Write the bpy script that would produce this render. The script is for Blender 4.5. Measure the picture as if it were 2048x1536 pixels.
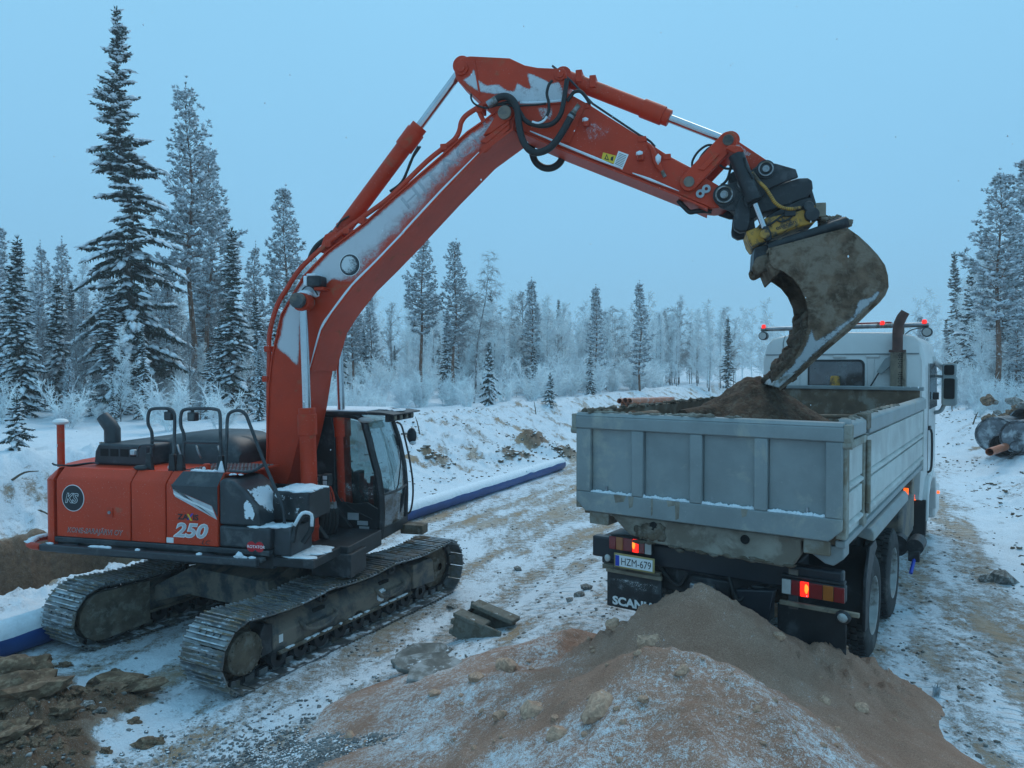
import bpy, bmesh, math, random
import numpy as np
from mathutils import Vector, Matrix, noise as mnoise

scene = bpy.context.scene
for o in list(bpy.data.objects):
    bpy.data.objects.remove(o, do_unlink=True)
R = math.radians
COL = scene.collection

# ------------------------------------------------------------------ camera
CAM_H = 3.53
PITCH = -math.atan(35 / 1460.0)
FPX = 1460.0
cam_d = bpy.data.cameras.new('camera')
cam_d.sensor_width = 36.0
cam_d.lens = 36.0 * FPX / 2048.0
cam_d.clip_start = 0.05
cam_d.clip_end = 3000
cam = bpy.data.objects.new('camera', cam_d)
COL.objects.link(cam)
cam.location = (0, 0, CAM_H)
cam.rotation_euler = (R(90) + PITCH, 0, 0)
scene.camera = cam

# ------------------------------------------------------------------ sky, overcast blue dusk
SUN_EL, SUN_ROT = R(50), R(200)
world = bpy.data.worlds.new('World')
scene.world = world
world.use_nodes = True
wn = world.node_tree.nodes
wl = world.node_tree.links
wn.clear()
w_out = wn.new('ShaderNodeOutputWorld')
w_bg = wn.new('ShaderNodeBackground')
w_bg.inputs['Strength'].default_value = 0.1
w_sky = wn.new('ShaderNodeTexSky')
w_sky.sky_type = 'NISHITA'
w_sky.sun_disc = False
w_sky.sun_elevation = SUN_EL
w_sky.sun_rotation = SUN_ROT
w_sky.air_density = 1.0
w_sky.dust_density = 0.3
w_sky.ozone_density = 4.0
# a closed, even cloud deck: nearly one blue-grey, a little deeper towards the horizon all round
w_tc = wn.new('ShaderNodeTexCoord')
w_sep = wn.new('ShaderNodeSeparateXYZ')
w_ramp = wn.new('ShaderNodeValToRGB')
w_ramp.color_ramp.elements[0].position = 0.0
w_ramp.color_ramp.elements[0].color = (0.250, 0.575, 0.870, 1)
w_ramp.color_ramp.elements[1].position = 0.55
w_ramp.color_ramp.elements[1].color = (0.310, 0.690, 1.0, 1)
w_noise = wn.new('ShaderNodeTexNoise')
w_noise.inputs['Scale'].default_value = 1.6
w_noise.inputs['Detail'].default_value = 3
w_mr = wn.new('ShaderNodeMapRange')
w_mr.inputs['From Min'].default_value = 0.3
w_mr.inputs['From Max'].default_value = 0.7
w_mr.inputs['To Min'].default_value = 9.7
w_mr.inputs['To Max'].default_value = 10.3
w_scale = wn.new('ShaderNodeVectorMath')
w_scale.operation = 'SCALE'
w_mix = wn.new('ShaderNodeMix')
w_mix.data_type = 'RGBA'
w_mix.inputs['Factor'].default_value = 0.93
wl.new(w_tc.outputs['Generated'], w_sep.inputs[0])
wl.new(w_sep.outputs['Z'], w_ramp.inputs['Fac'])
wl.new(w_tc.outputs['Generated'], w_noise.inputs['Vector'])
wl.new(w_noise.outputs['Fac'], w_mr.inputs['Value'])
wl.new(w_ramp.outputs['Color'], w_scale.inputs[0])
wl.new(w_mr.outputs['Result'], w_scale.inputs['Scale'])
wl.new(w_sky.outputs['Color'], w_mix.inputs['A'])
wl.new(w_scale.outputs['Vector'], w_mix.inputs['B'])
wl.new(w_mix.outputs['Result'], w_bg.inputs['Color'])
wl.new(w_bg.outputs['Background'], w_out.inputs['Surface'])

sun_d = bpy.data.lights.new('sun', 'SUN')
sun_d.energy = 1.2
sun_d.angle = R(40)
sun_d.color = (1.0, 0.90, 0.78)
sun = bpy.data.objects.new('sun', sun_d)
COL.objects.link(sun)
sun.rotation_euler = (R(90) - SUN_EL, 0, R(180) - SUN_ROT + R(180))
scene.view_settings.view_transform = 'Standard'
scene.view_settings.look = 'None'
scene.view_settings.exposure = 0.0
scene.view_settings.gamma = 1.0
scene.view_settings.use_curve_mapping = False
scene.render.resolution_x = 1024
scene.render.resolution_y = 768
scene.render.engine = 'CYCLES'
HAZE = 0.0020          # density of the thin snowy air, built at the end

# ------------------------------------------------------------------ frames: turn photo measurements into metres on real planes
def ray(x, y):
    u = (x - 1024) / FPX
    v = -(y - 768) / FPX
    c, s = math.cos(PITCH), math.sin(PITCH)
    return np.array([u, c - v * s, s + v * c])
CAM = np.array([0, 0, CAM_H])
class Frame:
    def __init__(s, o, yaw):
        s.o = np.array(o, float)
        s.yaw = R(yaw)
        s.f = np.array([math.cos(s.yaw), math.sin(s.yaw), 0])
        s.l = np.array([-math.sin(s.yaw), math.cos(s.yaw), 0])
    def w(s, x, y, z):
        return s.o + s.f * x + s.l * y + np.array([0, 0, z])
    def aty(s, px, py, y):
        d = ray(px, py)
        t = np.dot(s.o + s.l * y - CAM, s.l) / np.dot(d, s.l)
        p = CAM + d * t - s.o
        return float(p @ s.f), float(p[2])
    def atx(s, px, py, x):
        d = ray(px, py)
        t = np.dot(s.o + s.f * x - CAM, s.f) / np.dot(d, s.f)
        p = CAM + d * t - s.o
        return float(p @ s.l), float(p[2])
TF = Frame((-3.31, 10.26, 0.0), 61.5)     # excavator tracks
UF = Frame((-3.31, 10.26, 0.0), -14.0)    # excavator upper works
DF = Frame((2.795, 6.109, 0.48), 90 - 34.85)   # truck, origin right rear corner of the box on the ground

# ------------------------------------------------------------------ mesh builder
class MB:
    def __init__(s):
        s.v = []; s.f = []; s.mi = []
    def add(s, vs, fs, mi=0):
        b = len(s.v)
        s.v += [tuple(float(c) for c in p) for p in vs]
        for f in fs:
            s.f.append(tuple(i + b for i in f)); s.mi.append(mi)
        return s
    def box(s, x0, x1, y0, y1, z0, z1, mi=0):
        return s.add([(x0,y0,z0),(x1,y0,z0),(x1,y1,z0),(x0,y1,z0),(x0,y0,z1),(x1,y0,z1),(x1,y1,z1),(x0,y1,z1)],
              [(0,3,2,1),(4,5,6,7),(0,1,5,4),(1,2,6,5),(2,3,7,6),(3,0,4,7)], mi)
    def prism(s, poly, a0, a1, axis='y', mi=0, off=None):
        # poly lies in the two other axes; extruded along axis from a0 to a1
        n = len(poly)
        def P(p, a):
            if axis == 'y': return (p[0], a, p[1])
            if axis == 'x': return (a, p[0], p[1])
            return (p[0], p[1], a)
        vs = [P(p, a0) for p in poly] + [P(p, a1) for p in poly]
        area = sum(poly[i][0]*poly[(i+1)%n][1]-poly[(i+1)%n][0]*poly[i][1] for i in range(n))
        fs = [tuple(range(n)), tuple(range(2*n-1, n-1, -1))] + [(i, i+n, (i+1)%n+n, (i+1)%n) for i in range(n)]
        flip = (area > 0) != (a1 > a0)
        if axis == 'y': flip = not flip
        if not flip:
            fs = [tuple(reversed(f)) for f in fs]
        return s.add(vs, fs, mi)
    def cyl(s, p0, p1, r0, r1=None, n=16, cap=True, mi=0):
        if r1 is None: r1 = r0
        return s.tube([p0, p1], [r0, r1], n, cap, mi)
    def tube(s, pts, r, n=8, cap=True, mi=0, smooth=0, flat=1.0):
        pts = [np.array(p, float) for p in pts]
        if smooth:
            pts, r = catmull(pts, r, smooth)
        m = len(pts)
        rs = [r]*m if np.isscalar(r) else list(r)
        vs = []; up = None
        for i in range(m):
            a = pts[max(i-1,0)]; b = pts[min(i+1,m-1)]
            t = b-a; t = t/(np.linalg.norm(t)+1e-9)
            if up is None:
                up = np.array([0,0,1.]) if abs(t[2]) < .9 else np.array([1.,0,0])
            sd = np.cross(t, up); sd /= np.linalg.norm(sd)+1e-9
            up2 = np.cross(sd, t); up = up2
            for k in range(n):
                a_ = 2*math.pi*k/n
                vs.append(pts[i]+rs[i]*(math.cos(a_)*sd+flat*math.sin(a_)*up2))
        fs = []
        for i in range(m-1):
            for k in range(n):
                k2 = (k+1)%n
                fs.append((i*n+k, i*n+k2, (i+1)*n+k2, (i+1)*n+k))
        if cap:
            fs.append(tuple(range(n-1,-1,-1))); fs.append(tuple((m-1)*n+k for k in range(n)))
        return s.add(vs, fs, mi)
    def lathe(s, prof, c, axis='y', n=24, mi=0):
        # prof: (radius, along-axis)
        vs = []; m = len(prof)
        for rr, a in prof:
            for k in range(n):
                t = 2*math.pi*k/n
                u, w = rr*math.cos(t), rr*math.sin(t)
                if axis == 'y': vs.append((c[0]+u, c[1]+a, c[2]+w))
                elif axis == 'z': vs.append((c[0]+u, c[1]+w, c[2]+a))
                else: vs.append((c[0]+a, c[1]+u, c[2]+w))
        fs = []
        for i in range(m-1):
            for k in range(n):
                k2 = (k+1)%n
                fs.append((i*n+k, i*n+k2, (i+1)*n+k2, (i+1)*n+k))
        return s.add(vs, fs, mi)
    def lump(s, c, r, sub=1, seed=0, amp=.25, mi=0, rot=0):
        # a noisy ellipsoid
        bm = bmesh.new(); bmesh.ops.create_icosphere(bm, subdivisions=sub, radius=1)
        vs = []
        ca, sa = math.cos(rot), math.sin(rot)
        for v in bm.verts:
            k = 1+amp*mnoise.noise(v.co*1.4+Vector((seed*3.7, seed*1.3, 0)))*1.6+amp*.5*mnoise.noise(v.co*3.3+Vector((seed, 7, 3)))
            x, y, z = v.co.x*k*r[0], v.co.y*k*r[1], v.co.z*k*r[2]
            vs.append((c[0]+x*ca-y*sa, c[1]+x*sa+y*ca, c[2]+z))
        fs = [tuple(v.index for v in f.verts) for f in bm.faces]
        bm.free()
        return s.add(vs, fs, mi)
    def mesh(s, name, mats, smooth=40):
        me = bpy.data.meshes.new(name)
        me.from_pydata(s.v, [], s.f)
        if not isinstance(mats, (list, tuple)): mats = [mats]
        for m in mats: me.materials.append(m)
        if len(mats) > 1:
            me.polygons.foreach_set('material_index', s.mi)
        if smooth:
            me.polygons.foreach_set('use_smooth', [True]*len(me.polygons))
            if smooth < 180:
                me.set_sharp_from_angle(angle=R(smooth))
        me.update()
        return me
    def build(s, name, mats, parent=None, smooth=40, bevel=0, seg=2, loc=None, rz=None, fix=True):
        me = s.mesh(name, mats, smooth)
        if fix:
            bm = bmesh.new(); bm.from_mesh(me)
            bmesh.ops.recalc_face_normals(bm, faces=bm.faces)
            bm.to_mesh(me); bm.free()
            if smooth and smooth < 180: me.set_sharp_from_angle(angle=R(smooth))
        o = bpy.data.objects.new(name, me)
        COL.objects.link(o)
        if parent is not None: o.parent = parent
        if name.split('_')[-1] in ('snow', 'earth', 'mud', 'streak', 'opening', 'cleats') or name in ('wheel_nuts',): o['kind'] = 'stuff'
        if loc is not None: o.location = loc
        if rz is not None: o.rotation_euler = (0, 0, rz)
        if bevel:
            b = o.modifiers.new('bevel', 'BEVEL'); b.width = bevel; b.segments = seg
            b.limit_method = 'ANGLE'; b.angle_limit = R(40); b.harden_normals = False
        return o

def catmull(pts, r, k):
    m = len(pts)
    rs = [r]*m if np.isscalar(r) else list(r)
    P = [2*pts[0]-pts[1]]+list(pts)+[2*pts[-1]-pts[-2]]
    out = []; ro = []
    for i in range(1, m):
        p0, p1, p2, p3 = P[i-1], P[i], P[i+1], P[i+2]
        for j in range(k):
            t = j/k
            out.append(.5*((2*p1)+(-p0+p2)*t+(2*p0-5*p1+4*p2-p3)*t*t+(-p0+3*p1-3*p2+p3)*t**3))
            ro.append(rs[i-1]*(1-t)+rs[i]*t)
    out.append(pts[-1]); ro.append(rs[-1])
    return out, ro

def tag(o, label=None, cat=None, group=None, kind=None):
    if label: o['label'] = label
    if cat: o['category'] = cat
    if group: o['group'] = group
    if kind: o['kind'] = kind
    return o
def thing(name, label, cat, loc=(0,0,0), rz=0, group=None):
    o = bpy.data.objects.new(name, None)
    o.empty_display_size = .2
    COL.objects.link(o)
    o.location = loc; o.rotation_euler = (0,0,rz)
    return tag(o, label, cat, group)

# ------------------------------------------------------------------ materials
MATS = {}
def newmat(name):
    m = bpy.data.materials.new(name); m.use_nodes = True
    nt = m.node_tree
    for n in list(nt.nodes): nt.nodes.remove(n)
    out = nt.nodes.new('ShaderNodeOutputMaterial')
    return m, nt, out
def N(nt, kind, **kw):
    n = nt.nodes.new(kind)
    for k, v in kw.items():
        if k.startswith('i_'):
            n.inputs[k[2:].replace('_', ' ')].default_value = v
        else:
            setattr(n, k, v)
    return n
def mixc(nt, fac, a, b, blend='MIX'):
    m = nt.nodes.new('ShaderNodeMix'); m.data_type = 'RGBA'; m.blend_type = blend
    for s, v in (('Factor', fac), ('A', a), ('B', b)):
        i = [q for q in m.inputs if q.name == s and (q.type == 'RGBA' if s != 'Factor' else q.type == 'VALUE')][0]
        if isinstance(v, bpy.types.NodeSocket): nt.links.new(v, i)
        else: i.default_value = v if s == 'Factor' else (*v, 1)
    return [q for q in m.outputs if q.type == 'RGBA'][0]
def noise_n(nt, scale, detail=4, rough=.55, vec=None, dist=0.0):
    n = N(nt, 'ShaderNodeTexNoise')
    n.inputs['Scale'].default_value = scale; n.inputs['Detail'].default_value = detail
    n.inputs['Roughness'].default_value = rough; n.inputs['Distortion'].default_value = dist
    if vec is not None: nt.links.new(vec, n.inputs['Vector'])
    return n.outputs['Fac']
def mapr(nt, val, a, b, c=0., d=1., smooth=True):
    n = N(nt, 'ShaderNodeMapRange')
    if smooth: n.interpolation_type = 'SMOOTHSTEP'
    nt.links.new(val, n.inputs['Value'])
    n.inputs['From Min'].default_value = a; n.inputs['From Max'].default_value = b
    n.inputs['To Min'].default_value = c; n.inputs['To Max'].default_value = d
    return n.outputs['Result']
def math_n(nt, op, a, b=None):
    n = N(nt, 'ShaderNodeMath', operation=op)
    for i, v in enumerate((a, b)):
        if v is None: continue
        if isinstance(v, bpy.types.NodeSocket): nt.links.new(v, n.inputs[i])
        else: n.inputs[i].default_value = v
    return n.outputs[0]
SNOW = (.75, .81, .86)
def mat(name, col, rough=.5, metal=0., var=.15, vscale=6, dirt=None, damt=.5, dscale=4, snow=None, bump=0., bscale=60, spec=.5,
        coat=0., emit=None, estr=0., rnd=False, speck=None):
    """paint-like surface: base colour with soft variation, dirt patches, lying snow on upward faces"""
    if name in MATS: return MATS[name]
    m, nt, out = newmat(name)
    p = N(nt, 'ShaderNodeBsdfPrincipled')
    nt.links.new(p.outputs[0], out.inputs[0])
    tc = N(nt, 'ShaderNodeTexCoord')
    vec = tc.outputs['Object']
    if rnd:
        oi = N(nt, 'ShaderNodeObjectInfo')
        ad = N(nt, 'ShaderNodeVectorMath', operation='ADD')
        sc = N(nt, 'ShaderNodeVectorMath', operation='SCALE'); sc.inputs['Scale'].default_value = 37.0
        cb = N(nt, 'ShaderNodeCombineXYZ')
        nt.links.new(oi.outputs['Random'], cb.inputs[0]); nt.links.new(oi.outputs['Random'], cb.inputs[1])
        nt.links.new(cb.outputs[0], sc.inputs[0]); nt.links.new(sc.outputs[0], ad.inputs[1]); nt.links.new(vec, ad.inputs[0])
        vec = ad.outputs[0]
    c1 = tuple(min(1, c*(1+var)) for c in col); c2 = tuple(c*(1-var) for c in col)
    nz = noise_n(nt, vscale, 5, .6, vec)
    c = mixc(nt, mapr(nt, nz, .3, .7), c2, c1)
    rsock = None
    if dirt is not None:
        dn = noise_n(nt, dscale, 7, .68, vec, .3)
        f = mapr(nt, dn, .62-damt*.4, .74-damt*.3)
        c = mixc(nt, f, c, dirt)
        rsock = mapr(nt, f, 0, 1, rough, max(rough, .85))
    if speck is not None:
        sn = noise_n(nt, 90, 2, .5, vec)
        c = mixc(nt, mapr(nt, sn, .70, .74), c, speck)
    if snow is not None:
        ge = N(nt, 'ShaderNodeNewGeometry')
        sp = N(nt, 'ShaderNodeSeparateXYZ'); nt.links.new(ge.outputs['Normal'], sp.inputs[0])
        s1 = noise_n(nt, 5, 6, .7, vec)
        q = math_n(nt, 'ADD', math_n(nt, 'MULTIPLY', sp.outputs[2], 1.0), math_n(nt, 'MULTIPLY', math_n(nt, 'SUBTRACT', s1, .5), 1.6))
        f = mapr(nt, q, 1.25-snow, 1.4-snow)
        c = mixc(nt, f, c, SNOW)
        rs2 = mapr(nt, f, 0, 1, rough, .9)
        if rsock is None: rsock = rs2
        else: rsock = math_n(nt, 'MAXIMUM', rsock, rs2)
    nt.links.new(c, p.inputs['Base Color'])
    p.inputs['Roughness'].default_value = rough
    if rsock is not None: nt.links.new(rsock, p.inputs['Roughness'])
    p.inputs['Metallic'].default_value = metal
    p.inputs['Specular IOR Level'].default_value = spec
    p.inputs['Coat Weight'].default_value = coat
    if emit is not None:
        p.inputs['Emission Color'].default_value = (*emit, 1); p.inputs['Emission Strength'].default_value = estr
    if bump:
        b = N(nt, 'ShaderNodeBump'); b.inputs['Strength'].default_value = 1.0; b.inputs['Distance'].default_value = bump
        nt.links.new(noise_n(nt, bscale, 5, .65, vec), b.inputs['Height'])
        nt.links.new(b.outputs[0], p.inputs['Normal'])
    MATS[name] = m
    return m

MUD = (.19, .13, .085)
M_ORANGE = mat('orange_paint', (.50, .042, .013), .48, spec=.28, var=.12, vscale=2, dirt=(.36, .10, .05), damt=.10, dscale=3, speck=(.62, .45, .40))
M_ORANGE_CLEAN = mat('orange_machine_panel', (.57, .047, .013), .42, spec=.28, var=.08, vscale=1.5, dirt=(.33, .13, .08), damt=.1, dscale=2, speck=(.6, .4, .34))
M_DGREY = mat('dark_grey_plastic', (.030, .038, .046), .45, var=.25, vscale=4, dirt=(.10, .11, .115), damt=.22, dscale=3)
M_DGREY_SNOW = mat('dark_grey_snowy', (.030, .038, .046), .5, var=.25, vscale=4, dirt=(.10, .11, .115), damt=.25, dscale=3, snow=.42)
M_BLACK = mat('black_metal', (.014, .017, .021), .5, var=.3, vscale=5, dirt=(.07, .075, .08), damt=.25, dscale=5)
M_RUBBER = mat('black_hose_rubber', (.012, .014, .016), .55, var=.2, vscale=8)
M_FRAME = mat('muddy_track_frame', (.05, .058, .064), .6, var=.3, vscale=3, dirt=(.21, .175, .14), damt=.55, dscale=2.6, bump=.004, bscale=40)
M_MUDDARK = mat('caked_mud', (.11, .085, .06), .95, var=.4, vscale=5, dirt=(.2, .18, .15), damt=.35, dscale=6, bump=.012, bscale=25)
M_SHOE = mat('track_shoe_steel', (.20, .215, .225), .38, metal=.6, var=.4, vscale=5, dirt=(.24, .215, .18), damt=.42, dscale=3.2, rnd=True, bump=.003, bscale=50, snow=.26)
M_STEEL = mat('worn_steel', (.30, .32, .34), .4, metal=.8, var=.25, vscale=8, dirt=(.2, .17, .13), damt=.3)
M_CHROME = mat('chrome_rod', (.50, .53, .56), .16, metal=1., var=.05)
M_SNOW = mat('snow_clump', SNOW, .85, var=.06, vscale=10, bump=.01, bscale=30, spec=.2)
M_SILVER = mat('silver_stripe', (.50, .53, .56), .35, metal=.3, var=.1)
M_WHITE = mat('white_print', (.75, .77, .78), .5, var=.04)
M_BLKPRINT = mat('black_print', (.012, .013, .016), .5, var=.1)
M_NAVY = mat('navy_badge', (.012, .018, .026), .4, var=.1)
M_YELLOW = mat('yellow_paint', (.50, .25, .028), .5, var=.2, vscale=5, dirt=(.07, .06, .05), damt=.42, dscale=7)
M_RED = mat('red_sticker', (.55, .015, .025), .5, var=.05)
M_WARN = mat('yellow_sticker', (.75, .50, .03), .5, var=.05)
M_BUCKET = mat('muddy_bucket_plate', (.145, .098, .068), .95, var=.5, vscale=5, dirt=(.24, .185, .14), damt=.45, dscale=4.5, bump=.05, bscale=11, spec=.1)
M_BUCKET_BARE = mat('scraped_bucket_steel', (.34, .36, .37), .5, metal=.35, var=.25, vscale=6, dirt=(.17, .145, .11), damt=.32, dscale=4, bump=.004)
M_SOIL = mat('brown_soil', (.085, .048, .029), 1., var=.4, vscale=9, dirt=(.13, .10, .07), damt=.35, dscale=12, bump=.03, bscale=22)
M_TGREY = mat('grey_truck_paint', (.22, .255, .262), .45, var=.12, vscale=2.2, dirt=(.34, .35, .32), damt=.22, dscale=2.0, speck=(.36, .38, .38))
M_TGREY_DIRTY = mat('dirty_grey_truck_paint', (.28, .285, .25), .7, var=.2, vscale=3, dirt=(.20, .165, .12), damt=.5, dscale=4, bump=.003)
M_TSIDE = mat('salt_and_painted_sheen_side', (.42, .44, .42), .4, var=.2, vscale=2, dirt=(.58, .60, .58), damt=.4, dscale=1.4)  # road salt, with the reflection at a grazing angle also lightening the base colour
M_BOXIN = mat('scuffed_box_inside', (.15, .105, .07), .85, var=.3, vscale=3, dirt=(.26, .24, .2), damt=.3, dscale=3, bump=.006, bscale=20)
M_TWHITE = mat('white_cab_paint', (.60, .61, .60), .35, var=.04, vscale=2, dirt=(.55, .56, .55), damt=.25, dscale=2, coat=.2)
M_TYRE = mat('tyre_rubber', (.020, .022, .024), .8, var=.3, vscale=5, dirt=(.09, .088, .085), damt=.35, dscale=4, bump=.004)
M_RIM = mat('grey_rim', (.36, .38, .38), .5, metal=.2, var=.15, vscale=4, dirt=(.2, .19, .17), damt=.35)
M_RUST = mat('rusty_exhaust', (.095, .045, .035), .75, var=.3, vscale=6)
M_GUARD = mat('tan_exhaust_guard', (.20, .165, .12), .6, var=.2, dirt=(.1, .08, .06), damt=.3)
M_BEAM = mat('muddy_under_beam', (.27, .255, .215), .8, var=.2, vscale=3, dirt=(.17, .145, .115), damt=.5, dscale=3.2, bump=.006, bscale=30)
M_LRED = mat('dark_red_lens', (.20, .006, .010), .2, var=.1, coat=.5)
M_LAMB = mat('amber_lens', (.36, .10, .012), .2, var=.1, coat=.5)
M_LCLR = mat('clear_lens', (.42, .43, .42), .25, var=.1, coat=.5)
M_LIT = mat('lit_red_lens', (.6, .02, .01), .3, emit=(1., .016, .006), estr=1.5)
M_LIT2 = mat('lit_amber_core', (.6, .2, .01), .3, emit=(1., .26, .03), estr=1.6)
M_BEACON = mat('lit_red_beacon', (.6, .03, .02), .3, emit=(1., .02, .012), estr=1.1)
M_MARK = mat('lit_orange_marker', (.6, .12, .01), .3, emit=(1., .12, .012), estr=1.6)
M_EU = mat('blue_plate_strip', (.01, .05, .45), .4, var=.05)
M_PLATEFRAME = mat('yellow_plate_frame', (.38, .30, .12), .5, var=.1, dirt=(.2, .17, .1), damt=.3)
M_BLUEPIPE = mat('blue_pipe_plastic', (.010, .055, .21), .4, var=.12, vscale=3, snow=.74)
M_OPIPE = mat('orange_brown_pipe', (.42, .13, .06), .45, var=.15, vscale=4, dirt=(.5, .45, .42), damt=.2)
M_BPIPE = mat('black_plastic_pipe', (.025, .028, .034), .5, var=.25, vscale=6, dirt=(.25, .28, .31), damt=.4, dscale=3, snow=.12)
M_HOLE = mat('dark_opening', (.008, .008, .009), .9, var=.1)
M_BLOCK = mat('muddy_grey_block', (.16, .155, .13), .85, var=.3, vscale=4, dirt=(.10, .085, .06), damt=.4, dscale=4, bump=.008, bscale=25, snow=.1)
M_WOOD = mat('grey_stick', (.10, .075, .05), .9, var=.3, vscale=12, snow=.35)
M_CABIN = mat('cab_interior', (.022, .024, .028), .7, var=.3)
M_HIVIS = mat('yellow_green_cloth', (.35, .45, .05), .8, var=.1)

def glass(name, tint=(.55, .62, .66), fac_gloss=.12, rough=.03, haze=.0):
    m, nt, out = newmat(name)
    t = N(nt, 'ShaderNodeBsdfTransparent'); t.inputs[0].default_value = (*tint, 1)
    g = N(nt, 'ShaderNodeBsdfGlossy'); g.inputs['Roughness'].default_value = rough; g.inputs[0].default_value = (.9, .95, 1, 1)
    d = N(nt, 'ShaderNodeBsdfDiffuse'); d.inputs[0].default_value = (.30, .32, .33, 1)
    lw = N(nt, 'ShaderNodeLayerWeight'); lw.inputs['Blend'].default_value = .35
    f = mapr(nt, lw.outputs['Facing'], 0, 1, fac_gloss, .42, False)
    mx = N(nt, 'ShaderNodeMixShader'); nt.links.new(f, mx.inputs[0]); nt.links.new(t.outputs[0], mx.inputs[1]); nt.links.new(g.outputs[0], mx.inputs[2])
    tc = N(nt, 'ShaderNodeTexCoord')
    hz = mapr(nt, noise_n(nt, 3, 5, .65, tc.outputs['Object']), .35, .75, 0, haze)
    m2 = N(nt, 'ShaderNodeMixShader'); nt.links.new(hz, m2.inputs[0]); nt.links.new(mx.outputs[0], m2.inputs[1]); nt.links.new(d.outputs[0], m2.inputs[2])
    nt.links.new(m2.outputs[0], out.inputs[0])
    return m
M_GLASS = glass('cab_glass', (.46, .57, .58), .08, .03, .14)
M_GLASS_DK = glass('smoked_rear_window', (.10, .13, .16), .10, .08, .35)

def film_mat(name, col, scale=70, soft=.12, opac=1.):
    """rime / dusted snow: opaque where the point attribute 'cover' beats a fine grain, clear elsewhere"""
    m, nt, out = newmat(name)
    a = N(nt, 'ShaderNodeAttribute'); a.attribute_name = 'cover'
    tc = N(nt, 'ShaderNodeTexCoord')
    n1 = noise_n(nt, scale, 3, .7, tc.outputs['Object'])
    n2 = noise_n(nt, 5, 5, .65, tc.outputs['Object'])
    n3 = noise_n(nt, 17, 3, .6, tc.outputs['Object'])
    s = math_n(nt, 'ADD', a.outputs['Fac'], math_n(nt, 'ADD', math_n(nt, 'MULTIPLY', math_n(nt, 'SUBTRACT', n1, .5), .9), math_n(nt, 'ADD', math_n(nt, 'MULTIPLY', math_n(nt, 'SUBTRACT', n2, .5), .8), math_n(nt, 'MULTIPLY', math_n(nt, 'SUBTRACT', n3, .5), .5))))
    f = mapr(nt, s, .5-soft, .5+soft, 0, opac)
    p = N(nt, 'ShaderNodeBsdfDiffuse'); p.inputs[0].default_value = (*col, 1)
    t = N(nt, 'ShaderNodeBsdfTransparent')
    mx = N(nt, 'ShaderNodeMixShader'); nt.links.new(f, mx.inputs[0]); nt.links.new(t.outputs[0], mx.inputs[1]); nt.links.new(p.outputs[0], mx.inputs[2])
    nt.links.new(mx.outputs[0], out.inputs[0])
    return m
M_FILM = film_mat('rime_film', (.60, .64, .67), 90, .3, .93)
M_FILM_SOFT = film_mat('boom_dusting', (.62, .65, .68), 110, .45, .90)
M_FILM_FINE = film_mat('dusting_film', (.62, .66, .68), 120, .2)
M_FILM_SNOW = film_mat('stuck_snow', (.75, .81, .86), 30, .08)

def in_poly(x, y, poly):
    c = False; j = len(poly)-1
    for i in range(len(poly)):
        xi, yi = poly[i]; xj, yj = poly[j]
        if (yi > y) != (yj > y) and x < (xj-xi)*(y-yi)/(yj-yi)+xi: c = not c
        j = i
    return c
def edge_dist(x, y, poly):
    best = 9e9
    for i in range(len(poly)):
        ax, ay = poly[i]; bx, by = poly[(i+1)%len(poly)]
        dx, dy = bx-ax, by-ay
        t = max(0, min(1, ((x-ax)*dx+(y-ay)*dy)/(dx*dx+dy*dy+1e-12)))
        best = min(best, math.hypot(x-ax-t*dx, y-ay-t*dy))
    return best
def film(name, poly, put, step, cover, m, parent, rz=None):
    """grid sheet inside poly (2D), placed by put(a,b)->xyz, cover(a,b)->0..1"""
    xs = [p[0] for p in poly]; ys = [p[1] for p in poly]
    nx = int((max(xs)-min(xs))/step)+2; ny = int((max(ys)-min(ys))/step)+2
    idx = {}; vs = []; cv = []; fs = []
    def vid(i, j):
        if (i, j) not in idx:
            a = min(xs)+i*step; b = min(ys)+j*step
            idx[(i, j)] = len(vs); vs.append(tuple(put(a, b)))
            inside = in_poly(a, b, poly)
            d = edge_dist(a, b, poly)
            e = min(1, d/(1.5*step)) if inside else 0
            cv.append(cover(a, b)*e - (0 if inside else .6))
        return idx[(i, j)]
    for i in range(nx):
        for j in range(ny):
            a = min(xs)+(i+.5)*step; b = min(ys)+(j+.5)*step
            if in_poly(a, b, poly):
                fs.append((vid(i, j), vid(i+1, j), vid(i+1, j+1), vid(i, j+1)))
    me = bpy.data.meshes.new(name); me.from_pydata(vs, [], fs); me.materials.append(m)
    at = me.attributes.new('cover', 'FLOAT', 'POINT'); at.data.foreach_set('value', cv)
    o = bpy.data.objects.new(name, me); COL.objects.link(o)
    o.parent = parent
    if rz is not None: o.rotation_euler = (0, 0, rz)
    return o

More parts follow.
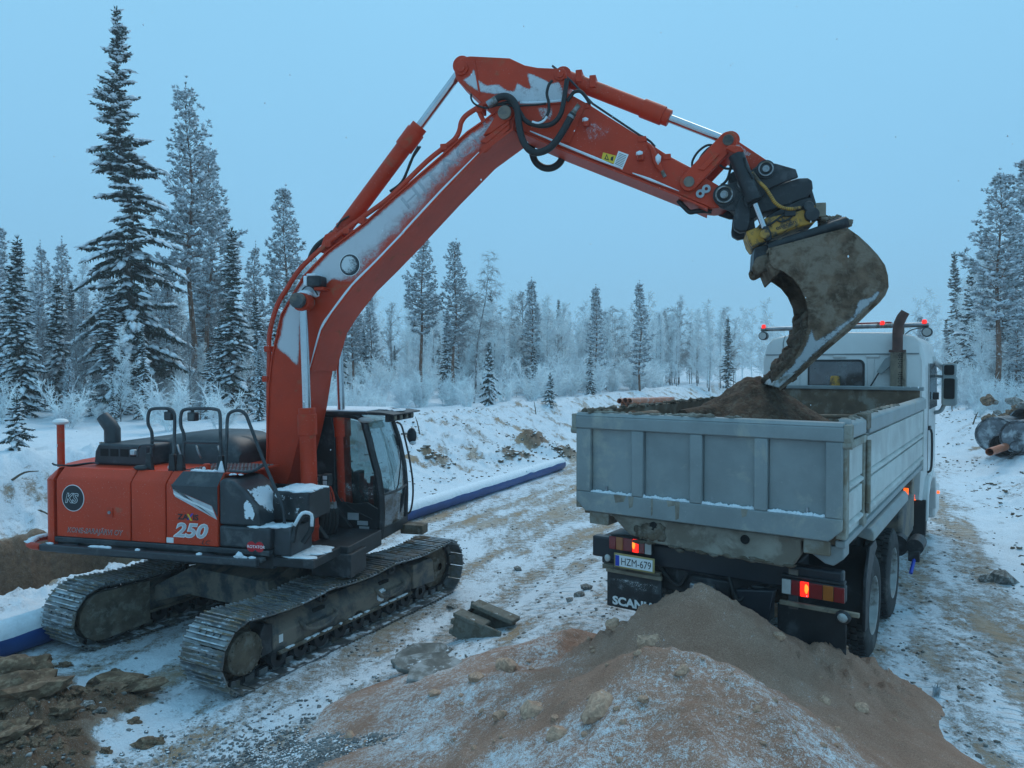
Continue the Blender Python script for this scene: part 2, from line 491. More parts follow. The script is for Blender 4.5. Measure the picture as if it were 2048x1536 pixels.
def text(name, body, org, right, up, h, m, parent, ext=.003, shear=0., bold=0., w=1.0, spacing=1.0, align='LEFT', rz=None):
    c = bpy.data.curves.new(name, 'FONT')
    c.body = body; c.size = 1.0; c.extrude = 0.0; c.shear = shear; c.offset = bold; c.space_character = spacing
    c.align_x = align
    c.resolution_u = 3
    t = bpy.data.objects.new(name, c); COL.objects.link(t)
    me = bpy.data.meshes.new_from_object(t)
    bpy.data.objects.remove(t, do_unlink=True)
    rgt = np.array(right, float); rgt /= np.linalg.norm(rgt)
    u = np.array(up, float); u /= np.linalg.norm(u)
    nrm = np.cross(rgt, u)
    k = h/.70
    base = np.array(org, float)
    n = len(me.vertices)
    co = np.empty(n*3); me.vertices.foreach_get('co', co); co = co.reshape(-1, 3)
    P = base+np.outer(co[:, 0]*k*w, rgt)+np.outer(co[:, 1]*k, u)+nrm*ext
    me.vertices.foreach_set('co', P.ravel())
    me.materials.clear(); me.materials.append(m)
    me.name = name; me.update()
    o = bpy.data.objects.new(name, me); COL.objects.link(o); o.parent = parent
    if rz is not None: o.rotation_euler = (0, 0, rz)
    return o

# ------------------------------------------------------------------ numpy noise
_rng = np.random.default_rng(5)
_perm = np.concatenate([_rng.permutation(512)]*2)
_ga = _rng.random(512)*2*math.pi
_gx, _gy = np.cos(_ga), np.sin(_ga)
def perlin(x, y):
    xi = np.floor(x).astype(int); yi = np.floor(y).astype(int)
    xf = x-xi; yf = y-yi
    u = xf*xf*xf*(xf*(xf*6-15)+10); v = yf*yf*yf*(yf*(yf*6-15)+10)
    def g(ix, iy, dx, dy):
        h = _perm[(_perm[ix & 511]+iy) & 511]
        return _gx[h]*dx+_gy[h]*dy
    a = g(xi, yi, xf, yf); b = g(xi+1, yi, xf-1, yf); c = g(xi, yi+1, xf, yf-1); d = g(xi+1, yi+1, xf-1, yf-1)
    return (a+u*(b-a))+v*((c+u*(d-c))-(a+u*(b-a)))
def fbm(x, y, o=4, g=.5):
    s = 0; a = 1
    for i in range(o):
        s = s+a*perlin(x+i*17.3, y+i*9.1); x = x*2.03; y = y*2.03; a *= g
    return s
def ss(a, b, x):
    t = np.clip((x-a)/(b-a), 0, 1)
    return t*t*(3-2*t)
# ================================================================== TERRAIN
P0 = np.array([-6.05, 9.07]); PD = np.array([.438, .899]); PN = np.array([-.899, .438])
def sd(X, Y):
    return (X-P0[0])*PD[0]+(Y-P0[1])*PD[1], (X-P0[0])*PN[0]+(Y-P0[1])*PN[1]
SPOIL = [(-4.95, 6.9, .95, .62, .36), (-4.25, 7.45, .42, .34, .16), (-4.15, 6.25, .45, .5, .22), (-5.6, 7.7, .7, .45, .25), (-4.6, 5.6, .8, .8, .28)]        # left foreground earth
MOUNDS = [(0.95, 28.6, 1.1, .9, .75), (0.2, 26.6, .9, .7, .35), (-2.6, 24.0, .6, .4, .25), (2.0, 27.6, .7, .6, .4)]           # brown heaps on the bank
def h_base(X, Y):
    s, d = sd(X, Y)
    wob = .5*fbm(s*.16, s*0+3.3, 2)
    z = .48*ss(-3.9, -6.6, d)
    z = z+.010*np.clip(s-4, 0, 60)*ss(-3, -6, d)
    # trench behind the pipe on the left
    tr = ss(5.2, 4.0, s+.5*fbm(d*.9, s*.2, 2))
    trench = -1.0*ss(2.55, 3.0, d+wob*.3)*(1-ss(4.3, 5.0, d+wob*.4))
    # bank up to the forest floor
    bank = 1.5*ss(1.7, 6.2, d+wob)*(1-tr)+tr*(.25*ss(4.3, 5.0, d+wob*.4)+1.25*ss(5.2, 7.0, d))
    crest = .22*np.exp(-((d-6.3+wob)/1.0)**2)*(.6+fbm(s*.5, d*.5, 3))
    z = z+bank+tr*trench+crest+.012*np.clip(d-6, 0, 80)
    # right-hand bank of the road
    z = z+(.55*ss(-11.6, -14.0, d+.6*fbm(s*.2, d*.2, 2))+.02*np.clip(-d-13, 0, 30))
    return z
def h_fine(X, Y):
    s, d = sd(X, Y)
    rr = np.hypot(X, Y)
    near = np.clip(1-rr/70, 0, 1)
    road = ss(1.4, .6, d)*ss(-11.9, -11.0, d)
    bankz = ss(1.2, 2.2, d)*(1-ss(6.5, 8.0, d))
    forest = ss(6.0, 8.0, d)
    rightb = ss(-11.0, -12.6, d)
    z = .030*fbm(X*.7, Y*.7, 3)
    rut = fbm(d*2.4, s*.16, 3)
    z = z-road*near*.022*tread_mask(X, Y)+road*near*(.030*rut+.020*fbm(X*2.6, Y*2.6, 4, .55)+.012*np.abs(fbm(X*9, Y*9, 3, .6)))
    lum = fbm(X*1.7, Y*1.7, 4, .6); lum2 = fbm(X*4.5, Y*4.5, 3, .6)
    smooth_scrape = np.exp(-((s-11)/3.5)**2)*np.exp(-((d-2.9)/1.0)**2)
    z = z+bankz*(1-.75*smooth_scrape)*(.16*np.maximum(lum, -.2)+.09*np.maximum(lum2, 0)**1.3*2)
    z = z+smooth_scrape*.03*np.sin(s*9+1.5*fbm(s, d, 2))
    z = z+forest*(.14*fbm(X*.45, Y*.45, 3)+.05*fbm(X*1.6, Y*1.6, 3))
    z = z+rightb*(.14*np.maximum(lum, -.3)+.12*np.maximum(lum2, 0))
    # loose earth, left foreground
    sp = 0
    for x, y, rx, ry, hh in SPOIL:
        sp = np.maximum(sp, hh*np.exp(-((X-x)/rx)**2-((Y-y)/ry)**2))
    z = z+sp+np.clip(sp*4, 0, 1)*(.13*fbm(X*3, Y*3, 5, .62)+.07*np.abs(fbm(X*8, Y*8, 4, .6)))
    for x, y, rx, ry, hh in MOUNDS:
        g = hh*np.exp(-((X-x)/rx)**2-((Y-y)/ry)**2)
        z = z+g*(1+.5*fbm(X*3, Y*3, 3, .6))
    # rough far trench wall
    tr = ss(5.2, 4.2, s)
    z = z+tr*np.exp(-((d-4.5)/.6)**2)*.20*fbm(X*2.2, Y*2.2, 4, .6)
    return z
def hgt(X, Y):
    return h_base(X, Y)+h_fine(X, Y)
def hz(x, y):
    return float(hgt(np.array([x], float), np.array([y], float))[0])
def ground_px(px, py):
    d = ray(px, py); t = np.concatenate([np.arange(3, 40, .03), np.arange(40, 160, .3)])
    P = CAM+d*t[:, None]
    k = np.nonzero(P[:, 2] < h_base(P[:, 0], P[:, 1]))[0]
    return P[k[0]] if len(k) else CAM+d*60
def hz_fast(x, y):
    return float(h_base(np.array([x], float), np.array([y], float))[0])

def attrs(X, Y):
    s, d = sd(X, Y)
    n = fbm(X*.5, Y*.5, 4, .55)
    # snow: 1 white, .5 road mix, 0 bare
    road = ss(1.3, .3, d)*ss(-12.2, -11.0, d)
    streak = fbm(d*1.5+.2*fbm(X*.8, Y*.8, 2), s*.13, 4, .6)
    base_road = .64-.36*np.maximum(streak, -.35)-.14*n
    # wheel tracks beyond the excavator are churned brown
    churn = np.exp(-((d+3.2)/2.4)**2)*ss(6, 12, s)*.17
    base_road = base_road-churn
    rtrack = np.exp(-((d+10.3)/.55)**2)*ss(6, 14, s)*.22
    base_road = base_road-rtrack
    snow = road*base_road+(1-road)*1.0
    bankz = ss(1.5, 2.3, d)*(1-ss(5.8, 7.4, d))
    lum = fbm(X*1.7, Y*1.7, 4, .6)
    snow = snow-bankz*(.22+.34*np.abs(np.minimum(fbm(X*1.1+9, Y*1.1, 4, .6), .0))*2.2)
    smooth_scrape = np.exp(-((s-11)/3.5)**2)*np.exp(-((d-2.9)/1.0)**2)
    snow = snow+smooth_scrape*.2
    rightb = ss(-11.4, -12.6, d)
    snow = snow-rightb*(.18+.30*np.maximum(fbm(X*.9+4, Y*.9, 4, .6), 0)*2)*ss(50, 25, s)
    earth = np.zeros_like(X)
    sp = 0
    for x, y, rx, ry, hh in SPOIL:
        sp = np.maximum(sp, np.exp(-((X-x)/(rx*1.05))**2-((Y-y)/(ry*1.05))**2))
    e = ss(.22, .42, sp+.20*fbm(X*1.6, Y*1.6, 4))
    earth = np.maximum(earth, e); snow = snow*(1-e)-.15*e
    for x, y, rx, ry, hh in MOUNDS:
        g = np.exp(-((X-x)/rx)**2-((Y-y)/ry)**2)
        g = ss(.45, .75, g+.4*fbm(X*1.6, Y*1.6, 3))
        earth = np.maximum(earth, g*.7); snow = snow-g*.62
    tr = ss(5.3, 4.4, s+.6*fbm(d, s*.3, 2))
    w = tr*ss(2.5, 2.9, d)*(1-ss(4.95, 5.35, d+.5*fbm(s*.7, d, 3)))
    earth = np.maximum(earth, w); snow = snow*(1-w)-.3*w
    # packed blueish ice near the pipe on the left, gravelly grey apron in the foreground
    grav = np.exp(-((X+1.9)/1.3)**2-((Y-5.9)/1.0)**2)
    snow = snow-grav*.12
    return snow, np.clip(earth, 0, 1), grav

def ground_mat():
    m, nt, out = newmat('snowy_ground')
    p = N(nt, 'ShaderNodeBsdfPrincipled'); nt.links.new(p.outputs[0], out.inputs[0])
    tc = N(nt, 'ShaderNodeTexCoord'); vec = tc.outputs['Object']
    a1 = N(nt, 'ShaderNodeAttribute'); a1.attribute_name = 'snow'
    a2 = N(nt, 'ShaderNodeAttribute'); a2.attribute_name = 'earth'
    mp = N(nt, 'ShaderNodeMapping'); mp.inputs['Rotation'].default_value = (0, 0, R(26)); mp.inputs['Scale'].default_value = (1.0, .22, 1)
    nt.links.new(vec, mp.inputs['Vector'])
    n_big = noise_n(nt, 1.2, 6, .62, vec)
    n_str = noise_n(nt, 3.2, 6, .65, mp.outputs[0], .6)
    n_mid = noise_n(nt, 9, 5, .68, vec)
    n_fin = noise_n(nt, 46, 4, .7, vec)
    def c(x, k): return math_n(nt, 'MULTIPLY', math_n(nt, 'SUBTRACT', x, .5), k)
    tot = math_n(nt, 'ADD', math_n(nt, 'ADD', c(n_big, .55), c(n_str, .75)), math_n(nt, 'ADD', c(n_mid, .85), c(n_fin, .75)))
    cov = math_n(nt, 'ADD', a1.outputs['Fac'], tot)
    f = mapr(nt, cov, .38, .68)
    gcol = mixc(nt, mapr(nt, n_mid, .3, .7), (.28, .215, .155), (.55, .49, .43))
    gcol = mixc(nt, mapr(nt, noise_n(nt, .55, 3, .5, vec), .45, .65), gcol, (.36, .25, .155))
    ecol = mixc(nt, mapr(nt, n_mid, .3, .7), (.10, .058, .035), (.19, .120, .075))
    ecol = mixc(nt, mapr(nt, n_fin, .55, .75), ecol, (.25, .18, .12))
    g = mixc(nt, a2.outputs['Fac'], gcol, ecol)
    stone = mixc(nt, mapr(nt, noise_n(nt, 140, 2, .5, vec), .62, .70), g, (.42, .41, .39))
    snowc = mixc(nt, mapr(nt, n_fin, .25, .75), (.64, .71, .77), (.77, .83, .88))
    col = mixc(nt, f, stone, snowc)
    nt.links.new(col, p.inputs['Base Color'])
    p.inputs['Roughness'].default_value = .85
    p.inputs['Specular IOR Level'].default_value = .25
    b = N(nt, 'ShaderNodeBump'); b.inputs['Distance'].default_value = .03; b.inputs['Strength'].default_value = 1
    a3 = N(nt, 'ShaderNodeAttribute'); a3.attribute_name = 'tread'
    a4 = N(nt, 'ShaderNodeAttribute'); a4.attribute_name = 'along'
    sn_ = math_n(nt, 'SINE', math_n(nt, 'MULTIPLY', a4.outputs['Fac'], 33.0))
    trd = math_n(nt, 'MULTIPLY', math_n(nt, 'MULTIPLY', mapr(nt, sn_, -.2, .5, -1, 1), a3.outputs['Fac']), mapr(nt, n_big, .35, .6, .1, 1))
    hh0 = math_n(nt, 'MULTIPLY', trd, .8)
    hh = math_n(nt, 'ADD', math_n(nt, 'MULTIPLY', n_mid, 1.0), math_n(nt, 'ADD', math_n(nt, 'MULTIPLY', n_fin, .55), math_n(nt, 'MULTIPLY', f, .35)))
    hh = math_n(nt, 'ADD', hh, hh0)
    nt.links.new(hh, b.inputs['Height']); nt.links.new(b.outputs[0], p.inputs['Normal'])
    return m
M_GROUND = ground_mat()

def tread_mask(X, Y):
    s, d = sd(X, Y)
    w = .12*fbm(s*.25, d*0+2.2, 2)
    m = 0
    for c, hw, s0 in ((-3.25, .32, 6.0), (-.75, .30, 6.5), (-4.6, .3, 1.0), (-5.6, .3, 2.0)):
        m = np.maximum(m, ss(hw, hw*.8, np.abs(d-c+w))*ss(s0, s0+1.5, s)*ss(30, 22, s))
    for c, hw in ((-9.9, .26), (-10.7, .24), (-6.3, .26)):
        m = np.maximum(m, .7*ss(hw, hw*.8, np.abs(d-c-.35*w))*ss(-6, -3, s)*ss(26, 18, s))
    return m
def polar_sheet(name):
    az = np.concatenate([np.linspace(-180, -52, 26)[:-1], np.linspace(-52, 52, 640), np.linspace(52, 180, 26)[1:-1]])
    az = np.radians(az)
    rad = np.concatenate([[.05, .6, 1.2, 1.8], np.exp(np.linspace(math.log(2.3), math.log(75), 520)), [85, 100, 130, 180, 260, 420, 800, 1500]])
    A, RR = np.meshgrid(az, rad)
    X = np.sin(A)*RR; Y = np.cos(A)*RR
    Z = hgt(X, Y)
    far = ss(70, 200, RR)
    Z = Z*(1-far)+2.2*far
    sn, ea, gr = attrs(X, Y)
    nr, na = X.shape
    co = np.stack([X, Y, Z], -1).reshape(-1, 3)
    i, j = np.meshgrid(np.arange(nr-1), np.arange(na), indexing='ij')
    j2 = (j+1) % na
    q = np.stack([i*na+j, i*na+j2, (i+1)*na+j2, (i+1)*na+j], -1).reshape(-1, 4)[:, ::-1]
    return grid_obj(name, co, q, M_GROUND, dict(snow=sn.ravel(), earth=ea.ravel(), tread=tread_mask(X, Y).ravel(), along=sd(X, Y)[0].ravel()))
def grid_obj(name, co, quads, m, at, parent=None):
    me = bpy.data.meshes.new(name)
    nv, nq = len(co), len(quads)
    me.vertices.add(nv); me.vertices.foreach_set('co', np.ascontiguousarray(co, dtype=np.float32).ravel())
    me.loops.add(nq*4); me.loops.foreach_set('vertex_index', np.ascontiguousarray(quads, dtype=np.int32).ravel())
    me.polygons.add(nq); me.polygons.foreach_set('loop_start', np.arange(0, nq*4, 4, dtype=np.int32))
    me.polygons.foreach_set('use_smooth', np.ones(nq, dtype=bool))
    for k, v in at.items():
        a = me.attributes.new(k, 'FLOAT', 'POINT'); a.data.foreach_set('value', np.ascontiguousarray(v, dtype=np.float32))
    me.materials.append(m); me.update(calc_edges=True); me.validate()
    o = bpy.data.objects.new(name, me); COL.objects.link(o); o.parent = parent
    return o
gnd = polar_sheet('ground')
tag(gnd, kind='structure')

# ================================================================== SAND PILE in the foreground (rests on the ground)
RIDGES = [  # slope, crest line points (x, y, top)
    (.72, [(1.69, 6.27, 1.62)]),
    (.66, [(1.69, 6.27, 1.46), (1.40, 6.2, 1.30), (1.08, 6.1, 1.12), (.82, 6.1, 1.02), (.45, 6.0, .90)]),
    (.60, [(1.69, 6.27, 1.44), (2.02, 6.33, 1.20), (2.3, 6.38, 1.20), (2.75, 6.45, 1.02), (3.15, 6.55, .84), (3.5, 6.5, .66)]),
    (.66, [(.98, 4.72, 1.66), (1.18, 4.64, 1.67), (1.34, 4.5, 1.64), (1.46, 4.15, 1.54), (1.7, 3.6, 1.3), (2.2, 3.1, .95)]),
    (.60, [(.98, 4.72, 1.64), (.5, 4.05, 1.40), (-.3, 4.0, .98)]),
    (.55, [(1.1, 4.5, 1.62), (1.05, 3.6, 1.55), (.2, 3.0, 1.2)]),
    (.42, [(1.7, 6.0, 1.28), (2.3, 5.3, 1.0), (2.9, 4.9, .74), (3.4, 4.4, .52)]),
    (.40, [(1.9, 4.9, 1.1), (2.4, 4.2, .85)]),
    (.34, [(.5, 6.3, .86), (.05, 6.5, .76), (-.35, 6.0, .60), (-.55, 5.2, .70), (0.0, 5.3, .98)]),
    (.42, [(.3, 7.4, .68), (.7, 8.0, .62)]),
]
def pile_h(X, Y):
    base = hgt(X, Y)
    wx = X+.10*fbm(X*1.1, Y*1.1, 3)+.035*fbm(X*4, Y*4, 2); wy = Y+.10*fbm(X*1.1+7, Y*1.1+3, 3)+.035*fbm(X*4+5, Y*4, 2)
    k = 24.0
    acc = np.zeros_like(X)
    for sl, P in RIDGES:
        best = np.full_like(X, -5.)
        for i in range(max(1, len(P)-1)):
            p = P[i]; q = P[min(i+1, len(P)-1)]
            dx, dy = q[0]-p[0], q[1]-p[1]
            t = np.clip(((wx-p[0])*dx+(wy-p[1])*dy)/(dx*dx+dy*dy+1e-9), 0, 1)
            d = np.hypot(wx-p[0]-t*dx, wy-p[1]-t*dy)
            best = np.maximum(best, p[2]+t*(q[2]-p[2])-sl*(np.sqrt(d*d+.06**2)-.06))
        acc = acc+np.exp(k*np.clip(best, -1.5, 3))
    z = np.log(acc+1e-9)/k
    up = np.clip((z-base)*4, 0, 1)
    rough = .045*fbm(X*2.2, Y*2.2, 4, .58)+.030*np.abs(fbm(X*7, Y*7, 4, .6))+.025*np.abs(fbm(X*1.5+Y*5, Y*1.2-X*2, 3, .6))
    clod = np.maximum(fbm(X*4.2+3, Y*4.2, 3, .5)-.20, 0)*.17+np.maximum(fbm(X*9+3, Y*9, 2, .5)-.22, 0)*.12
    lumpy = ss(-.2, .5, fbm(X*.7+2, Y*.7, 2))*ss(4.9, 5.8, Y)
    z = z+up*(rough*(.6+.9*lumpy)+clod*(.25+.9*lumpy))
    return z, base
def sand_mat():
    m, nt, out = newmat('brown_sand')
    p = N(nt, 'ShaderNodeBsdfPrincipled'); nt.links.new(p.outputs[0], out.inputs[0])
    tc = N(nt, 'ShaderNodeTexCoord'); vec = tc.outputs['Object']
    a1 = N(nt, 'ShaderNodeAttribute'); a1.attribute_name = 'snow'
    n1 = noise_n(nt, 3, 6, .62, vec); n2 = noise_n(nt, 26, 4, .68, vec); n3 = noise_n(nt, 120, 3, .7, vec)
    col = mixc(nt, mapr(nt, n1, .3, .7), (.45, .260, .185), (.57, .355, .262))
    col = mixc(nt, mapr(nt, n3, .35, .7), mixc(nt, .6, col, (.17, .095, .06)), col)
    col = mixc(nt, mapr(nt, n3, .66, .74), col, (.72, .58, .48))
    def c(x, k): return math_n(nt, 'MULTIPLY', math_n(nt, 'SUBTRACT', x, .5), k)
    cov = math_n(nt, 'ADD', a1.outputs['Fac'], math_n(nt, 'ADD', c(n1, .9), math_n(nt, 'ADD', c(n2, 1.3), c(n3, 1.5))))
    f = mapr(nt, cov, .22, .80)
    col = mixc(nt, f, col, (.70, .76, .80))
    nt.links.new(col, p.inputs['Base Color']); p.inputs['Roughness'].default_value = .95; p.inputs['Specular IOR Level'].default_value = .15
    b = N(nt, 'ShaderNodeBump'); b.inputs['Distance'].default_value = .022; b.inputs['Strength'].default_value = 1
    nt.links.new(math_n(nt, 'ADD', n2, math_n(nt, 'MULTIPLY', n3, .5)), b.inputs['Height']); nt.links.new(b.outputs[0], p.inputs['Normal'])
    return m
M_SAND = sand_mat()
def build_pile():
    st = .022
    xs = np.arange(-1.9, 4.5, st); ys = np.arange(2.4, 9.2, st)
    X, Y = np.meshgrid(xs, ys)
    Z, B = pile_h(X, Y)
    vis = Z > B-.01
    Zc = np.where(vis, Z, B-.05)
    n = fbm(X*.8, Y*.8, 3)
    # dusted snow: on the older front crest and the left apron, bare on the freshly dug face
    front = ss(4.98, 4.7, Y+.25*fbm(X*1.2, Y*1.2, 3)+.14*np.abs(X-1.1))
    apron = ss(.75, .25, X-.12*(Y-6)+.35*n)*ss(4.6, 5.3, Y)
    snow = .0+.27*front+.44*apron*(.75+.9*n)+.22*ss(1.0, .1, X)*front+.26*front*np.exp(-((X-1.75)/.35)**2-((Y-3.7)/.6)**2)+.10*fbm(X*2.5, Y*2.5, 3)*(front+apron)
    keep = vis.copy()
    keep[1:] |= vis[:-1]; keep[:-1] |= vis[1:]; keep[:, 1:] |= vis[:, :-1]; keep[:, :-1] |= vis[:, 1:]
    ny, nx = X.shape
    idx = -np.ones(X.size, int); kk = keep.ravel(); idx[kk] = np.arange(kk.sum())
    i, j = np.meshgrid(np.arange(ny-1), np.arange(nx-1), indexing='ij')
    q = np.stack([i*nx+j, i*nx+j+1, (i+1)*nx+j+1, (i+1)*nx+j], -1).reshape(-1, 4)
    q = idx[q]; q = q[(q >= 0).all(1)]
    co = np.stack([X, Y, Zc], -1).reshape(-1, 3)[kk]
    o = grid_obj('sand_pile', co, q, M_SAND, dict(snow=snow.ravel()[kk]))
    return tag(o, 'big heap of brown sand in the foreground partly buried under a dusting of snow', 'sand pile')
sand_pile = build_pile()
def top_at(x, y):
    z, b = pile_h(np.array([x]), np.array([y]))
    return float(max(z[0], b[0]))
# ================================================================== TREES
M_NEEDLE = mat('spruce_needles', (.034, .054, .040), .8, var=.5, vscale=3, rnd=True, dirt=(.45, .53, .58), damt=.26, dscale=5)
M_PNEEDLE = mat('pine_needles', (.065, .090, .066), .8, var=.45, vscale=3, rnd=True, dirt=(.54, .61, .66), damt=.62, dscale=6)
M_BARK = mat('grey_bark', (.075, .062, .052), .9, var=.35, vscale=9, dirt=(.55, .58, .6), damt=.25, dscale=6)
M_PBARK = mat('reddish_pine_bark', (.15, .075, .045), .9, var=.35, vscale=7, dirt=(.6, .62, .65), damt=.2, dscale=6)
M_TSNOW = mat('branch_snow', (.76, .82, .87), .9, var=.08, vscale=4, spec=.15)
M_FROST = mat('frosted_twigs', (.78, .84, .88), .9, var=.18, vscale=1.6, rnd=True, spec=.1)
M_FROSTDK = mat('half_frosted_twigs', (.28, .275, .28), .9, var=.4, vscale=2.5, rnd=True, spec=.1)
M_DARKTWIG = mat('dark_birch_stem', (.085, .075, .070), .9, var=.4, vscale=6, dirt=(.55, .57, .6), damt=.42, dscale=5)

OCT_V = np.array([(1,0,0),(-1,0,0),(0,1,0),(0,-1,0),(0,0,1),(0,0,-.55)], float)
OCT_F = [(0,2,4),(2,1,4),(1,3,4),(3,0,4),(2,0,5),(1,2,5),(3,1,5),(0,3,5)]
class TB(MB):
    def blob(s, c, d, l, w, h, rg, mi=0):
        d = np.array([d[0], d[1], d[2]]); d = d/(np.linalg.norm(d)+1e-9)
        sd_ = np.array([-d[1], d[0], 0]); sd_ /= np.linalg.norm(sd_)+1e-9
        up = np.cross(d, sd_)
        b = len(s.v)
        for v in OCT_V:
            k = rg.uniform(.7, 1.3)
            q = c+d*v[0]*l*k+sd_*v[1]*w*k+up*v[2]*h*k
            s.v.append((q[0], q[1], q[2]))
        s.f += [tuple(i+b for i in f) for f in OCT_F]; s.mi += [mi]*8
    def blade(s, p, d, l, w, rg, mi=0, cross=True):
        # needle spray: a diamond (and a second one across it)
        d = d/(np.linalg.norm(d)+1e-9)
        a = np.cross(d, [rg.gauss(0, 1), rg.gauss(0, 1), rg.gauss(0, 1)]); a /= np.linalg.norm(a)+1e-9
        c = np.cross(d, a)
        for q in ((a, c) if cross else (a,)):
            b = len(s.v)
            m = p+d*l*.45
            for v in (p, m+q*w, p+d*l, m-q*w): s.v.append((v[0], v[1], v[2]))
            s.f.append((b, b+1, b+2, b+3)); s.mi.append(mi)
    def twig(s, p, q, r0, r1, mi=0):
        d = q-p; L = np.linalg.norm(d)
        if L < 1e-6: return
        d = d/L
        a = np.cross(d, [0, 0, 1.] if abs(d[2]) < .9 else [1., 0, 0]); a /= np.linalg.norm(a)
        c = np.cross(d, a); b = len(s.v)
        for k in range(3):
            t = 2.094*k; o = math.cos(t)*a+math.sin(t)*c
            x = p+o*r0; y = q+o*r1
            s.v.append((x[0], x[1], x[2])); s.v.append((y[0], y[1], y[2]))
        s.f += [(b, b+2, b+3, b+1), (b+2, b+4, b+5, b+3), (b+4, b, b+1, b+5)]; s.mi += [mi]*3
def trunk_pts(h, rg, bend):
    bx, by = rg.uniform(-bend, bend), rg.uniform(-bend, bend)
    return lambda z: np.array([bx*(z/h)**2*h+.01*h*math.sin(z*.9+bx*50), by*(z/h)**2*h, z])

def spruce(seed, h=10., r=1.5, low=.06, dens=1.0, snow=.75, gaps=0., bend=.012):
    rg = random.Random(seed); tp = trunk_pts(h, rg, bend)
    T, C, S = TB(), TB(), TB()
    T.tube([tp(z) for z in np.linspace(-.3, h, 9)], [max(.012, h*.0125*(1-max(z, 0)/h*.97)) for z in np.linspace(-.3, h, 9)], 7)
    z = h*low
    while z < h*.985:
        t = z/h
        prof = (1-t)**.85*(1 if t > .15 else .75+.25*t/.15)
        if gaps and t < .8 and math.sin(z*1.9+seed) > 1-gaps: prof *= .6
        nb = rg.randint(6, 9)
        a0 = rg.random()*6.28
        for k in range(nb):
            if rg.random() > dens: continue
            az = a0+6.283*k/nb+rg.uniform(-.3, .3)
            L = max(.10, r*prof*(rg.uniform(.45, 1.05) if rg.random() < .75 else rg.uniform(1.0, 1.4)))
            rise = .05+.55*t*t+rg.uniform(-.12, .12); drop = (.30+.42*(1-t))*rg.uniform(.6, 1.5)
            d = np.array([math.cos(az), math.sin(az), 0]); sdv = np.array([-d[1], d[0], 0])
            base = tp(min(h*.985, z+rg.uniform(-.24, .24)*(1-.6*t)))
            def bp(q): return base+d*L*q+np.array([0, 0, L*(rise*q-drop*q*q*.8+.14*q**4)])
            T.twig(base, bp(.5), .016*L+.004, .012*L+.003); T.twig(bp(.5), bp(.98), .012*L+.003, .003)
            st = .13 if L > .5 else .09
            q = .12
            while q <= 1.0:
                p = bp(q); tl = min(.55, .20*L*(1.25-q)+.12)
                tang = bp(min(1, q+.05))-bp(q-.05); tang /= np.linalg.norm(tang)+1e-9
                for sgn in (-1, 1):
                    for rep in range(2 if q > .3 else 1):
                        dd = tang*rg.uniform(.4, .9)+sdv*sgn*rg.uniform(.5, 1.0)+np.array([0, 0, rg.uniform(-.65, .05)])
                        C.blade(p+tang*rg.uniform(-.04, .04), dd, tl*rg.uniform(.7, 1.2), tl*.13+.016, rg)
                C.blade(p, np.array([rg.uniform(-.25, .25), rg.uniform(-.25, .25), -1.]), tl*.75, .045, rg, cross=False)
                for _k in range((rg.random() < snow*(.30+.70*q)*.85)*(2 if h > 12 else 1)):
                    w = min(.17, rg.uniform(.09, .18)*(.65+.5*L))
                    S.blob(p+sdv*rg.uniform(-.45, .45)*tl+tang*.04+np.array([0, 0, .02]), tang+np.array([0, 0, -.25]), w*rg.uniform(1.0, 2.0), w*rg.uniform(.6, 1.1), w*.55, rg)
                q += st/L
            C.blade(bp(.95), bp(1)-bp(.9), .14+.05*L, .035, rg)
        z += (.20+.20*(1-t))*(.9 if h < 11 else 1.)
    for k in range(5):
        C.blade(tp(h*.985), np.array([rg.uniform(-.5, .5), rg.uniform(-.5, .5), .9]), .3, .02, rg)
    return T, C, S

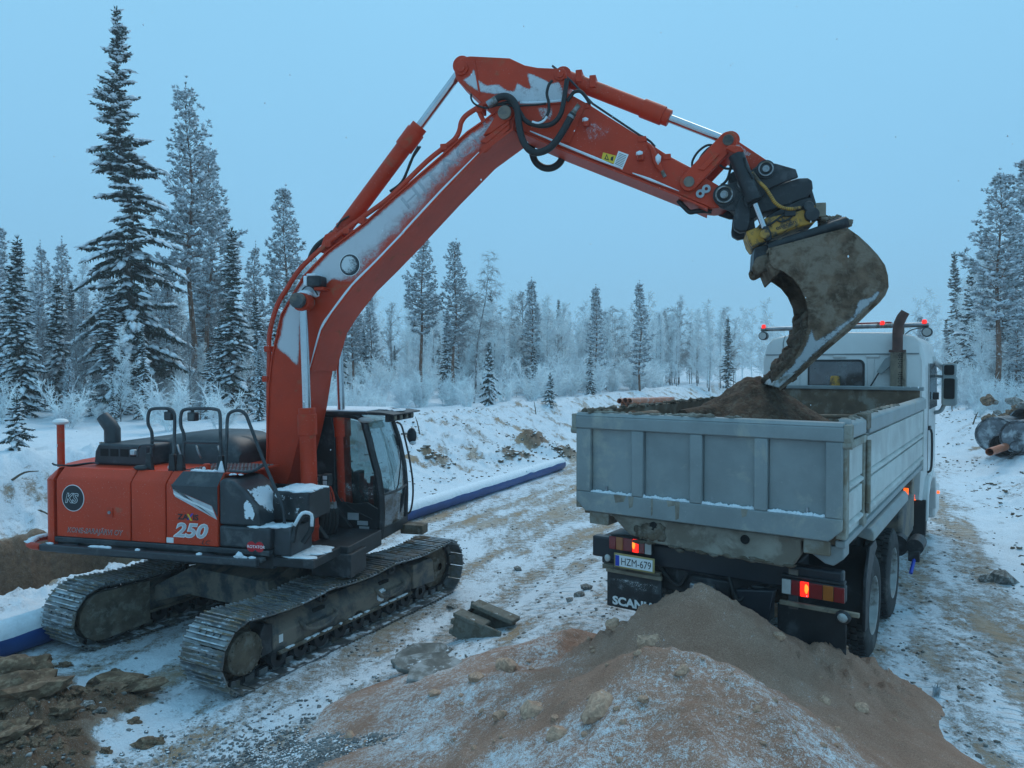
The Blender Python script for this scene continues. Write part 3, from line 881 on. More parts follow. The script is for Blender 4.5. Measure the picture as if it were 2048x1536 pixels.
def pine(seed, h=11., r=1.5, low=.35, snow=.6, dens=1.0, bend=.015, dead=8):
    rg = random.Random(seed); tp = trunk_pts(h, rg, bend)
    T, C, S = TB(), TB(), TB()
    zz = np.linspace(-.3, h, 10)
    T.tube([tp(z) for z in zz], [max(.014, h*.0115*(1-max(z, 0)/h*.95)) for z in zz], 7)
    z = h*low
    def tuft(p, d, sc):
        for k in range(7):
            dd = d*1.0+np.array([rg.gauss(0, .55), rg.gauss(0, .55), rg.gauss(.15, .45)])
            C.blade(p, dd, .24*sc*rg.uniform(.7, 1.2), .032*sc, rg)
        if rg.random() < snow:
            w = rg.uniform(.085, .16)*sc
            S.blob(p+d*.05+np.array([0, 0, .055*sc]), d, w*1.25, w, w*.6, rg)
    while z < h*.97:
        t = (z-h*low)/(h*(1-low)); th = z/h
        prof = (math.sin(min(1, t*1.9+.22)*1.57))*(1-t)**.75*rg.uniform(.75, 1.2)
        nb = rg.randint(5, 7); a0 = rg.random()*6.28
        for k in range(nb):
            if rg.random() > dens: continue
            az = a0+6.283*k/nb+rg.uniform(-.45, .45)
            L = max(.12, r*prof*rg.uniform(.45, 1.3)); tsc = .62+.42*(1-t)
            rise = .22+1.05*t*t; drop = .38*(1-t)
            d = np.array([math.cos(az), math.sin(az), 0]); sdv = np.array([-d[1], d[0], 0])
            base = tp(z+rg.uniform(-.12, .12))
            def bp(q): return base+d*L*q*(1-.15*t)+np.array([0, 0, L*(rise*q-drop*q*q*1.3+.55*q**3)])
            T.twig(base, bp(.55), .014*L+.006, .010*L+.004); T.twig(bp(.55), bp(1), .010*L+.004, .004)
            n2 = max(4, int(L*9))
            for i in range(n2):
                q = .25+.75*(i+rg.random())/n2
                p = bp(min(q, 1)); sg = rg.choice((-1, 1))
                dd = d*rg.uniform(.3, 1)+sdv*sg*rg.uniform(.3, 1.1)+np.array([0, 0, rg.uniform(.0, .7)])
                dd /= np.linalg.norm(dd)
                l2 = (.16+.30*L*(1.2-q))*rg.uniform(.5, 1.1)
                e = p+dd*l2
                T.twig(p, e, .007, .004)
                tuft(e, dd, tsc)
                if l2 > .28: tuft(p+dd*l2*.55, dd, .85*tsc)
            tuft(bp(1), bp(1)-bp(.9), tsc)
        z += .30+.20*(1-t)
    for q in (.965, .985, 1.0, 1.02): tuft(tp(h*q), np.array([rg.uniform(-.2, .2), rg.uniform(-.2, .2), 1.]), .55)
    for k in range(dead):
        z = rg.uniform(.10, low)*h; az = rg.random()*6.28; L = rg.uniform(.3, .9)
        b = tp(z); e = b+np.array([math.cos(az)*L, math.sin(az)*L, rg.uniform(-.3, .15)*L])
        T.twig(b, e, .012, .005)
        if rg.random() < .7: S.blob((b+e)/2+np.array([0, 0, .03]), e-b, L*.4, .03, .03, rg)
    return T, C, S

def birch(seed, h=6., spread=.28, nmain=26, up=1.0, droop=.35, thick=1.0, low=.05):
    """bare frosted broadleaf: stem, branches and a haze of rimed twigs"""
    rg = random.Random(seed); tp = trunk_pts(h, rg, .03)
    T, C = TB(), TB()
    zz = np.linspace(-.2, h*.93, 8)
    T.tube([tp(z) for z in zz], [max(.012, h*.0085*(1-max(z, 0)/h)) for z in zz], 6)
    for k in range(nmain):
        t = low+(.96-low)*((k+rg.random())/nmain)**.9
        z = h*t; az = rg.random()*6.283
        L = h*spread*1.35*(1.06-t)**.85*rg.uniform(.5, 1.2)
        d = np.array([math.cos(az), math.sin(az), up*rg.uniform(.5, 1.2)]); d /= np.linalg.norm(d)
        b = tp(z)
        def bp(q): return b+d*L*q-np.array([0, 0, droop*.35*L*q*q])
        C.twig(b, bp(.5), .010*thick, .008*thick); C.twig(bp(.5), bp(1), .008*thick, .005*thick)
        nt_ = max(7, int(L*11))
        for i in range(nt_):
            q = .15+.85*(i+rg.random())/nt_
            p = bp(q)
            dd = d+np.array([rg.gauss(0, .6), rg.gauss(0, .6), rg.gauss(-.1, .45)]); dd /= np.linalg.norm(dd)
            l2 = L*.42*(1.15-q)*rg.uniform(.5, 1.2)+.10
            e = p+dd*l2-np.array([0, 0, droop*.25*l2])
            C.twig(p, e, .006*thick, .005*thick)
            for j in range(3):
                q3 = .3+.7*(j+rg.random())/3
                p3 = p+(e-p)*q3
                d3 = dd+np.array([rg.gauss(0, .8), rg.gauss(0, .8), rg.gauss(-.2, .6)]); d3 /= np.linalg.norm(d3)
                e3 = p3+d3*(.10+.22*rg.random())*(.6+.08*h)-np.array([0, 0, droop*.08])
                C.twig(p3, e3, .0055*thick, .004*thick)
    return T, C

def shrub(seed, h=1.3):
    rg = random.Random(seed); C = TB()
    for k in range(14):
        az = rg.random()*6.283; d = np.array([math.cos(az)*rg.uniform(.1, .7), math.sin(az)*rg.uniform(.1, .7), 1.]); d /= np.linalg.norm(d)
        b = np.array([rg.uniform(-.12, .12), rg.uniform(-.12, .12), -.1]); L = h*rg.uniform(.6, 1.1)
        C.twig(b, b+d*L, .009, .005)
        for i in range(26):
            p = b+d*L*rg.uniform(.2, 1); dd = d+np.array([rg.gauss(0, .6), rg.gauss(0, .6), rg.gauss(0, .3)]); dd /= np.linalg.norm(dd)
            e = p+dd*rg.uniform(.12, .4)*h*.6
            C.twig(p, e, .0065, .005)
            C.twig(p+(e-p)*.5, p+(e-p)*.5+np.array([rg.gauss(0, .1), rg.gauss(0, .1), rg.gauss(.03, .08)])*h, .006, .005)
    return C

def proto_conifer(kind, *a, **k):
    T, C, S = (spruce if kind == 'spruce' else pine)(*a, **k)
    nm = kind
    bark = M_BARK if kind == 'spruce' else M_PBARK
    nd = M_NEEDLE if kind == 'spruce' else M_PNEEDLE
    whole = TB(); whole.v = list(T.v); whole.f = list(T.f); whole.mi = [0]*len(T.f)
    whole.add(C.v, C.f, 1); whole.add(S.v, S.f, 2)
    return dict(trunk=T.mesh('trunk', bark, 0), crown=C.mesh('crown', nd, 0), snow=S.mesh('branch_snow', M_TSNOW, 180),
                whole=whole.mesh(nm+'_tree', [bark, nd, M_TSNOW], 0), h=k.get('h', 10.), kind=kind)
PROTO = dict(
    giant=proto_conifer('spruce', 11, h=16.6, r=2.55, low=.13, dens=.80, snow=.85, gaps=.30, bend=.004),
    s1=proto_conifer('spruce', 21, h=9., r=1.35, low=.03, dens=.95, snow=.95),
    s2=proto_conifer('spruce', 22, h=9., r=1.15, low=.05, dens=.85, snow=.9, gaps=.3),
    s3=proto_conifer('spruce', 23, h=6., r=.95, low=.02, dens=.95, snow=1.1),
    young=proto_conifer('spruce', 24, h=3., r=.8, low=.05, dens=.9, snow=1.25),
    p1=proto_conifer('pine', 31, h=14., r=1.7, low=.40, snow=.75),
    p2=proto_conifer('pine', 32, h=11., r=1.5, low=.34, snow=.8),
    p3=proto_conifer('pine', 33, h=11., r=1.2, low=.25, snow=.85, dens=.9),
    p4=proto_conifer('pine', 34, h=9., r=1.05, low=.15, snow=.9),
)
BIRCH = []
for i, (sp, nm, up, dr, th) in enumerate([(.22, 44, 2.4, .25, 1.9), (.18, 48, 3.0, .1, 1.8), (.26, 40, 1.6, .5, 1.9), (.16, 46, 3.4, .1, 1.8), (.24, 40, 1.9, .6, 1.9)]):
    T, C = birch(50+i, 6.5, sp, nm, up, dr, th)
    w = TB(); w.v = list(T.v); w.f = list(T.f); w.mi = [0]*len(T.f); w.add(C.v, C.f, 1)
    BIRCH.append(dict(trunk=T.mesh('trunk', M_DARKTWIG, 0), crown=C.mesh('crown', M_FROST, 0), whole=w.mesh('frosted_birch', [M_DARKTWIG, M_FROST], 0), h=6.5, kind='birch'))
BIRCH_DK = []
for i, (sp, nm, up, dr, th) in enumerate([(.24, 34, 2.0, .3, 1.3), (.28, 30, 1.3, .7, 1.3)]):
    T, C = birch(150+i, 6.5, sp, nm, up, dr, th)
    w = TB(); w.v = list(T.v); w.f = list(T.f); w.mi = [0]*len(T.f); w.add(C.v, C.f, 1)
    BIRCH_DK.append(dict(trunk=T.mesh('trunk', M_DARKTWIG, 0), crown=C.mesh('crown', M_FROSTDK, 0), whole=w.mesh('half_frosted_birch', [M_DARKTWIG, M_FROSTDK], 0), h=6.5, kind='birch'))
TB_, CB_ = birch(77, 11., .26, 34, 1.0, 1.3, 1.3, .3)
BIG_BIRCH = dict(trunk=TB_.mesh('trunk', M_DARKTWIG, 0), crown=CB_.mesh('crown', M_FROSTDK, 0), h=11., kind='birch')
SHRUBS = [shrub(90+i, 1.3).mesh('frosted_shrub', M_FROST, 0) for i in range(4)]

def plant(pr, x, y, H, label, cat, group=None, parts=False, lean=(0, 0), wide=1.0, rot=None, name=None):
    k = H/pr['h']; z = hz(x, y)-.05
    rz = random.random()*6.283 if rot is None else rot
    nm = name or dict(spruce='spruce_tree', pine='pine_tree', birch='birch_tree')[pr['kind']]
    if parts:
        o = thing(nm, label, cat, (x, y, z), rz, group)
        for p in ('trunk', 'crown', 'snow'):
            if p in pr:
                c = bpy.data.objects.new('branch_snow' if p == 'snow' else p, pr[p]); COL.objects.link(c); c.parent = o
    else:
        o = bpy.data.objects.new(nm, pr['whole']); COL.objects.link(o); tag(o, label, cat, group)
        o.location = (x, y, z)
    o.scale = (k*wide, k*wide, k)
    o.rotation_euler = (lean[0], lean[1], rz)
    return o
def at_px(px, depth):
    x = (px-1024)/FPX*depth
    return x, depth
def top_h(px, depth, ytop):
    x, y = at_px(px, depth)
    ztop = CAM_H+(733-ytop)/FPX*depth
    return ztop-hz(x, y)
def tree_px(prn, px, depth, ytop, label, cat='tree', **kw):
    x, y = at_px(px, depth)
    return plant(PROTO[prn], x, y, top_h(px, depth, ytop), label, cat, **kw)
random.seed(3)
NAMED = [
    ('giant', 283, 29.5, 28, 'giant dark spruce towering over the other trees behind the excavator tail', dict(parts=True, rot=.6, lean=(0, -.055))),
    ('s1', 225, 28.0, 575, 'broad snow laden spruce standing at the foot of the giant spruce', dict(parts=True, wide=1.55)),
    ('p1', 385, 33.0, 178, 'tall pine with reddish trunk right beside the giant spruce', dict(parts=True, rot=1., wide=.95)),
    ('p2', 418, 40.0, 300, 'tall pale pine close behind the reddish trunked pine', dict(parts=True)),
    ('s2', 466, 29.0, 455, 'slim dark spruce left of the orange boom cylinder with heavy snow pads', dict(parts=True, wide=1.15)),
    ('p2', 570, 42.0, 380, 'pine rising behind the lower part of the orange boom', dict(parts=True)),
    ('p3', 512, 46.0, 490, 'thin far pine between the slim dark spruce and the boom', {}),
    ('s1', 38, 26.0, 472, 'snow laden spruce at the left edge of the forest', dict(parts=True, wide=1.1)),
    ('s3', 115, 31.0, 560, 'small snow padded spruce between the left edge spruce and the giant spruce', dict(parts=True)),
    ('p3', 126, 44.0, 480, 'thin far pine above the small snow padded spruce', {}),
    ('p3', 86, 46.0, 488, 'thin far pine just right of the left edge spruce', {}),
    ('p4', -2, 40.0, 452, 'pine cut by the left border of the photo', {}),
    ('young', 30, 17.6, 790, 'low snow covered young spruce at the left edge of the snowfield', dict(parts=True, wide=1.2)),
    ('p1', 842, 42.0, 462, 'dark crowned pine with straight bare trunk behind the cab', dict(parts=True, rot=2., wide=1.1)),
    ('p2', 908, 41.0, 485, 'snowy pine just right of the dark crowned pine', dict(parts=True, wide=1.05)),
    ('p2', 706, 44.0, 575, 'snowy pine with twin trunk glimpsed under the boom', dict(parts=True, wide=1.2)),
    ('p3', 742, 48.0, 590, 'thin pine under the boom between two snowy pines', {}),
    ('p4', 1064, 52.0, 560, 'narrow pine in the birch thicket above the brown bank heap', dict(parts=True)),
    ('s3', 1068, 46.0, 690, 'small snow padded spruce below the narrow pine left of the truck box', dict(parts=True, wide=.9)),
    ('p4', 1192, 54.0, 574, 'narrow pine above the left corner of the truck tailgate', dict(parts=True)),
    ('s3', 1180, 47.0, 690, 'small dark spruce directly above the left corner of the truck tailgate', dict(parts=True, wide=.85)),
    ('p4', 1280, 56.0, 566, 'tallest narrow pine between the boom and the truck cab', dict(parts=True)),
    ('s2', 1456, 60.0, 636, 'small green topped conifer left of the bucket', dict(parts=True)),
    ('young', 978, 36.0, 690, 'thin young spruce with bare tip on the snow behind the bank', dict(parts=True, wide=.7)),
    ('young', 1100, 38.0, 748, 'short young spruce at the rim of the bank', dict(parts=True)),
    ('p2', 1994, 36.0, 352, 'tall pine with bare reddish trunk at the right edge beside the pipes', dict(parts=True, rot=.4, wide=1.15)),
    ('p2', 2058, 38.0, 320, 'pine cut by the right border of the photo', dict(parts=True, wide=1.2)),
    ('s2', 1893, 75.0, 640, 'distant dark spruce right of the truck mirror', {}),
    ('p4', 1840, 75.0, 632, 'distant pine peeping over the right end of the light bar', {}),
]
for prn, px, dp, yt, lb, kw in NAMED:
    tree_px(prn, px, dp, yt, lb, group='snowy conifers one can tell apart', **kw)
x, y = at_px(945, 40)
plant(BIG_BIRCH, x, y, top_h(945, 40, 490), 'tall bare birch leaning right beside the snowy pine behind the bank', 'tree', 'snowy conifers one can tell apart', True, lean=(0, .10))['group'] = 'bare birches one can tell apart'
x, y = at_px(1945, 48)
plant(BIRCH[0], x, y, top_h(1945, 48, 545), 'bare frosted birch left of the right edge pine', 'tree', 'bare birches one can tell apart', True)

# the forest behind: individual trees
def forest(n, pxr, dr, yr, conif, seed, where, dark=.15):
    rg = random.Random(seed)
    for i in range(n):
        px = rg.uniform(*pxr); dp = rg.uniform(*dr)
        x, y = at_px(px, dp)
        s_, d_ = sd(np.array([x]), np.array([y]))
        if -13 < d_[0] < 9.5 and dp < 70: continue
        if -12 < d_[0] < 4: continue
        H = top_h(px, dp, rg.uniform(*yr))
        if H < 1.5: continue
        if rg.random() < conif:
            prn = rg.choice(['s1', 's2', 's3', 'p3', 'p4', 'p3', 'p2'])
            sp = prn[0] == 's'
            o = plant(PROTO[prn], x, y, H*rg.uniform(.78, 1.05), 'snow covered %s %s' % ('spruce' if sp else 'pine', where), 'tree',
                  ('spruces ' if sp else 'pines ')+where, rot=rg.random()*6)
        else:
            plant(rg.choice(BIRCH if rg.random() > dark else BIRCH_DK), x, y, H*rg.uniform(.84, 1.08), 'bare frosted birch '+where, 'tree', 'frosted birches '+where, rot=rg.random()*6, wide=rg.uniform(.8, 1.15))
forest(96, (-160, 640), (33, 60), (500, 650), .45, 1, 'in the tall stand behind the excavator tail', .5)
forest(72, (-160, 640), (25, 36), (600, 760), .30, 2, 'among the undergrowth behind the excavator tail', .55)
forest(84, (640, 1010), (44, 80), (570, 690), .22, 4, 'in the stand seen between the boom and the brown bank heap')
forest(190, (940, 1570), (50, 88), (592, 655), .04, 5, 'in the far thicket between boom and truck cab')
forest(110, (960, 1570), (45, 60), (660, 745), .05, 6, 'in the low front row of the thicket between boom and truck cab')
forest(46, (1905, 2300), (36, 75), (440, 620), .35, 7, 'in the stand right of the road')
forest(34, (1880, 2200), (34, 60), (620, 740), .12, 8, 'in the low growth right of the road')
# shrubs on the snow in front of the trees
rg = random.Random(9)
for i in range(230):
    px = (rg.uniform(560, 1540) if i < 178 else rg.uniform(-60, 560)) if i < 200 else rg.uniform(1890, 2150)
    dp = (rg.uniform(30, 60) if i % 3 else rg.uniform(26, 40)) if px > 560 else rg.uniform(22, 36)
    x, y = at_px(px, dp)
    s_, d_ = sd(np.array([x]), np.array([y]))
    if -13.5 < d_[0] < 7.2: continue
    o = bpy.data.objects.new('frosted_shrub', rg.choice(SHRUBS)); COL.objects.link(o)
    tag(o, 'leafless frosted shrub poking out of the snow before the forest', 'shrub', 'frosted shrubs before the forest')
    k = rg.uniform(.6, 1.5)*(1.35 if dp > 40 else 1)
    o.location = (x, y, hz(x, y)-.03); o.scale = (k, k, k); o.rotation_euler = (0, 0, rg.random()*6)
for i in range(130):
    px = rg.uniform(1080, 1560); dp = rg.uniform(46, 70)
    x, y = at_px(px, dp)
    s_, d_ = sd(np.array([x]), np.array([y]))
    if -12 < d_[0] < 7.2: continue
    o = bpy.data.objects.new('frosted_shrub', rg.choice(SHRUBS)); COL.objects.link(o)
    tag(o, 'frosted shrub under the far birches seen over the truck tailgate', 'shrub', 'frosted shrubs under the far birches')
    k = rg.uniform(1.1, 2.2)
    o.location = (x, y, hz(x, y)-.03); o.scale = (k*1.2, k*1.2, k); o.rotation_euler = (0, 0, rg.random()*6)
# the far wood that reads as one mass
def far_wood():
    rg = random.Random(12); W = TB()
    b = BIRCH[1]['whole']
    T, C = birch(61, 9., .26, 20, 1.3, .3, 5.5)
    V = np.array(C.v+T.v); F = C.f+[tuple(i+len(C.v) for i in f) for f in T.f]
    nf = len(F)
    allv = []; allf = []; off = 0
    for i in range(230):
        px = rg.uniform(-300, 2350); dp = rg.uniform(85, 130)
        x, y = at_px(px, dp)
        s_, d_ = sd(np.array([x]), np.array([y]))
        if -13 < d_[0] < -3: continue
        k = rg.uniform(.75, 1.25); a = rg.random()*6.28
        M = np.array([[math.cos(a)*k, -math.sin(a)*k, 0], [math.sin(a)*k, math.cos(a)*k, 0], [0, 0, k]])
        allv.append(V@M.T+np.array([x, y, hz(x, y)*.5+1.1]))
        allf += [tuple(j+off for j in f) for f in F]; off += len(V)
    me = bpy.data.meshes.new('far_wood'); me.from_pydata([tuple(p) for p in np.concatenate(allv)], [], allf); me.materials.append(M_FROST)
    o = bpy.data.objects.new('far_wood', me); COL.objects.link(o)
    tag(o, 'far mass of frosted wood closing the horizon behind the nearer trees', 'forest', kind='stuff')
far_wood()
# ================================================================== EXCAVATOR
ex = thing('excavator', 'orange crawler excavator lifting its muddy bucket over the tipper truck', 'excavator', (-3.31, 10.26, 0.0))
TY, UY = TF.yaw, UF.yaw
def lower(mb, name, m, parent=None, **k):
    return mb.build(name, m, ex if parent is None else parent, rz=TY if parent is None else None, **k)
def upper(mb, name, m, parent=None, **k):
    return mb.build(name, m, ex if parent is None else parent, rz=UY if parent is None else None, **k)
def U3(px, py, y):
    a, b = UF.aty(px, py, y); return (a, y, b)
def z1(x, y): return 60+x/4.096, 780+y/4.096
def z2(x, y): return 500+x/4.096, 780+y/4.096
def z5(x, y): return 500+x/3.84, 400+y/3.84
def z6(x, y): return 780+x/4.096, 90+y/4.096
def z7(x, y): return 1260+x/4.096, 220+y/4.096
def z8(x, y): return 1400+x/3.658, 420+y/3.658
def UP(pts, y, zz=None):
    return [UF.aty(*(zz(*p) if zz else p), y) for p in pts]
def UP3(pts, y, zz=None):
    return [(a, y, b) for a, b in UP(pts, y, zz)]

# ---------------- undercarriage
RS, RI = .375, .385                    # path radius of the shoes at sprocket and idler
XS, XI, ZS, ZI = -1.92, 1.92, .415, .425
def belt_path(n):
    """closed path of the track in (x,z), with outward normal angle; top run sags on two carrier rollers"""
    top = []
    for k in range(41):
        t = k/40; x = XS+(XI-XS)*t; z0 = ZS+RS+(ZI+RI-ZS-RS)*t
        sag = .045*abs(math.sin(t*3*math.pi))
        top.append((x, z0-sag))
    arc_i = [(XI+RI*math.sin(a), ZI+RI*math.cos(a)) for a in np.linspace(0, math.pi, 16)[1:]]
    bot = [(XI+(XS-XI)*t, (ZI-RI)*(1-t)+(ZS-RS)*t) for t in np.linspace(0, 1, 41)[1:]]
    arc_s = [(XS-RS*math.sin(a), ZS-RS*math.cos(a)) for a in np.linspace(0, math.pi, 16)[1:]]
    P = np.array(top+arc_i+bot+arc_s[:-1])
    Q = np.vstack([P, P[:1]])
    seg = np.hypot(*(Q[1:]-Q[:-1]).T); cum = np.concatenate([[0], np.cumsum(seg)])
    out = []
    for i in range(n):
        q = (i+.35)/n*cum[-1]
        k = min(np.searchsorted(cum, q, 'right')-1, len(seg)-1)
        p = Q[k]+(Q[k+1]-Q[k])*(q-cum[k])/seg[k]
        q2 = (q+.03) % cum[-1]; q1 = (q-.03) % cum[-1]
        def at(q):
            k = min(np.searchsorted(cum, q, 'right')-1, len(seg)-1); return Q[k]+(Q[k+1]-Q[k])*(q-cum[k])/seg[k]
        d = at(q2)-at(q1)
        out.append((p[0], p[1], math.atan2(d[1], d[0])))
    return out
M_EDGE = mat('worn_grouser_edge', (.42, .45, .48), .32, metal=.8, var=.3, vscale=9, dirt=(.26, .20, .13), damt=.42, dscale=4, rnd=True)
NSHOE = 51
def shoe_mesh():
    b = MB(); w = .325; L = .096
    for c_ in (-.062, 0, .052):
        b.box(c_-.007, c_+.007, -w+.001, w-.001, .0365, .0445, 1)
    b.prism([(-L, 0), (L, 0), (L, .014), (.070, .014), (.066, .040), (.054, .040), (.050, .014), (.008, .014), (.004, .036), (-.008, .036), (-.012, .014),
             (-.052, .014), (-.056, .040), (-.068, .040), (-.072, .014), (-L, .014)], -w, w, 'y')
    b.box(-.06, .06, -.13, -.07, -.07, -.001); b.box(-.06, .06, .07, .13, -.07, -.001)
    for yy in (-.16, -.06, .06, .16):
        b.cyl((.028, yy, .013), (.028, yy, .026), .013, n=6)
    for i, f in enumerate(b.f):
        zs_ = [b.v[k][2] for k in f]
        if min(zs_) > .034: b.mi[i] = 1
    return b.mesh('shoe', [M_SHOE, M_EDGE], 30)
SHOE = shoe_mesh()
ROLLER = MB().lathe([(.05, -.2), (.12, -.2), (.125, -.12), (.09, -.11), (.09, .11), (.125, .12), (.12, .2), (.05, .2)], (0, 0, 0), 'y', 16).mesh('roller', M_BLACK, 40)
for side, cy in ((-1, -1.295), (1, 1.295)):
    chain = MB()
    bp = belt_path(NSHOE)
    for x, z, a in bp:          # inner link plates
        c, s = math.cos(a), math.sin(a)
        for yy in (-.10, .10):
            q = []
            for dx, dz in ((-.085, -.012), (.085, -.012), (.085, -.085), (-.085, -.085)):
                q.append((x+dx*c+dz*s, z+dx*s-dz*c if False else z+dx*s+dz*c*(-1)*(-1)))
            # outward is to the left of travel for this direction (clockwise), i.e. normal (-s, c)
            q = [(x+dx*c-dz*s, z+dx*s+dz*c) for dx, dz in ((-.085, -.012), (.085, -.012), (.085, -.085), (-.085, -.085))]
            chain.prism(q, cy+yy-.02, cy+yy+.02, 'y')
    tr = lower(chain, 'track', M_BLACK)
    if side > 0: tr['label'] = 'far crawler track'
    else: tr['label'] = 'near crawler track with snow and mud between its grousers'
    for x, z, a in bp:
        o = bpy.data.objects.new('shoe', SHOE); COL.objects.link(o); o.parent = tr
        o.location = (x, cy, z); o.rotation_euler = (0, -a, 0)
    # sprocket with hub, idler, rollers
    f = -1 if side < 0 else -1          # visible side faces the camera for both tracks
    sp = MB()
    teeth = []
    for k in range(42):
        r = .325 if k % 2 else .285
        teeth.append((XS+r*math.cos(k*math.pi/21), ZS+r*math.sin(k*math.pi/21)))
    sp.prism(teeth, cy-.03, cy+.03, 'y')
    sp.lathe([(.0, -.24), (.20, -.24), (.232, -.22), (.232, -.02)], (XS, cy, ZS), 'y', 28)
    for k in range(14):
        a = k*6.283/14
        sp.cyl((XS+.205*math.cos(a), cy-.238, ZS+.205*math.sin(a)), (XS+.205*math.cos(a), cy-.255, ZS+.205*math.sin(a)), .014, n=6)
    sp.lathe([(.232, .02), (.232, .22), (0, .23)], (XS, cy, ZS), 'y', 20)
    sp.build('sprocket', M_MUDDARK if side < 0 else M_FRAME, tr)
    idl = MB().lathe([(.06, -.15), (.16, -.13), (.30, -.06), (.335, -.06), (.335, .06), (.30, .06), (.16, .13), (.06, .15)], (XI, cy, ZI), 'y', 28)
    idl.build('idler', M_MUDDARK, tr)
    for k in range(9):
        o = bpy.data.objects.new('roller', ROLLER); COL.objects.link(o); o.parent = tr
        o.location = (-1.42+k*.345, cy, .205)
    for xx in (-.62, .75):
        o = bpy.data.objects.new('roller', ROLLER); COL.objects.link(o); o.parent = tr
        o.location = (xx, cy, .665); o.scale = (.6, .7, .6)
    # side frame: box with a sloping shelf above
    fr = MB()
    o1, o2 = (cy-.20, cy+.20)
    prof = [(o1, .255), (o1, .47), (cy-.06, .63), (cy+.06, .63), (o2, .47), (o2, .255)]
    fr.prism(prof, -1.50, 1.12, 'x')
    tfm = lower(fr, 'track_frame', M_FRAME, bevel=.012)
    g = MB()
    g.prism([(1.12, .30), (1.12, .645), (1.55, .66), (1.62, .60), (1.66, .28)], cy-.235, cy+.235, 'y')
    g.build('front_guard', M_FRAME, tfm, bevel=.01)
    g = MB().box(-1.45, 1.10, o1-.035, o1-.002, .235, .275)
    g.box(-1.45, 1.10, o2+.002, o2+.035, .235, .275)
    g.build('guard_rail', M_MUDDARK, tfm, bevel=.006)
    # rear guard near the sprocket
    g = MB().prism([(-1.50, .28), (-1.50, .60), (-1.62, .64), (-1.70, .50), (-1.66, .28)], cy-.19, cy+.19, 'y')
    g.build('rear_guard', M_BLACK, tfm, bevel=.01)
    if side > 0:   # rounded inner cover over the far sprocket
        pts = [(XS+.30*math.cos(a), ZS+.30*math.sin(a)) for a in np.linspace(math.pi*.5, math.pi*1.5, 15)]+[(-1.28, .14), (-1.28, .70)]
        g = MB().prism(pts, cy-.235, cy-.30, 'y'); g.build('sprocket_cover', M_MUDDARK, tfm, bevel=.008)
    if side < 0:
        for xx, nm in ((-.78, 'step'), (.62, 'step')):
            g = MB()
            pts = [(xx+.29*math.cos(a), .46+.10*math.sin(a)) for a in np.linspace(math.pi, 2*math.pi, 13)]
            P3 = [(p[0], o1-.05, p[1]) for p in pts]
            g.tube([(xx-.29, o1+.03, .50)]+P3+[(xx+.29, o1+.03, .50)], .024, 7)
            g.prism([(p[0], p[1]) for p in pts]+[(xx+.25, .44), (xx-.25, .44)], o1-.055, o1-.005, 'y')
            g.build('step', M_FRAME, tfm, bevel=.004)
        for xx in (-.72, .55):
            g = MB().prism([(xx-.10, o1+.045), (xx+.10, o1+.045), (xx+.08, o1+.105), (xx-.08, o1+.105)], .5075, .563, 'z')
            g.build('drain_opening', M_HOLE, tfm)
        g = MB().box(-1.42, -1.36, o1-.006, o1-.001, .36, .45); g.build('sticker', M_WHITE, tfm)
        sb = MB(); rr = random.Random(4)
        for k in range(26):
            x = rr.uniform(-1.4, 1.1); sb.lump((x, o1-.02-.0*x, .272), (rr.uniform(.03, .09), .022, .018), 1, k, .3)
        for k in range(12):
            sb.lump((rr.uniform(.35, .5), o1-.01, .34+.012*k), (.05, .02, .03), 1, k+40, .3)
        sb.build('frame_snow', M_SNOW, tfm, smooth=180)
# car body
cb = MB()
cb.prism([(-.85, .42), (.85, .42), (.85, .80), (.5, .92), (-.5, .92), (-.85, .80)], -.75, .75, 'y')
for sx in (-1, 1):
    for sy in (-1, 1):
        cb.add([(sx*.45, sy*.7, .45), (sx*.85, sy*.7, .45), (sx*.85, sy*.7, .82), (sx*.45, sy*.7, .88),
                (sx*.75, sy*1.1, .36), (sx*1.15, sy*1.1, .36), (sx*1.15, sy*1.1, .58), (sx*.75, sy*1.1, .60)],
               [(0,1,2,3), (7,6,5,4), (0,4,5,1), (1,5,6,2), (2,6,7,3), (3,7,4,0)])
lower(cb, 'car_body', M_FRAME, bevel=.01)
lower(MB().cyl((0, 0, .90), (0, 0, 1.09), .62, n=40), 'swing_ring', M_BLACK)

# ---------------- upper works: deck and counterweight
dk = MB().box(-2.42, .80, -1.38, 1.38, 1.09, 1.26)
dk.box(.80, 1.45, -.72, .30, 1.02, 1.24); dk.box(.80, 1.30, .36, 1.38, 1.05, 1.10)
upper(dk, 'revolving_deck', M_BLACK, bevel=.01)
cwp = [(-2.36, -1.44), (-2.43, -1.435), (-2.50, -1.40), (-2.58, -1.30), (-2.74, -1.02), (-2.88, -.6), (-2.94, 0), (-2.88, .6), (-2.74, 1.02), (-2.58, 1.30), (-2.43, 1.43), (-2.36, 1.44)]
cw = MB().prism(cwp, 1.17, 2.06, 'z')
top2 = [(x+(.10 if x < -2.37 else 0), y*.93) for x, y in cwp]
n = len(cwp)
cw2 = MB()
cw2.add([(x, y, 2.062) for x, y in cwp]+[(x, y, 2.205) for x, y in top2],
        [tuple(range(n-1, -1, -1)), tuple(range(n, 2*n))]+[(i, (i+1) % n, (i+1) % n+n, i+n) for i in range(n)])
cw.add(cw2.v, cw2.f)
upper(cw, 'counterweight', M_ORANGE_CLEAN, bevel=.03, seg=3)
# engine house top, orange
hs = MB().box(-2.34, .06, -1.28, 1.30, 1.3, 2.195)
upper(hs, 'engine_house', M_ORANGE_CLEAN, bevel=.01)
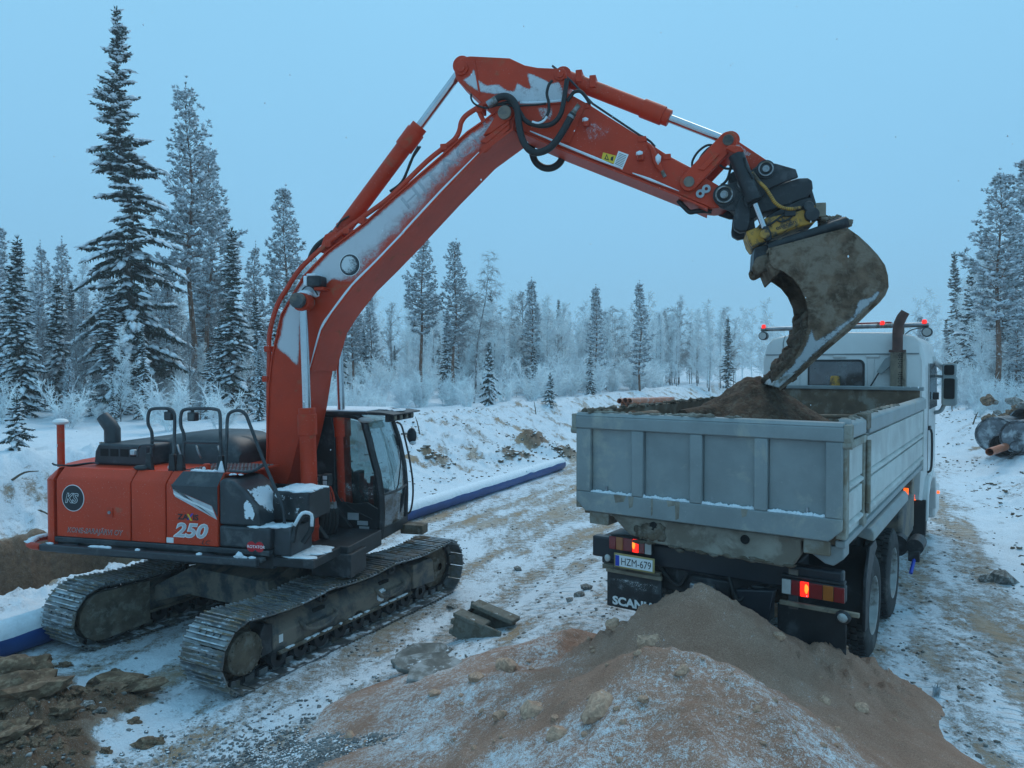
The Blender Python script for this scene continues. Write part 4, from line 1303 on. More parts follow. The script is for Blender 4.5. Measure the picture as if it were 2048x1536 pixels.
# right-hand doors with a sloping shoulder
def door(x0, x1, nm, m=M_ORANGE_CLEAN):
    prof = [(-1.44, 1.33), (-1.44, 2.065), (-1.40, 2.12), (-1.31, 2.215), (-1.285, 2.215), (-1.285, 1.33)]
    return upper(MB().prism(prof, x0, x1, 'x'), nm, m, bevel=.012)
# slightly slanted rear seam: two wedges
dA = door(-2.315, -1.182, 'side_door'); dB = door(-1.166, -.668, 'side_door'); dC = door(-.652, .082, 'side_door')
# latch
lt = MB().box(-1.53, -1.44, -1.452, -1.4405, 1.62, 1.74); lt.build('door_latch', M_ORANGE, dA, bevel=.004)
lt = MB().cyl((-1.485, -1.449, 1.68), (-1.485, -1.462, 1.68), .022, n=12); lt.build('lock', M_STEEL, dA)
# KS badge
kx, kz = UF.aty(*z1(352, 885), -1.445)
bd = MB().cyl((kx, -1.441, kz), (kx, -1.4455, kz), .172, n=48); bd.build('badge_ring', M_WHITE, dA)
bd = MB().cyl((kx, -1.4456, kz), (kx, -1.4475, kz), .163, n=48); bdo = bd.build('badge', M_NAVY, dA)
RIGHT, UPV = (1, 0, 0), (0, 0, 1)
text('badge_letters', 'KS', (kx-.122, -1.4478, kz-.058), RIGHT, UPV, .118, M_WHITE, dA, .001, .25, .045, 1.02, .95)
text('badge_letters', 'KS', (kx-.122, -1.449, kz-.058), RIGHT, UPV, .118, M_NAVY, dA, .0012, .25, .006, 1.02, .95)
text('company_name', 'KONE-SARAJÄRVI OY', (-2.155, -1.4405, 1.392), RIGHT, UPV, .066, M_WHITE, dA, .0008, .25, .018, .935)
text('company_name', 'KONE-SARAJÄRVI OY', (-2.155, -1.442, 1.392), RIGHT, UPV, .066, M_BLKPRINT, dA, .0012, .25, -.006, .935)
text('model_word', 'ZA', (-.485, -1.442, 1.645), RIGHT, UPV, .066, M_BLKPRINT, dC, .001, 0, .035, 1.2)
text('model_word', 'IS', (-.270, -1.442, 1.645), RIGHT, UPV, .066, M_BLKPRINT, dC, .001, 0, .035, 1.2)
xw = MB().prism([(-.360, 1.640), (-.335, 1.640), (-.262, 1.725), (-.285, 1.725)], -1.443, -1.441, 'y'); xw.build('letter_stroke', M_EU, dC)
xw = MB().prism([(-.352, 1.716), (-.328, 1.716), (-.277, 1.635), (-.305, 1.635)], -1.4445, -1.4431, 'y'); xw.build('letter_stroke', M_WARN, dC)
text('model_number', '250', (-.545, -1.442, 1.432), RIGHT, UPV, .165, M_WHITE, dC, .001, .28, .05, 1.28)
text('model_number', '250', (-.540, -1.4445, 1.432), RIGHT, UPV, .165, M_SILVER, dC, .001, .28, .012, 1.28)
text('model_suffix', 'LC', (-.155, -1.442, 1.352), RIGHT, UPV, .052, M_BLKPRINT, dC, .001, .3, .01, 1.3)
st = MB().box(-.65, -.55, -1.4445, -1.4405, 1.345, 1.41); st.build('white_sticker', M_WHITE, dC)
# dark shoulder panel and silver sweep on the front door
f_ = -1.4405
sw = UP([(1172, 770), (1182, 792), (1510, 930), (1540, 1060), (1540, 800)], -1.4405, z1)
dp = MB().prism([(-.565, 2.064), (-.548, 2.02), (.005, 1.835), (.081, 1.70), (.081, 2.064)], -1.449, -1.4405, 'y')
dp.add([(-.565, -1.449, 2.0645), (.081, -1.449, 2.0645), (.081, -1.316, 2.222), (-.50, -1.316, 2.222)], [(0, 1, 2, 3)])
dp.build('dark_shoulder_panel', M_DGREY, dC, fix=False)
sp_ = MB().prism([(-.562, 2.045), (-.552, 2.012), (.0, 1.83), (.074, 1.665), (-.52, 1.925)], -1.4475, -1.4405, 'y')
sp_.build('silver_sweep', M_SILVER, dC, bevel=.002)
sp2 = MB().prism([(-.545, 1.975), (.02, 1.775), (.032, 1.745), (-.53, 1.945)], -1.450, -1.4477, 'y'); sp2.build('sweep_ridge', M_WHITE, dC)
# lower sill and bumper bar
sl = MB().box(-2.36, .78, -1.44, -1.30, 1.255, 1.325); sill = upper(sl, 'sill', M_DGREY, bevel=.012)
bb = MB().box(-2.44, .70, -1.60, -1.52, 1.165, 1.255)
for xx in (-2.2, -1.2, -.2, .5): bb.box(xx, xx+.22, -1.52, -1.40, 1.19, 1.245)
rail = upper(bb, 'bumper_rail', M_DGREY, bevel=.015)
sb = MB(); rr = random.Random(8)
for x, w in ((-1.62, .12), (-1.5, .1), (-1.42, .07), (.42, .06), (.5, .09), (-.98, .05), (.62, .05), (-.1, .05), (-2.3, .06)):
    sb.lump((x, -1.555, 1.262), (w, .03, .022), 1, int(x*50), .3)
sb.lump((.46, -1.56, 1.28), (.05, .035, .045), 2, 3, .3)
sb.build('rail_snow', M_SNOW, rail, smooth=180)
gb = MB()
gb.tube([(-2.44, -1.56, 1.21), (-2.62, -1.53, 1.21), (-2.80, -1.40, 1.21), (-2.86, -1.2, 1.21), (-2.80, -.98, 1.21), (-2.68, -.85, 1.21), (-2.5, -.82, 1.21)], .045, 10, smooth=4)
gd = upper(gb, 'guard_loop', M_ORANGE)
sb = MB()
for k in range(9):
    a = k/8; sb.lump((-2.68-.14*math.sin(a*3.1), -1.5+.55*a, 1.25), (.07, .06, .025), 1, k, .25)
sb.build('loop_snow', M_SNOW, gd, smooth=180)

# right front: shroud, tank and battery box
sh = MB().prism([(.095, 1.605), (.095, 2.14), (.16, 2.165), (.30, 2.14), (.46, 2.02), (.60, 1.84), (.65, 1.70), (.655, 1.605)], -1.435, -.80, 'y')
sho = upper(sh, 'front_shroud', M_DGREY, bevel=.03, seg=3)
film('shroud_snow', [(-1.41, .42), (-.92, .42), (-.92, .66), (-1.20, .665), (-1.41, .60)], lambda a, b: (b+.008, a, np.interp(b, [.30, .46, .60, .65], [2.14, 2.02, 1.84, 1.70])+.008), .025,
     lambda a, b: .95-2.2*abs(b-.55)-.7*abs(a+1.15), M_FILM_SNOW, sho)
film('shroud_snow', [(.42, 1.66), (.62, 1.66), (.60, 1.86), (.50, 1.95), (.42, 1.9)], lambda a, b: (a, -1.439, b), .025, lambda a, b: .62, M_FILM_SNOW, sho)
tk = MB().box(.095, .785, -1.44, -.85, 1.335, 1.595); tko = upper(tk, 'tool_box', M_DGREY, bevel=.03, seg=3)
lg = MB()
for xx in (.540, .650): lg.cyl((xx, -1.4405, 1.365), (xx, -1.4445, 1.365), .062, n=28)
lg.build('logo_disc', M_RED, tko)
text('logo_word', 'ROTATOR', (.485, -1.4448, 1.350), RIGHT, UPV, .034, M_WHITE, tko, .001, 0, .02, 1.05)
bx = MB().box(.62, 1.12, -1.12, -.55, 1.62, 1.985); bxo = upper(bx, 'battery_box', M_BLACK, bevel=.03)
sb = MB(); rr = random.Random(6)
for k in range(40): sb.lump((rr.uniform(.68, 1.06), rr.uniform(-1.07, -.62), 1.984), (rr.uniform(.07, .12), rr.uniform(.06, .1), rr.uniform(.014, .024)), 2, k, .25)
for k in range(30): sb.lump((rr.uniform(.52, .98), rr.uniform(-1.41, -1.16), 1.598), (rr.uniform(.06, .1), rr.uniform(.04, .07), rr.uniform(.012, .022)), 2, k+60, .25)
sb.build('box_snow', M_SNOW, bxo, smooth=180)
film('box_rime', [(.64, 1.66), (1.1, 1.66), (1.1, 1.97), (.64, 1.97)], lambda a, b: (a, -1.1235, b), .025, lambda a, b: .30+.9*max(0, .78-a)+.8*max(0, b-1.86), M_FILM_SNOW, bxo)
lk = MB().box(.785, 1.02, -1.36, -.85, 1.25, 1.60); upper(lk, 'front_locker', M_DGREY, bevel=.02)
stp = MB().box(.80, 1.34, -1.40, -.72, 1.13, 1.235); stp.box(.95, 1.5, -.75, -.3, .85, 1.15)
sto = upper(stp, 'access_step', M_BLACK, bevel=.01)
sb = MB()
for k in range(34): sb.lump((rr.uniform(.90, 1.26), rr.uniform(-1.3, -.8), 1.234), (rr.uniform(.07, .12), rr.uniform(.06, .1), rr.uniform(.012, .02)), 2, k, .25)
sb.build('step_snow', M_SNOW, sto, smooth=180)
hl = MB().tube([(1.03, -1.33, 1.42), (1.05, -1.30, 1.60), (1.13, -1.25, 1.74), (1.21, -1.2, 1.72), (1.20, -1.2, 1.55), (1.12, -1.25, 1.40)], .035, 8, smooth=3)
hlo = upper(hl, 'hose_loop', M_BLACK)
sb = MB().tube([(1.05, -1.325, 1.62), (1.13, -1.285, 1.765), (1.22, -1.225, 1.74), (1.225, -1.225, 1.6)], .022, 7, smooth=3); sb.build('loop_snow', M_SNOW, hlo, smooth=180)

# deck between the doors and the hood
tp_ = MB().box(-.62, .30, -1.27, -.42, 2.1965, 2.215)
tpo = upper(tp_, 'tread_plate', M_ORANGE)
cl = MB()
for i in range(15):
    for j in range(9):
        cl.box(-.55+i*.055, -.52+i*.055, -1.2+j*.085, -1.165+j*.085, 2.2152, 2.228)
cl.build('tread_cleats', M_STEEL, tpo)['kind'] = 'stuff'
vb = MB().prism([(-2.22, 2.20), (-2.20, 2.38), (-2.14, 2.485), (-1.40, 2.485), (-1.37, 2.46), (-1.36, 2.20)], -.93, .95, 'y')
vbo = upper(vb, 'air_intake_cover', M_DGREY, bevel=.03, seg=3)
for k in range(4):
    w = MB().box(-2.10+k*.16, -1.975+k*.16, -.936, -.9305, 2.32, 2.42); w.build('vent_opening', M_HOLE, vbo, bevel=.0)
hd = MB()
secs = []
for t, k in ((-1.50, .82), (-1.40, .95), (-1.1, 1.0), (-.75, 1.0), (-.52, .93), (-.36, .78), (-.26, .50)):
    zt = 2.20+.40*k
    secs.append([(t, -.52, 2.195), (t, -.50, 2.20+(zt-2.2)*.55), (t, -.42, 2.20+(zt-2.2)*.86), (t, -.26, zt), (t, .45, zt), (t, .62, 2.20+(zt-2.2)*.8), (t, .68, 2.195)])
vs = [p for s_ in secs for p in s_]; m_ = 7
fs = [(i*m_+j, i*m_+j+1, (i+1)*m_+j+1, (i+1)*m_+j) for i in range(len(secs)-1) for j in range(m_-1)]+[tuple(range(m_)), tuple((len(secs)-1)*m_+j for j in range(m_-1, -1, -1))]
hd.add(vs, fs)
hdo = upper(hd, 'engine_hood', M_DGREY, smooth=60)
for x in (-1.12, -.82, -.48):
    h_ = MB().tube([(x, -.545, 2.28), (x-.03, -.565, 2.36), (x-.09, -.53, 2.45)], .014, 6, smooth=3); h_.build('hood_handle', M_STEEL, hdo)
# exhaust
exh = MB()
exh.tube([(-2.10, -.72, 2.48), (-2.10, -.72, 2.66), (-2.13, -.73, 2.72), (-2.24, -.74, 2.84)], [.105, .105, .10, .085], 18, cap=False)
exh.tube([(-2.10, -.72, 2.48), (-2.10, -.72, 2.66), (-2.13, -.73, 2.72), (-2.24, -.74, 2.84)], [.092, .092, .088, .075], 18, cap=False)
upper(exh, 'exhaust_pipe', M_DGREY)
# satellite antenna mast on the counterweight
ma = MB().cyl((-2.53, -1.15, 2.19), (-2.53, -1.15, 2.75), .046, n=16); mao = upper(ma, 'antenna_mast', M_ORANGE)
an = MB().lathe([(.0, .055), (.05, .050), (.085, .035), (.098, .01), (.09, -.01), (.04, -.03), (0, -.03)], (-2.53, -1.15, 2.78), 'z', 24); an.build('antenna_dome', M_WHITE, mao)
text('mast_mark', 'x', (-2.563, -1.198, 2.46), RIGHT, UPV, .045, M_WHITE, mao, .003, .2, .03)
cb_ = MB().tube([(-2.62, -1.2, 2.235), (-2.56, -1.2, 2.215), (-2.35, -1.18, 2.215), (-2.2, -1.0, 2.23), (-2.1, -.97, 2.22)], .012, 6, smooth=3); cb_.build('mast_cable', M_BLACK, mao)
# grab rails
def rail_(path, y, nm='grab_rail', r=.021):
    return upper(MB().tube(UP3(path, y, z1), r, 10, smooth=4), nm, M_DGREY)
r1 = rail_([(985, 640), (998, 470), (998, 350), (968, 275), (972, 190), (1005, 155), (1130, 152), (1175, 180), (1186, 260), (1180, 450), (1176, 650)], -1.22)
MB().tube(UP3([(1000, 412), (1183, 420)], -1.22, z1), .018, 8).build('rail_bar', M_DGREY, r1)
MB().tube(UP3([(880, 545), (890, 470), (930, 452), (1020, 452)], -1.24, z1), .014, 8, smooth=3).build('bracket', M_DGREY, r1)
r2 = rail_([(1243, 640), (1258, 470), (1262, 370), (1236, 290), (1238, 200), (1270, 160), (1400, 152), (1520, 158), (1556, 200), (1560, 400), (1570, 650)], -1.22)
MB().tube(UP3([(1262, 425), (1560, 432)], -1.22, z1), .018, 8).build('rail_bar', M_DGREY, r2)
r3 = rail_([(1600, 650), (1612, 400), (1618, 230), (1650, 180), (1715, 168), (1765, 200), (1800, 280), (1910, 570), (2030, 860), (2080, 1010), (2082, 1290)], -1.22)
MB().tube(UP3([(1915, 612), (1815, 668), (1640, 668)], -1.22, z1), .018, 8, smooth=3).build('rail_bar', M_DGREY, r3)
for rr_, pts in ((r1, [(985, 640), (1176, 650)]), (r2, [(1243, 640), (1570, 660)])):
    for p in pts:
        a, b = UF.aty(*z1(*p), -1.22)
        MB().prism([(a-.055, 2.19), (a+.055, 2.19), (a+.03, 2.42), (a-.03, 2.42)], -1.26, -1.20, 'y').build('rail_boot', M_BLACK, rr_, bevel=.008)
a, b = UF.aty(*z1(1575, 640), -1.24)
sb = MB().prism([(a-.045, 2.215), (a+.055, 2.215), (a+.02, 2.36), (a+.005, 2.36)], -1.285, -1.262, 'y'); sb.build('boot_snow', M_SNOW, r2, bevel=.01)
for p, rr_ in (((1138, 212), r1), ((1330, 218), r2)):
    a, b = UF.aty(*z1(*p), -1.22)
    wl_ = MB().box(a-.055, a+.055, -1.25, -1.16, b-.055, b+.055); wl_.box(a-.02, a+.02, -1.23, -1.20, b+.05, b+.10)
    wo = wl_.build('work_light', M_BLACK, rr_, bevel=.012)
    MB().box(a-.045, a+.045, -1.2545, -1.2505, b-.042, b+.042).build('lens', M_DGREY, wo)
a, b = UF.aty(*z1(848, 510), -1.26)
MB().box(a-.035, a+.035, -1.29, -1.23, b-.035, b+.035).build('camera', M_SILVER, r1, bevel=.012)
a, b = UF.aty(*z1(920, 640), -1.26)
MB().lump((a, -1.27, 2.235), (.11, .07, .04), 2, 4, .15).build('camera_base', M_BLACK, r1, smooth=180)
for p in ((1165, 610), (1448, 622)):
    a, b = UF.aty(*z1(*p), -1.15)
    c_ = MB().cyl((a, -1.15, 2.2), (a, -1.15, 2.30), .05, .042, n=16); co_ = upper(c_, 'filler_cap', M_ORANGE, bevel=.008)
    MB().cyl((a, -1.202, 2.245), (a, -1.206, 2.245), .025, n=14).build('cap_mark', M_WHITE, co_)
sb = MB(); rr = random.Random(14)
for k in range(24): sb.lump((rr.uniform(-.40, -.08), rr.uniform(-1.29, -1.22), 2.225), (rr.uniform(.03, .07), .03, .018), 1, k, .3)
for k in range(8): sb.lump((rr.uniform(.12, .30), rr.uniform(-1.29, -1.22), 2.2), (rr.uniform(.03, .05), .03, .014), 1, k, .3)
upper(sb, 'deck_snow', M_SNOW, smooth=180)

# ---------------- cab
cabw0, cabw1 = .36, 1.40
cab = MB()
side = [(-.30, 1.08), (1.40, 1.08), (1.425, 1.34)]
pr = [(1.412, 1.337), (1.40, 1.75), (1.34, 2.05), (1.286, 2.232), (1.22, 2.52), (1.158, 2.74)]
# floor box, back wall, sills
cab.box(-.30, 1.40, cabw0, cabw1, 1.06, 1.22)
cab.box(-.32, -.24, cabw0, cabw1, 1.22, 2.80)
cabo = upper(cab, 'cab', M_BLACK, bevel=.015)
def xy_front(z):   # front edge x at right pillar (y=.36) and left pillar (y=1.4)
    xs = np.interp(z, [1.08, 1.337, 1.75, 2.05, 2.232, 2.52, 2.76], [1.37, 1.412, 1.40, 1.345, 1.286, 1.215, 1.14])
    xl = np.interp(z, [1.04, 1.288, 1.65, 2.0, 2.4, 2.784], [1.345, 1.36, 1.372, 1.345, 1.26, 1.115])
    return float(xs), float(xl)
zs = np.linspace(1.10, 2.80, 12)
for yy, k, r in ((cabw0+.03, 0, .055), (cabw1-.03, 1, .05)):
    MB().tube([(xy_front(z)[k], yy, z) for z in zs], r, 8).build('front_pillar', M_BLACK, cabo)
for yy in (cabw0+.03, cabw1-.03):
    MB().tube([(xy_front(2.78)[0]+.0, yy, 2.76), (1.0, yy, 2.83), (.6, yy, 2.85), (-.28, yy, 2.84)], .05, 8, smooth=3).build('roof_rail', M_BLACK, cabo)
    MB().box(.28, .38, yy-.03, yy+.03, 1.2, 2.82).build('door_pillar', M_BLACK, cabo)
    MB().box(-.30, -.20, yy-.03, yy+.03, 1.2, 2.82).build('rear_pillar', M_BLACK, cabo)
# lower right side panel with scalloped top edge
MB().prism([(-.28, 1.2), (-.28, 2.80), (.66, 2.80), (.70, 2.6), (.70, 1.75), (.80, 1.60), (1.0, 1.57), (1.20, 1.60), (1.385, 1.50), (1.37, 1.2)], cabw0-.005, cabw0+.04, 'y').build('side_panel', M_BLACK, cabo, bevel=.008)
MB().prism([(-.28, 1.2), (-.28, 2.3), (.3, 2.2), (.55, 1.75), (1.35, 1.55), (1.345, 1.2)], cabw1-.04, cabw1+.005, 'y').build('side_panel', M_BLACK, cabo, bevel=.008)
# panes
MB().add([(.68, cabw0+.02, 1.6), (1.33, cabw0+.02, 1.5)]+[(xy_front(z)[0]-.04, cabw0+.02, z) for z in (1.75, 2.05, 2.3, 2.55, 2.74)]+[(.8, cabw0+.02, 2.80), (.68, cabw0+.02, 2.80)],
         [tuple(range(9))]).build('side_window', M_GLASS, cabo, smooth=0, fix=False)
MB().add([(-.22, cabw1-.02, 1.45), (1.31, cabw1-.02, 1.45)]+[(xy_front(z)[1]-.03, cabw1-.02, z) for z in (1.75, 2.05, 2.3, 2.55, 2.74)]+[(.7, cabw1-.02, 2.80), (-.22, cabw1-.02, 2.80)],
         [tuple(range(9))]).build('door_window', M_GLASS, cabo, smooth=0, fix=False)
def front_pane(za, zb, nm):
    b = MB(); zz = np.linspace(za, zb, 7); V = []
    for z in zz:
        r_, l_ = xy_front(z)
        for t in np.linspace(0, 1, 5):
            V.append((r_*(1-t)+l_*t+.07*math.sin(t*math.pi)+.01, cabw0+.03+(cabw1-cabw0-.06)*t, z))
    b.add(V, [(i*5+j, i*5+j+1, (i+1)*5+j+1, (i+1)*5+j) for i in range(6) for j in range(4)])
    return b.build(nm, M_GLASS, cabo, smooth=180, fix=False)
front_pane(1.72, 2.74, 'windscreen'); front_pane(1.25, 1.70, 'lower_front_window')
MB().tube([(xy_front(1.71)[0]+.02, cabw0+.03, 1.71), (1.47, .88, 1.71), (xy_front(1.71)[1]+.02, cabw1-.03, 1.71)], .018, 6, smooth=4).build('window_bar', M_BLACK, cabo)
MB().tube([(1.46, .95, 2.45), (1.49, .90, 2.1), (1.485, .82, 1.8), (1.47, .78, 1.72)], .010, 5).build('wiper', M_BLACK, cabo)
MB().tube([(1.45, 1.15, 1.70), (1.46, 1.0, 1.45), (1.42, .86, 1.25)], .02, 6, smooth=3).build('lower_bar', M_BLACK, cabo)
# grime on the lower right side
film('cab_snow_spatter', [(.50, 1.5), (1.36, 1.5), (1.37, 1.95), (1.25, 2.0), (.5, 1.9)], lambda a, b: (a, cabw0-.012+.030*0, b), .06, lambda a, b: .28, M_FILM_FINE, cabo)
# roof with visor and lamps
rf = MB().box(-.34, 1.22, cabw0-.02, cabw1+.02, 2.845, 2.885)
rf.prism([(1.22, 2.845), (1.22, 2.885), (1.42, 2.88), (1.60, 2.855), (1.595, 2.835), (1.40, 2.838)], cabw0+.02, cabw1+.03, 'y')
rfo = rf.build('cab_roof', M_BLACK, cabo, bevel=.008)
sb = MB().box(-.30, 1.18, cabw0+.02, cabw1-.02, 2.886, 2.905); rr = random.Random(3)
for k in range(14): sb.lump((rr.uniform(-.1, 1.5), rr.uniform(.45, 1.35), 2.89), (.12, .12, .025), 1, k, .3)
sb.build('roof_snow', M_SNOW, cabo, bevel=.008)
for k in range(4):
    yy = .50+k*.215
    lb = MB().box(1.47, 1.55, yy, yy+.13, 2.755, 2.835); lbo = lb.build('roof_lamp', M_BLACK, cabo, bevel=.012)
MB().box(1.44, 1.50, .45, 1.38, 2.74, 2.845).build('lamp_bracket', M_BLACK, cabo, bevel=.008)
for k in range(4):
    yy = .52+k*.215
    MB().box(1.551, 1.556, yy, yy+.09, 2.77, 2.82).build('lamp_lens', M_GUARD, cabo)
lm = MB().lump((1.19, cabw0-.02, 2.775), (.12, .04, .045), 2, 3, .05); lm.build('side_lamp', M_LCLR, cabo, smooth=180)
# interior
it = MB()
it.box(.0, .55, .62, 1.14, 1.22, 1.62); it.prism([(-.05, 1.6), (.12, 1.6), (.0, 2.35), (-.16, 2.35)], .64, 1.12, 'y'); it.prism([(-.14, 2.36), (-.04, 2.36), (-.06, 2.58), (-.16, 2.58)], .75, 1.0, 'y')
it.box(.1, .75, .42, .58, 1.2, 1.78); it.box(.1, .75, 1.18, 1.34, 1.2, 1.78)
it.build('seat', M_CABIN, cabo, bevel=.03)
MB().box(.95, 1.03, .44, .64, 1.75, 2.02).build('monitor', M_CABIN, cabo, bevel=.01)
MB().prism([(1.0, 1.22), (1.2, 1.22), (1.10, 1.9), (1.04, 1.9)], .82, .94, 'y').build('lever_console', M_CABIN, cabo)
MB().lump((.30, .50, 1.72), (.16, .10, .12), 2, 2, .15).build('yellow_jacket', M_HIVIS, cabo, smooth=180)
for p, w, h_ in (((845, 1035), .085, .05), ((922, 1090), .08, .03), ((935, 1150), .075, .055)):
    a, b = UF.aty(*z2(*p), cabw0-.01)
    MB().box(a-w, a+w, cabw0-.014, cabw0-.0055, b-h_, b+h_).build('sticker', M_SILVER, cabo)
MB().tube(UP3([(745, 885), (830, 970), (1000, 1060)], cabw0-.03, z2), .007, 5, smooth=3).build('cable', M_BLACK, cabo)
# hand bar and mirror left of the cab front
hb = MB().tube([U3(*z2(*p), 1.52) for p in ((1200, 262), (1240, 290), (1270, 400), (1305, 560), (1330, 720), (1335, 860), (1318, 980), (1290, 1012), (1245, 1018))], .016, 8, smooth=4)
hb.build('hand_bar', M_BLACK, cabo)
a, b = UF.aty(*z2(1325, 375), 1.60)
mr = MB().lump((a, 1.60, b), (.085, .03, .13), 2, 5, .05); mr.tube([(a-.16, 1.55, b+.03), (a, 1.6, b+.03)], .012, 6)
mro = mr.build('mirror', M_DGREY, cabo, smooth=180)
MB().lump((a+.02, 1.59, b-.11), (.06, .04, .035), 1, 7, .2).build('mirror_snow', M_SNOW, cabo, smooth=180)
MB().box(1.36, 1.72, 1.18, 1.42, .98, 1.12).build('cab_step', M_MUDDARK, cabo, bevel=.01)

# ---------------- boom
BW = .30
topE = [(195, 1130), (250, 880), (420, 590), (600, 400), (900, 170), (1090, 0)]
topE = UP([(536, 965), (537, 860), (540, 770), (546, 715)], -BW)+UP(topE, -BW, z5)+UP([(440, 905), (640, 720), (800, 610), (880, 545), (930, 515)], -BW, z6)
pc = UF.aty(1012, 229, -BW)
boss = [(pc[0]+.125*math.cos(a), pc[1]+.125*math.sin(a)) for a in np.linspace(R(95), R(-40), 8)]
lowE = UP([(1010, 690), (740, 890), (430, 1210), (130, 1536)], -BW, z6)+UP([(1200, 250), (980, 480), (800, 660), (640, 870), (560, 1000), (470, 1310)], -BW, z5)+UP([(610, 820), (600, 868), (582, 940), (568, 985)], -BW)
prof = topE+boss+lowE
bm_ = MB().prism(prof, -BW, BW, 'y')
bmo = upper(bm_, 'boom', M_ORANGE, bevel=.012)
# bottom flange that sticks out past the side plates, with its snow ledge
fl = MB()
L_ = lowE[:10]
def offs(pl, d):
    out = []
    for i, p in enumerate(pl):
        a = np.array(pl[max(i-1, 0)]); b = np.array(pl[min(i+1, len(pl)-1)]); t = (b-a)/np.linalg.norm(b-a)
        out.append((p[0]-t[1]*d, p[1]+t[0]*d))
    return out
for i in range(len(L_)-1):
    o_ = offs(L_, .028)
    fl.prism([L_[i], L_[i+1], o_[i+1], o_[i]], -BW-.05, BW+.05, 'y')
flo = fl.build('bottom_flange', M_ORANGE, bmo)
sn = MB()
o2 = offs(L_, -.012)
pts = [(p[0], -BW-.022, p[1]) for p in o2[1:]]
sn.tube(pts, [.012]+[.026]*(len(pts)-2)+[.010], 8, smooth=6)
sn.build('ledge_snow', M_SNOW, bmo, smooth=180)
tfl = MB()
o_ = offs(topE, .02)
for i in range(len(topE)-1):
    tfl.prism([topE[i], topE[i+1], o_[i+1], o_[i]], -BW-.02, BW+.02, 'y')
tfl.build('top_flange', M_ORANGE, bmo)
# ribbed tip plates round the boom pin
for kk, (w0, w1, s_) in enumerate((([(770, 750), (905, 545), (960, 512), (1015, 560), (1000, 610), (840, 730)], None, .055), ([(742, 800), (850, 715), (985, 620), (985, 655), (800, 815)], None, .045), ([(735, 850), (880, 735), (985, 650), (990, 690), (800, 880), (760, 895)], None, .035))):
    MB().prism(UP(w0, -BW, z6), -BW-.003, -BW-s_, 'y').build('tip_plate', M_ORANGE, bmo, bevel=.012)
MB().cyl((pc[0], -BW-.055, pc[1]), (pc[0], -BW-.09, pc[1]), .085, n=24).build('boom_pin', M_FRAME, bmo, bevel=.006)
MB().cyl((pc[0], BW+.0, pc[1]), (pc[0], BW+.06, pc[1]), .085, n=24).build('boom_pin', M_FRAME, bmo)
# rime on the right side plate
ua = UP([(551, 697), (556, 676), (566, 632), (585, 592), (609, 556), (656, 506), (734, 446), (784, 402), (888, 313), (937, 268), (975, 243), (1000, 228), (985, 255), (975, 285), (962, 302), (886, 381), (812, 461), (757, 522), (712, 567), (690, 566), (664, 562), (640, 582), (612, 600), (603, 650), (600, 738), (585, 728), (570, 712)], -BW)
Ld = np.array(L_)
def d_ledge(a, b):
    return float(np.min(np.hypot(Ld[:, 0]-a, Ld[:, 1]-b)))
def cov_boom(a, b):
    d = min(edge_seg(a, b, Ld[i], Ld[i+1]) for i in range(len(Ld)-1))
    return 1.02-1.05*max(0, .30-d)/.30-.10*max(0, (b-5.4))
def edge_seg(x, y, p, q):
    dx, dy = q[0]-p[0], q[1]-p[1]; t = max(0, min(1, ((x-p[0])*dx+(y-p[1])*dy)/(dx*dx+dy*dy+1e-12)))
    return math.hypot(x-p[0]-t*dx, y-p[1]-t*dy)
film('boom_rime', ua, lambda a, b: (a, -BW-.004, b), .035, cov_boom, M_FILM_SOFT, bmo)
# badge on the boom and faint maker's letters under the rime
cx, cz = UF.aty(700, 530, -BW)
MB().cyl((cx, -BW-.005, cz), (cx, -BW-.008, cz), .148, n=40).build('badge_ring', M_WHITE, bmo)
MB().cyl((cx, -BW-.0081, cz), (cx, -BW-.010, cz), .139, n=40).build('badge', M_NAVY, bmo)
p0 = np.array(UF.aty(680, 552, -BW)); p1 = np.array(UF.aty(722, 505, -BW)); dr_ = (p1-p0)/np.linalg.norm(p1-p0)
r3_ = (dr_[0], 0, dr_[1]); u3_ = (-dr_[1], 0, dr_[0])
text('badge_letters', 'KS', (cx-.105*dr_[0]+.048*dr_[1], -BW-.0102, cz-.105*dr_[1]-.048*dr_[0]), r3_, u3_, .10, M_WHITE, bmo, .001, .25, .03)
text('badge_letters', 'KS', (cx-.105*dr_[0]+.048*dr_[1], -BW-.0118, cz-.105*dr_[1]-.048*dr_[0]), r3_, u3_, .10, M_NAVY, bmo, .001, .25, -.002)
film('badge_rime', [(cx+.135*math.cos(a), cz+.135*math.sin(a)) for a in np.linspace(0, 6.283, 25)[:-1]], lambda a, b: (a, -BW-.0145, b), .02,
     lambda a, b: .62+1.6*(b-cz)-1.9*(a-cx), M_FILM_FINE, bmo)
p0 = np.array(UF.aty(806, 412, -BW)); p1 = np.array(UF.aty(960, 270, -BW)); dr_ = (p1-p0)/np.linalg.norm(p1-p0)
M_FAINT = film_mat('snowed_over_letter', (.44, .48, .52), 40, .3, .40)
text('faint_letters', 'HITACHI', (p0[0]+.09*dr_[1], -BW-.0055, p0[1]-.09*dr_[0]), (dr_[0], 0, dr_[1]), (-dr_[1], 0, dr_[0]), .185, M_FAINT, bmo, .0006, 0, .0, 1.55)
for o_ in [o_ for o_ in bmo.children if o_.name.startswith('faint_letters')]:
    a_ = o_.data.attributes.new('cover', 'FLOAT', 'POINT'); a_.data.foreach_set('value', [.75]*len(o_.data.vertices))
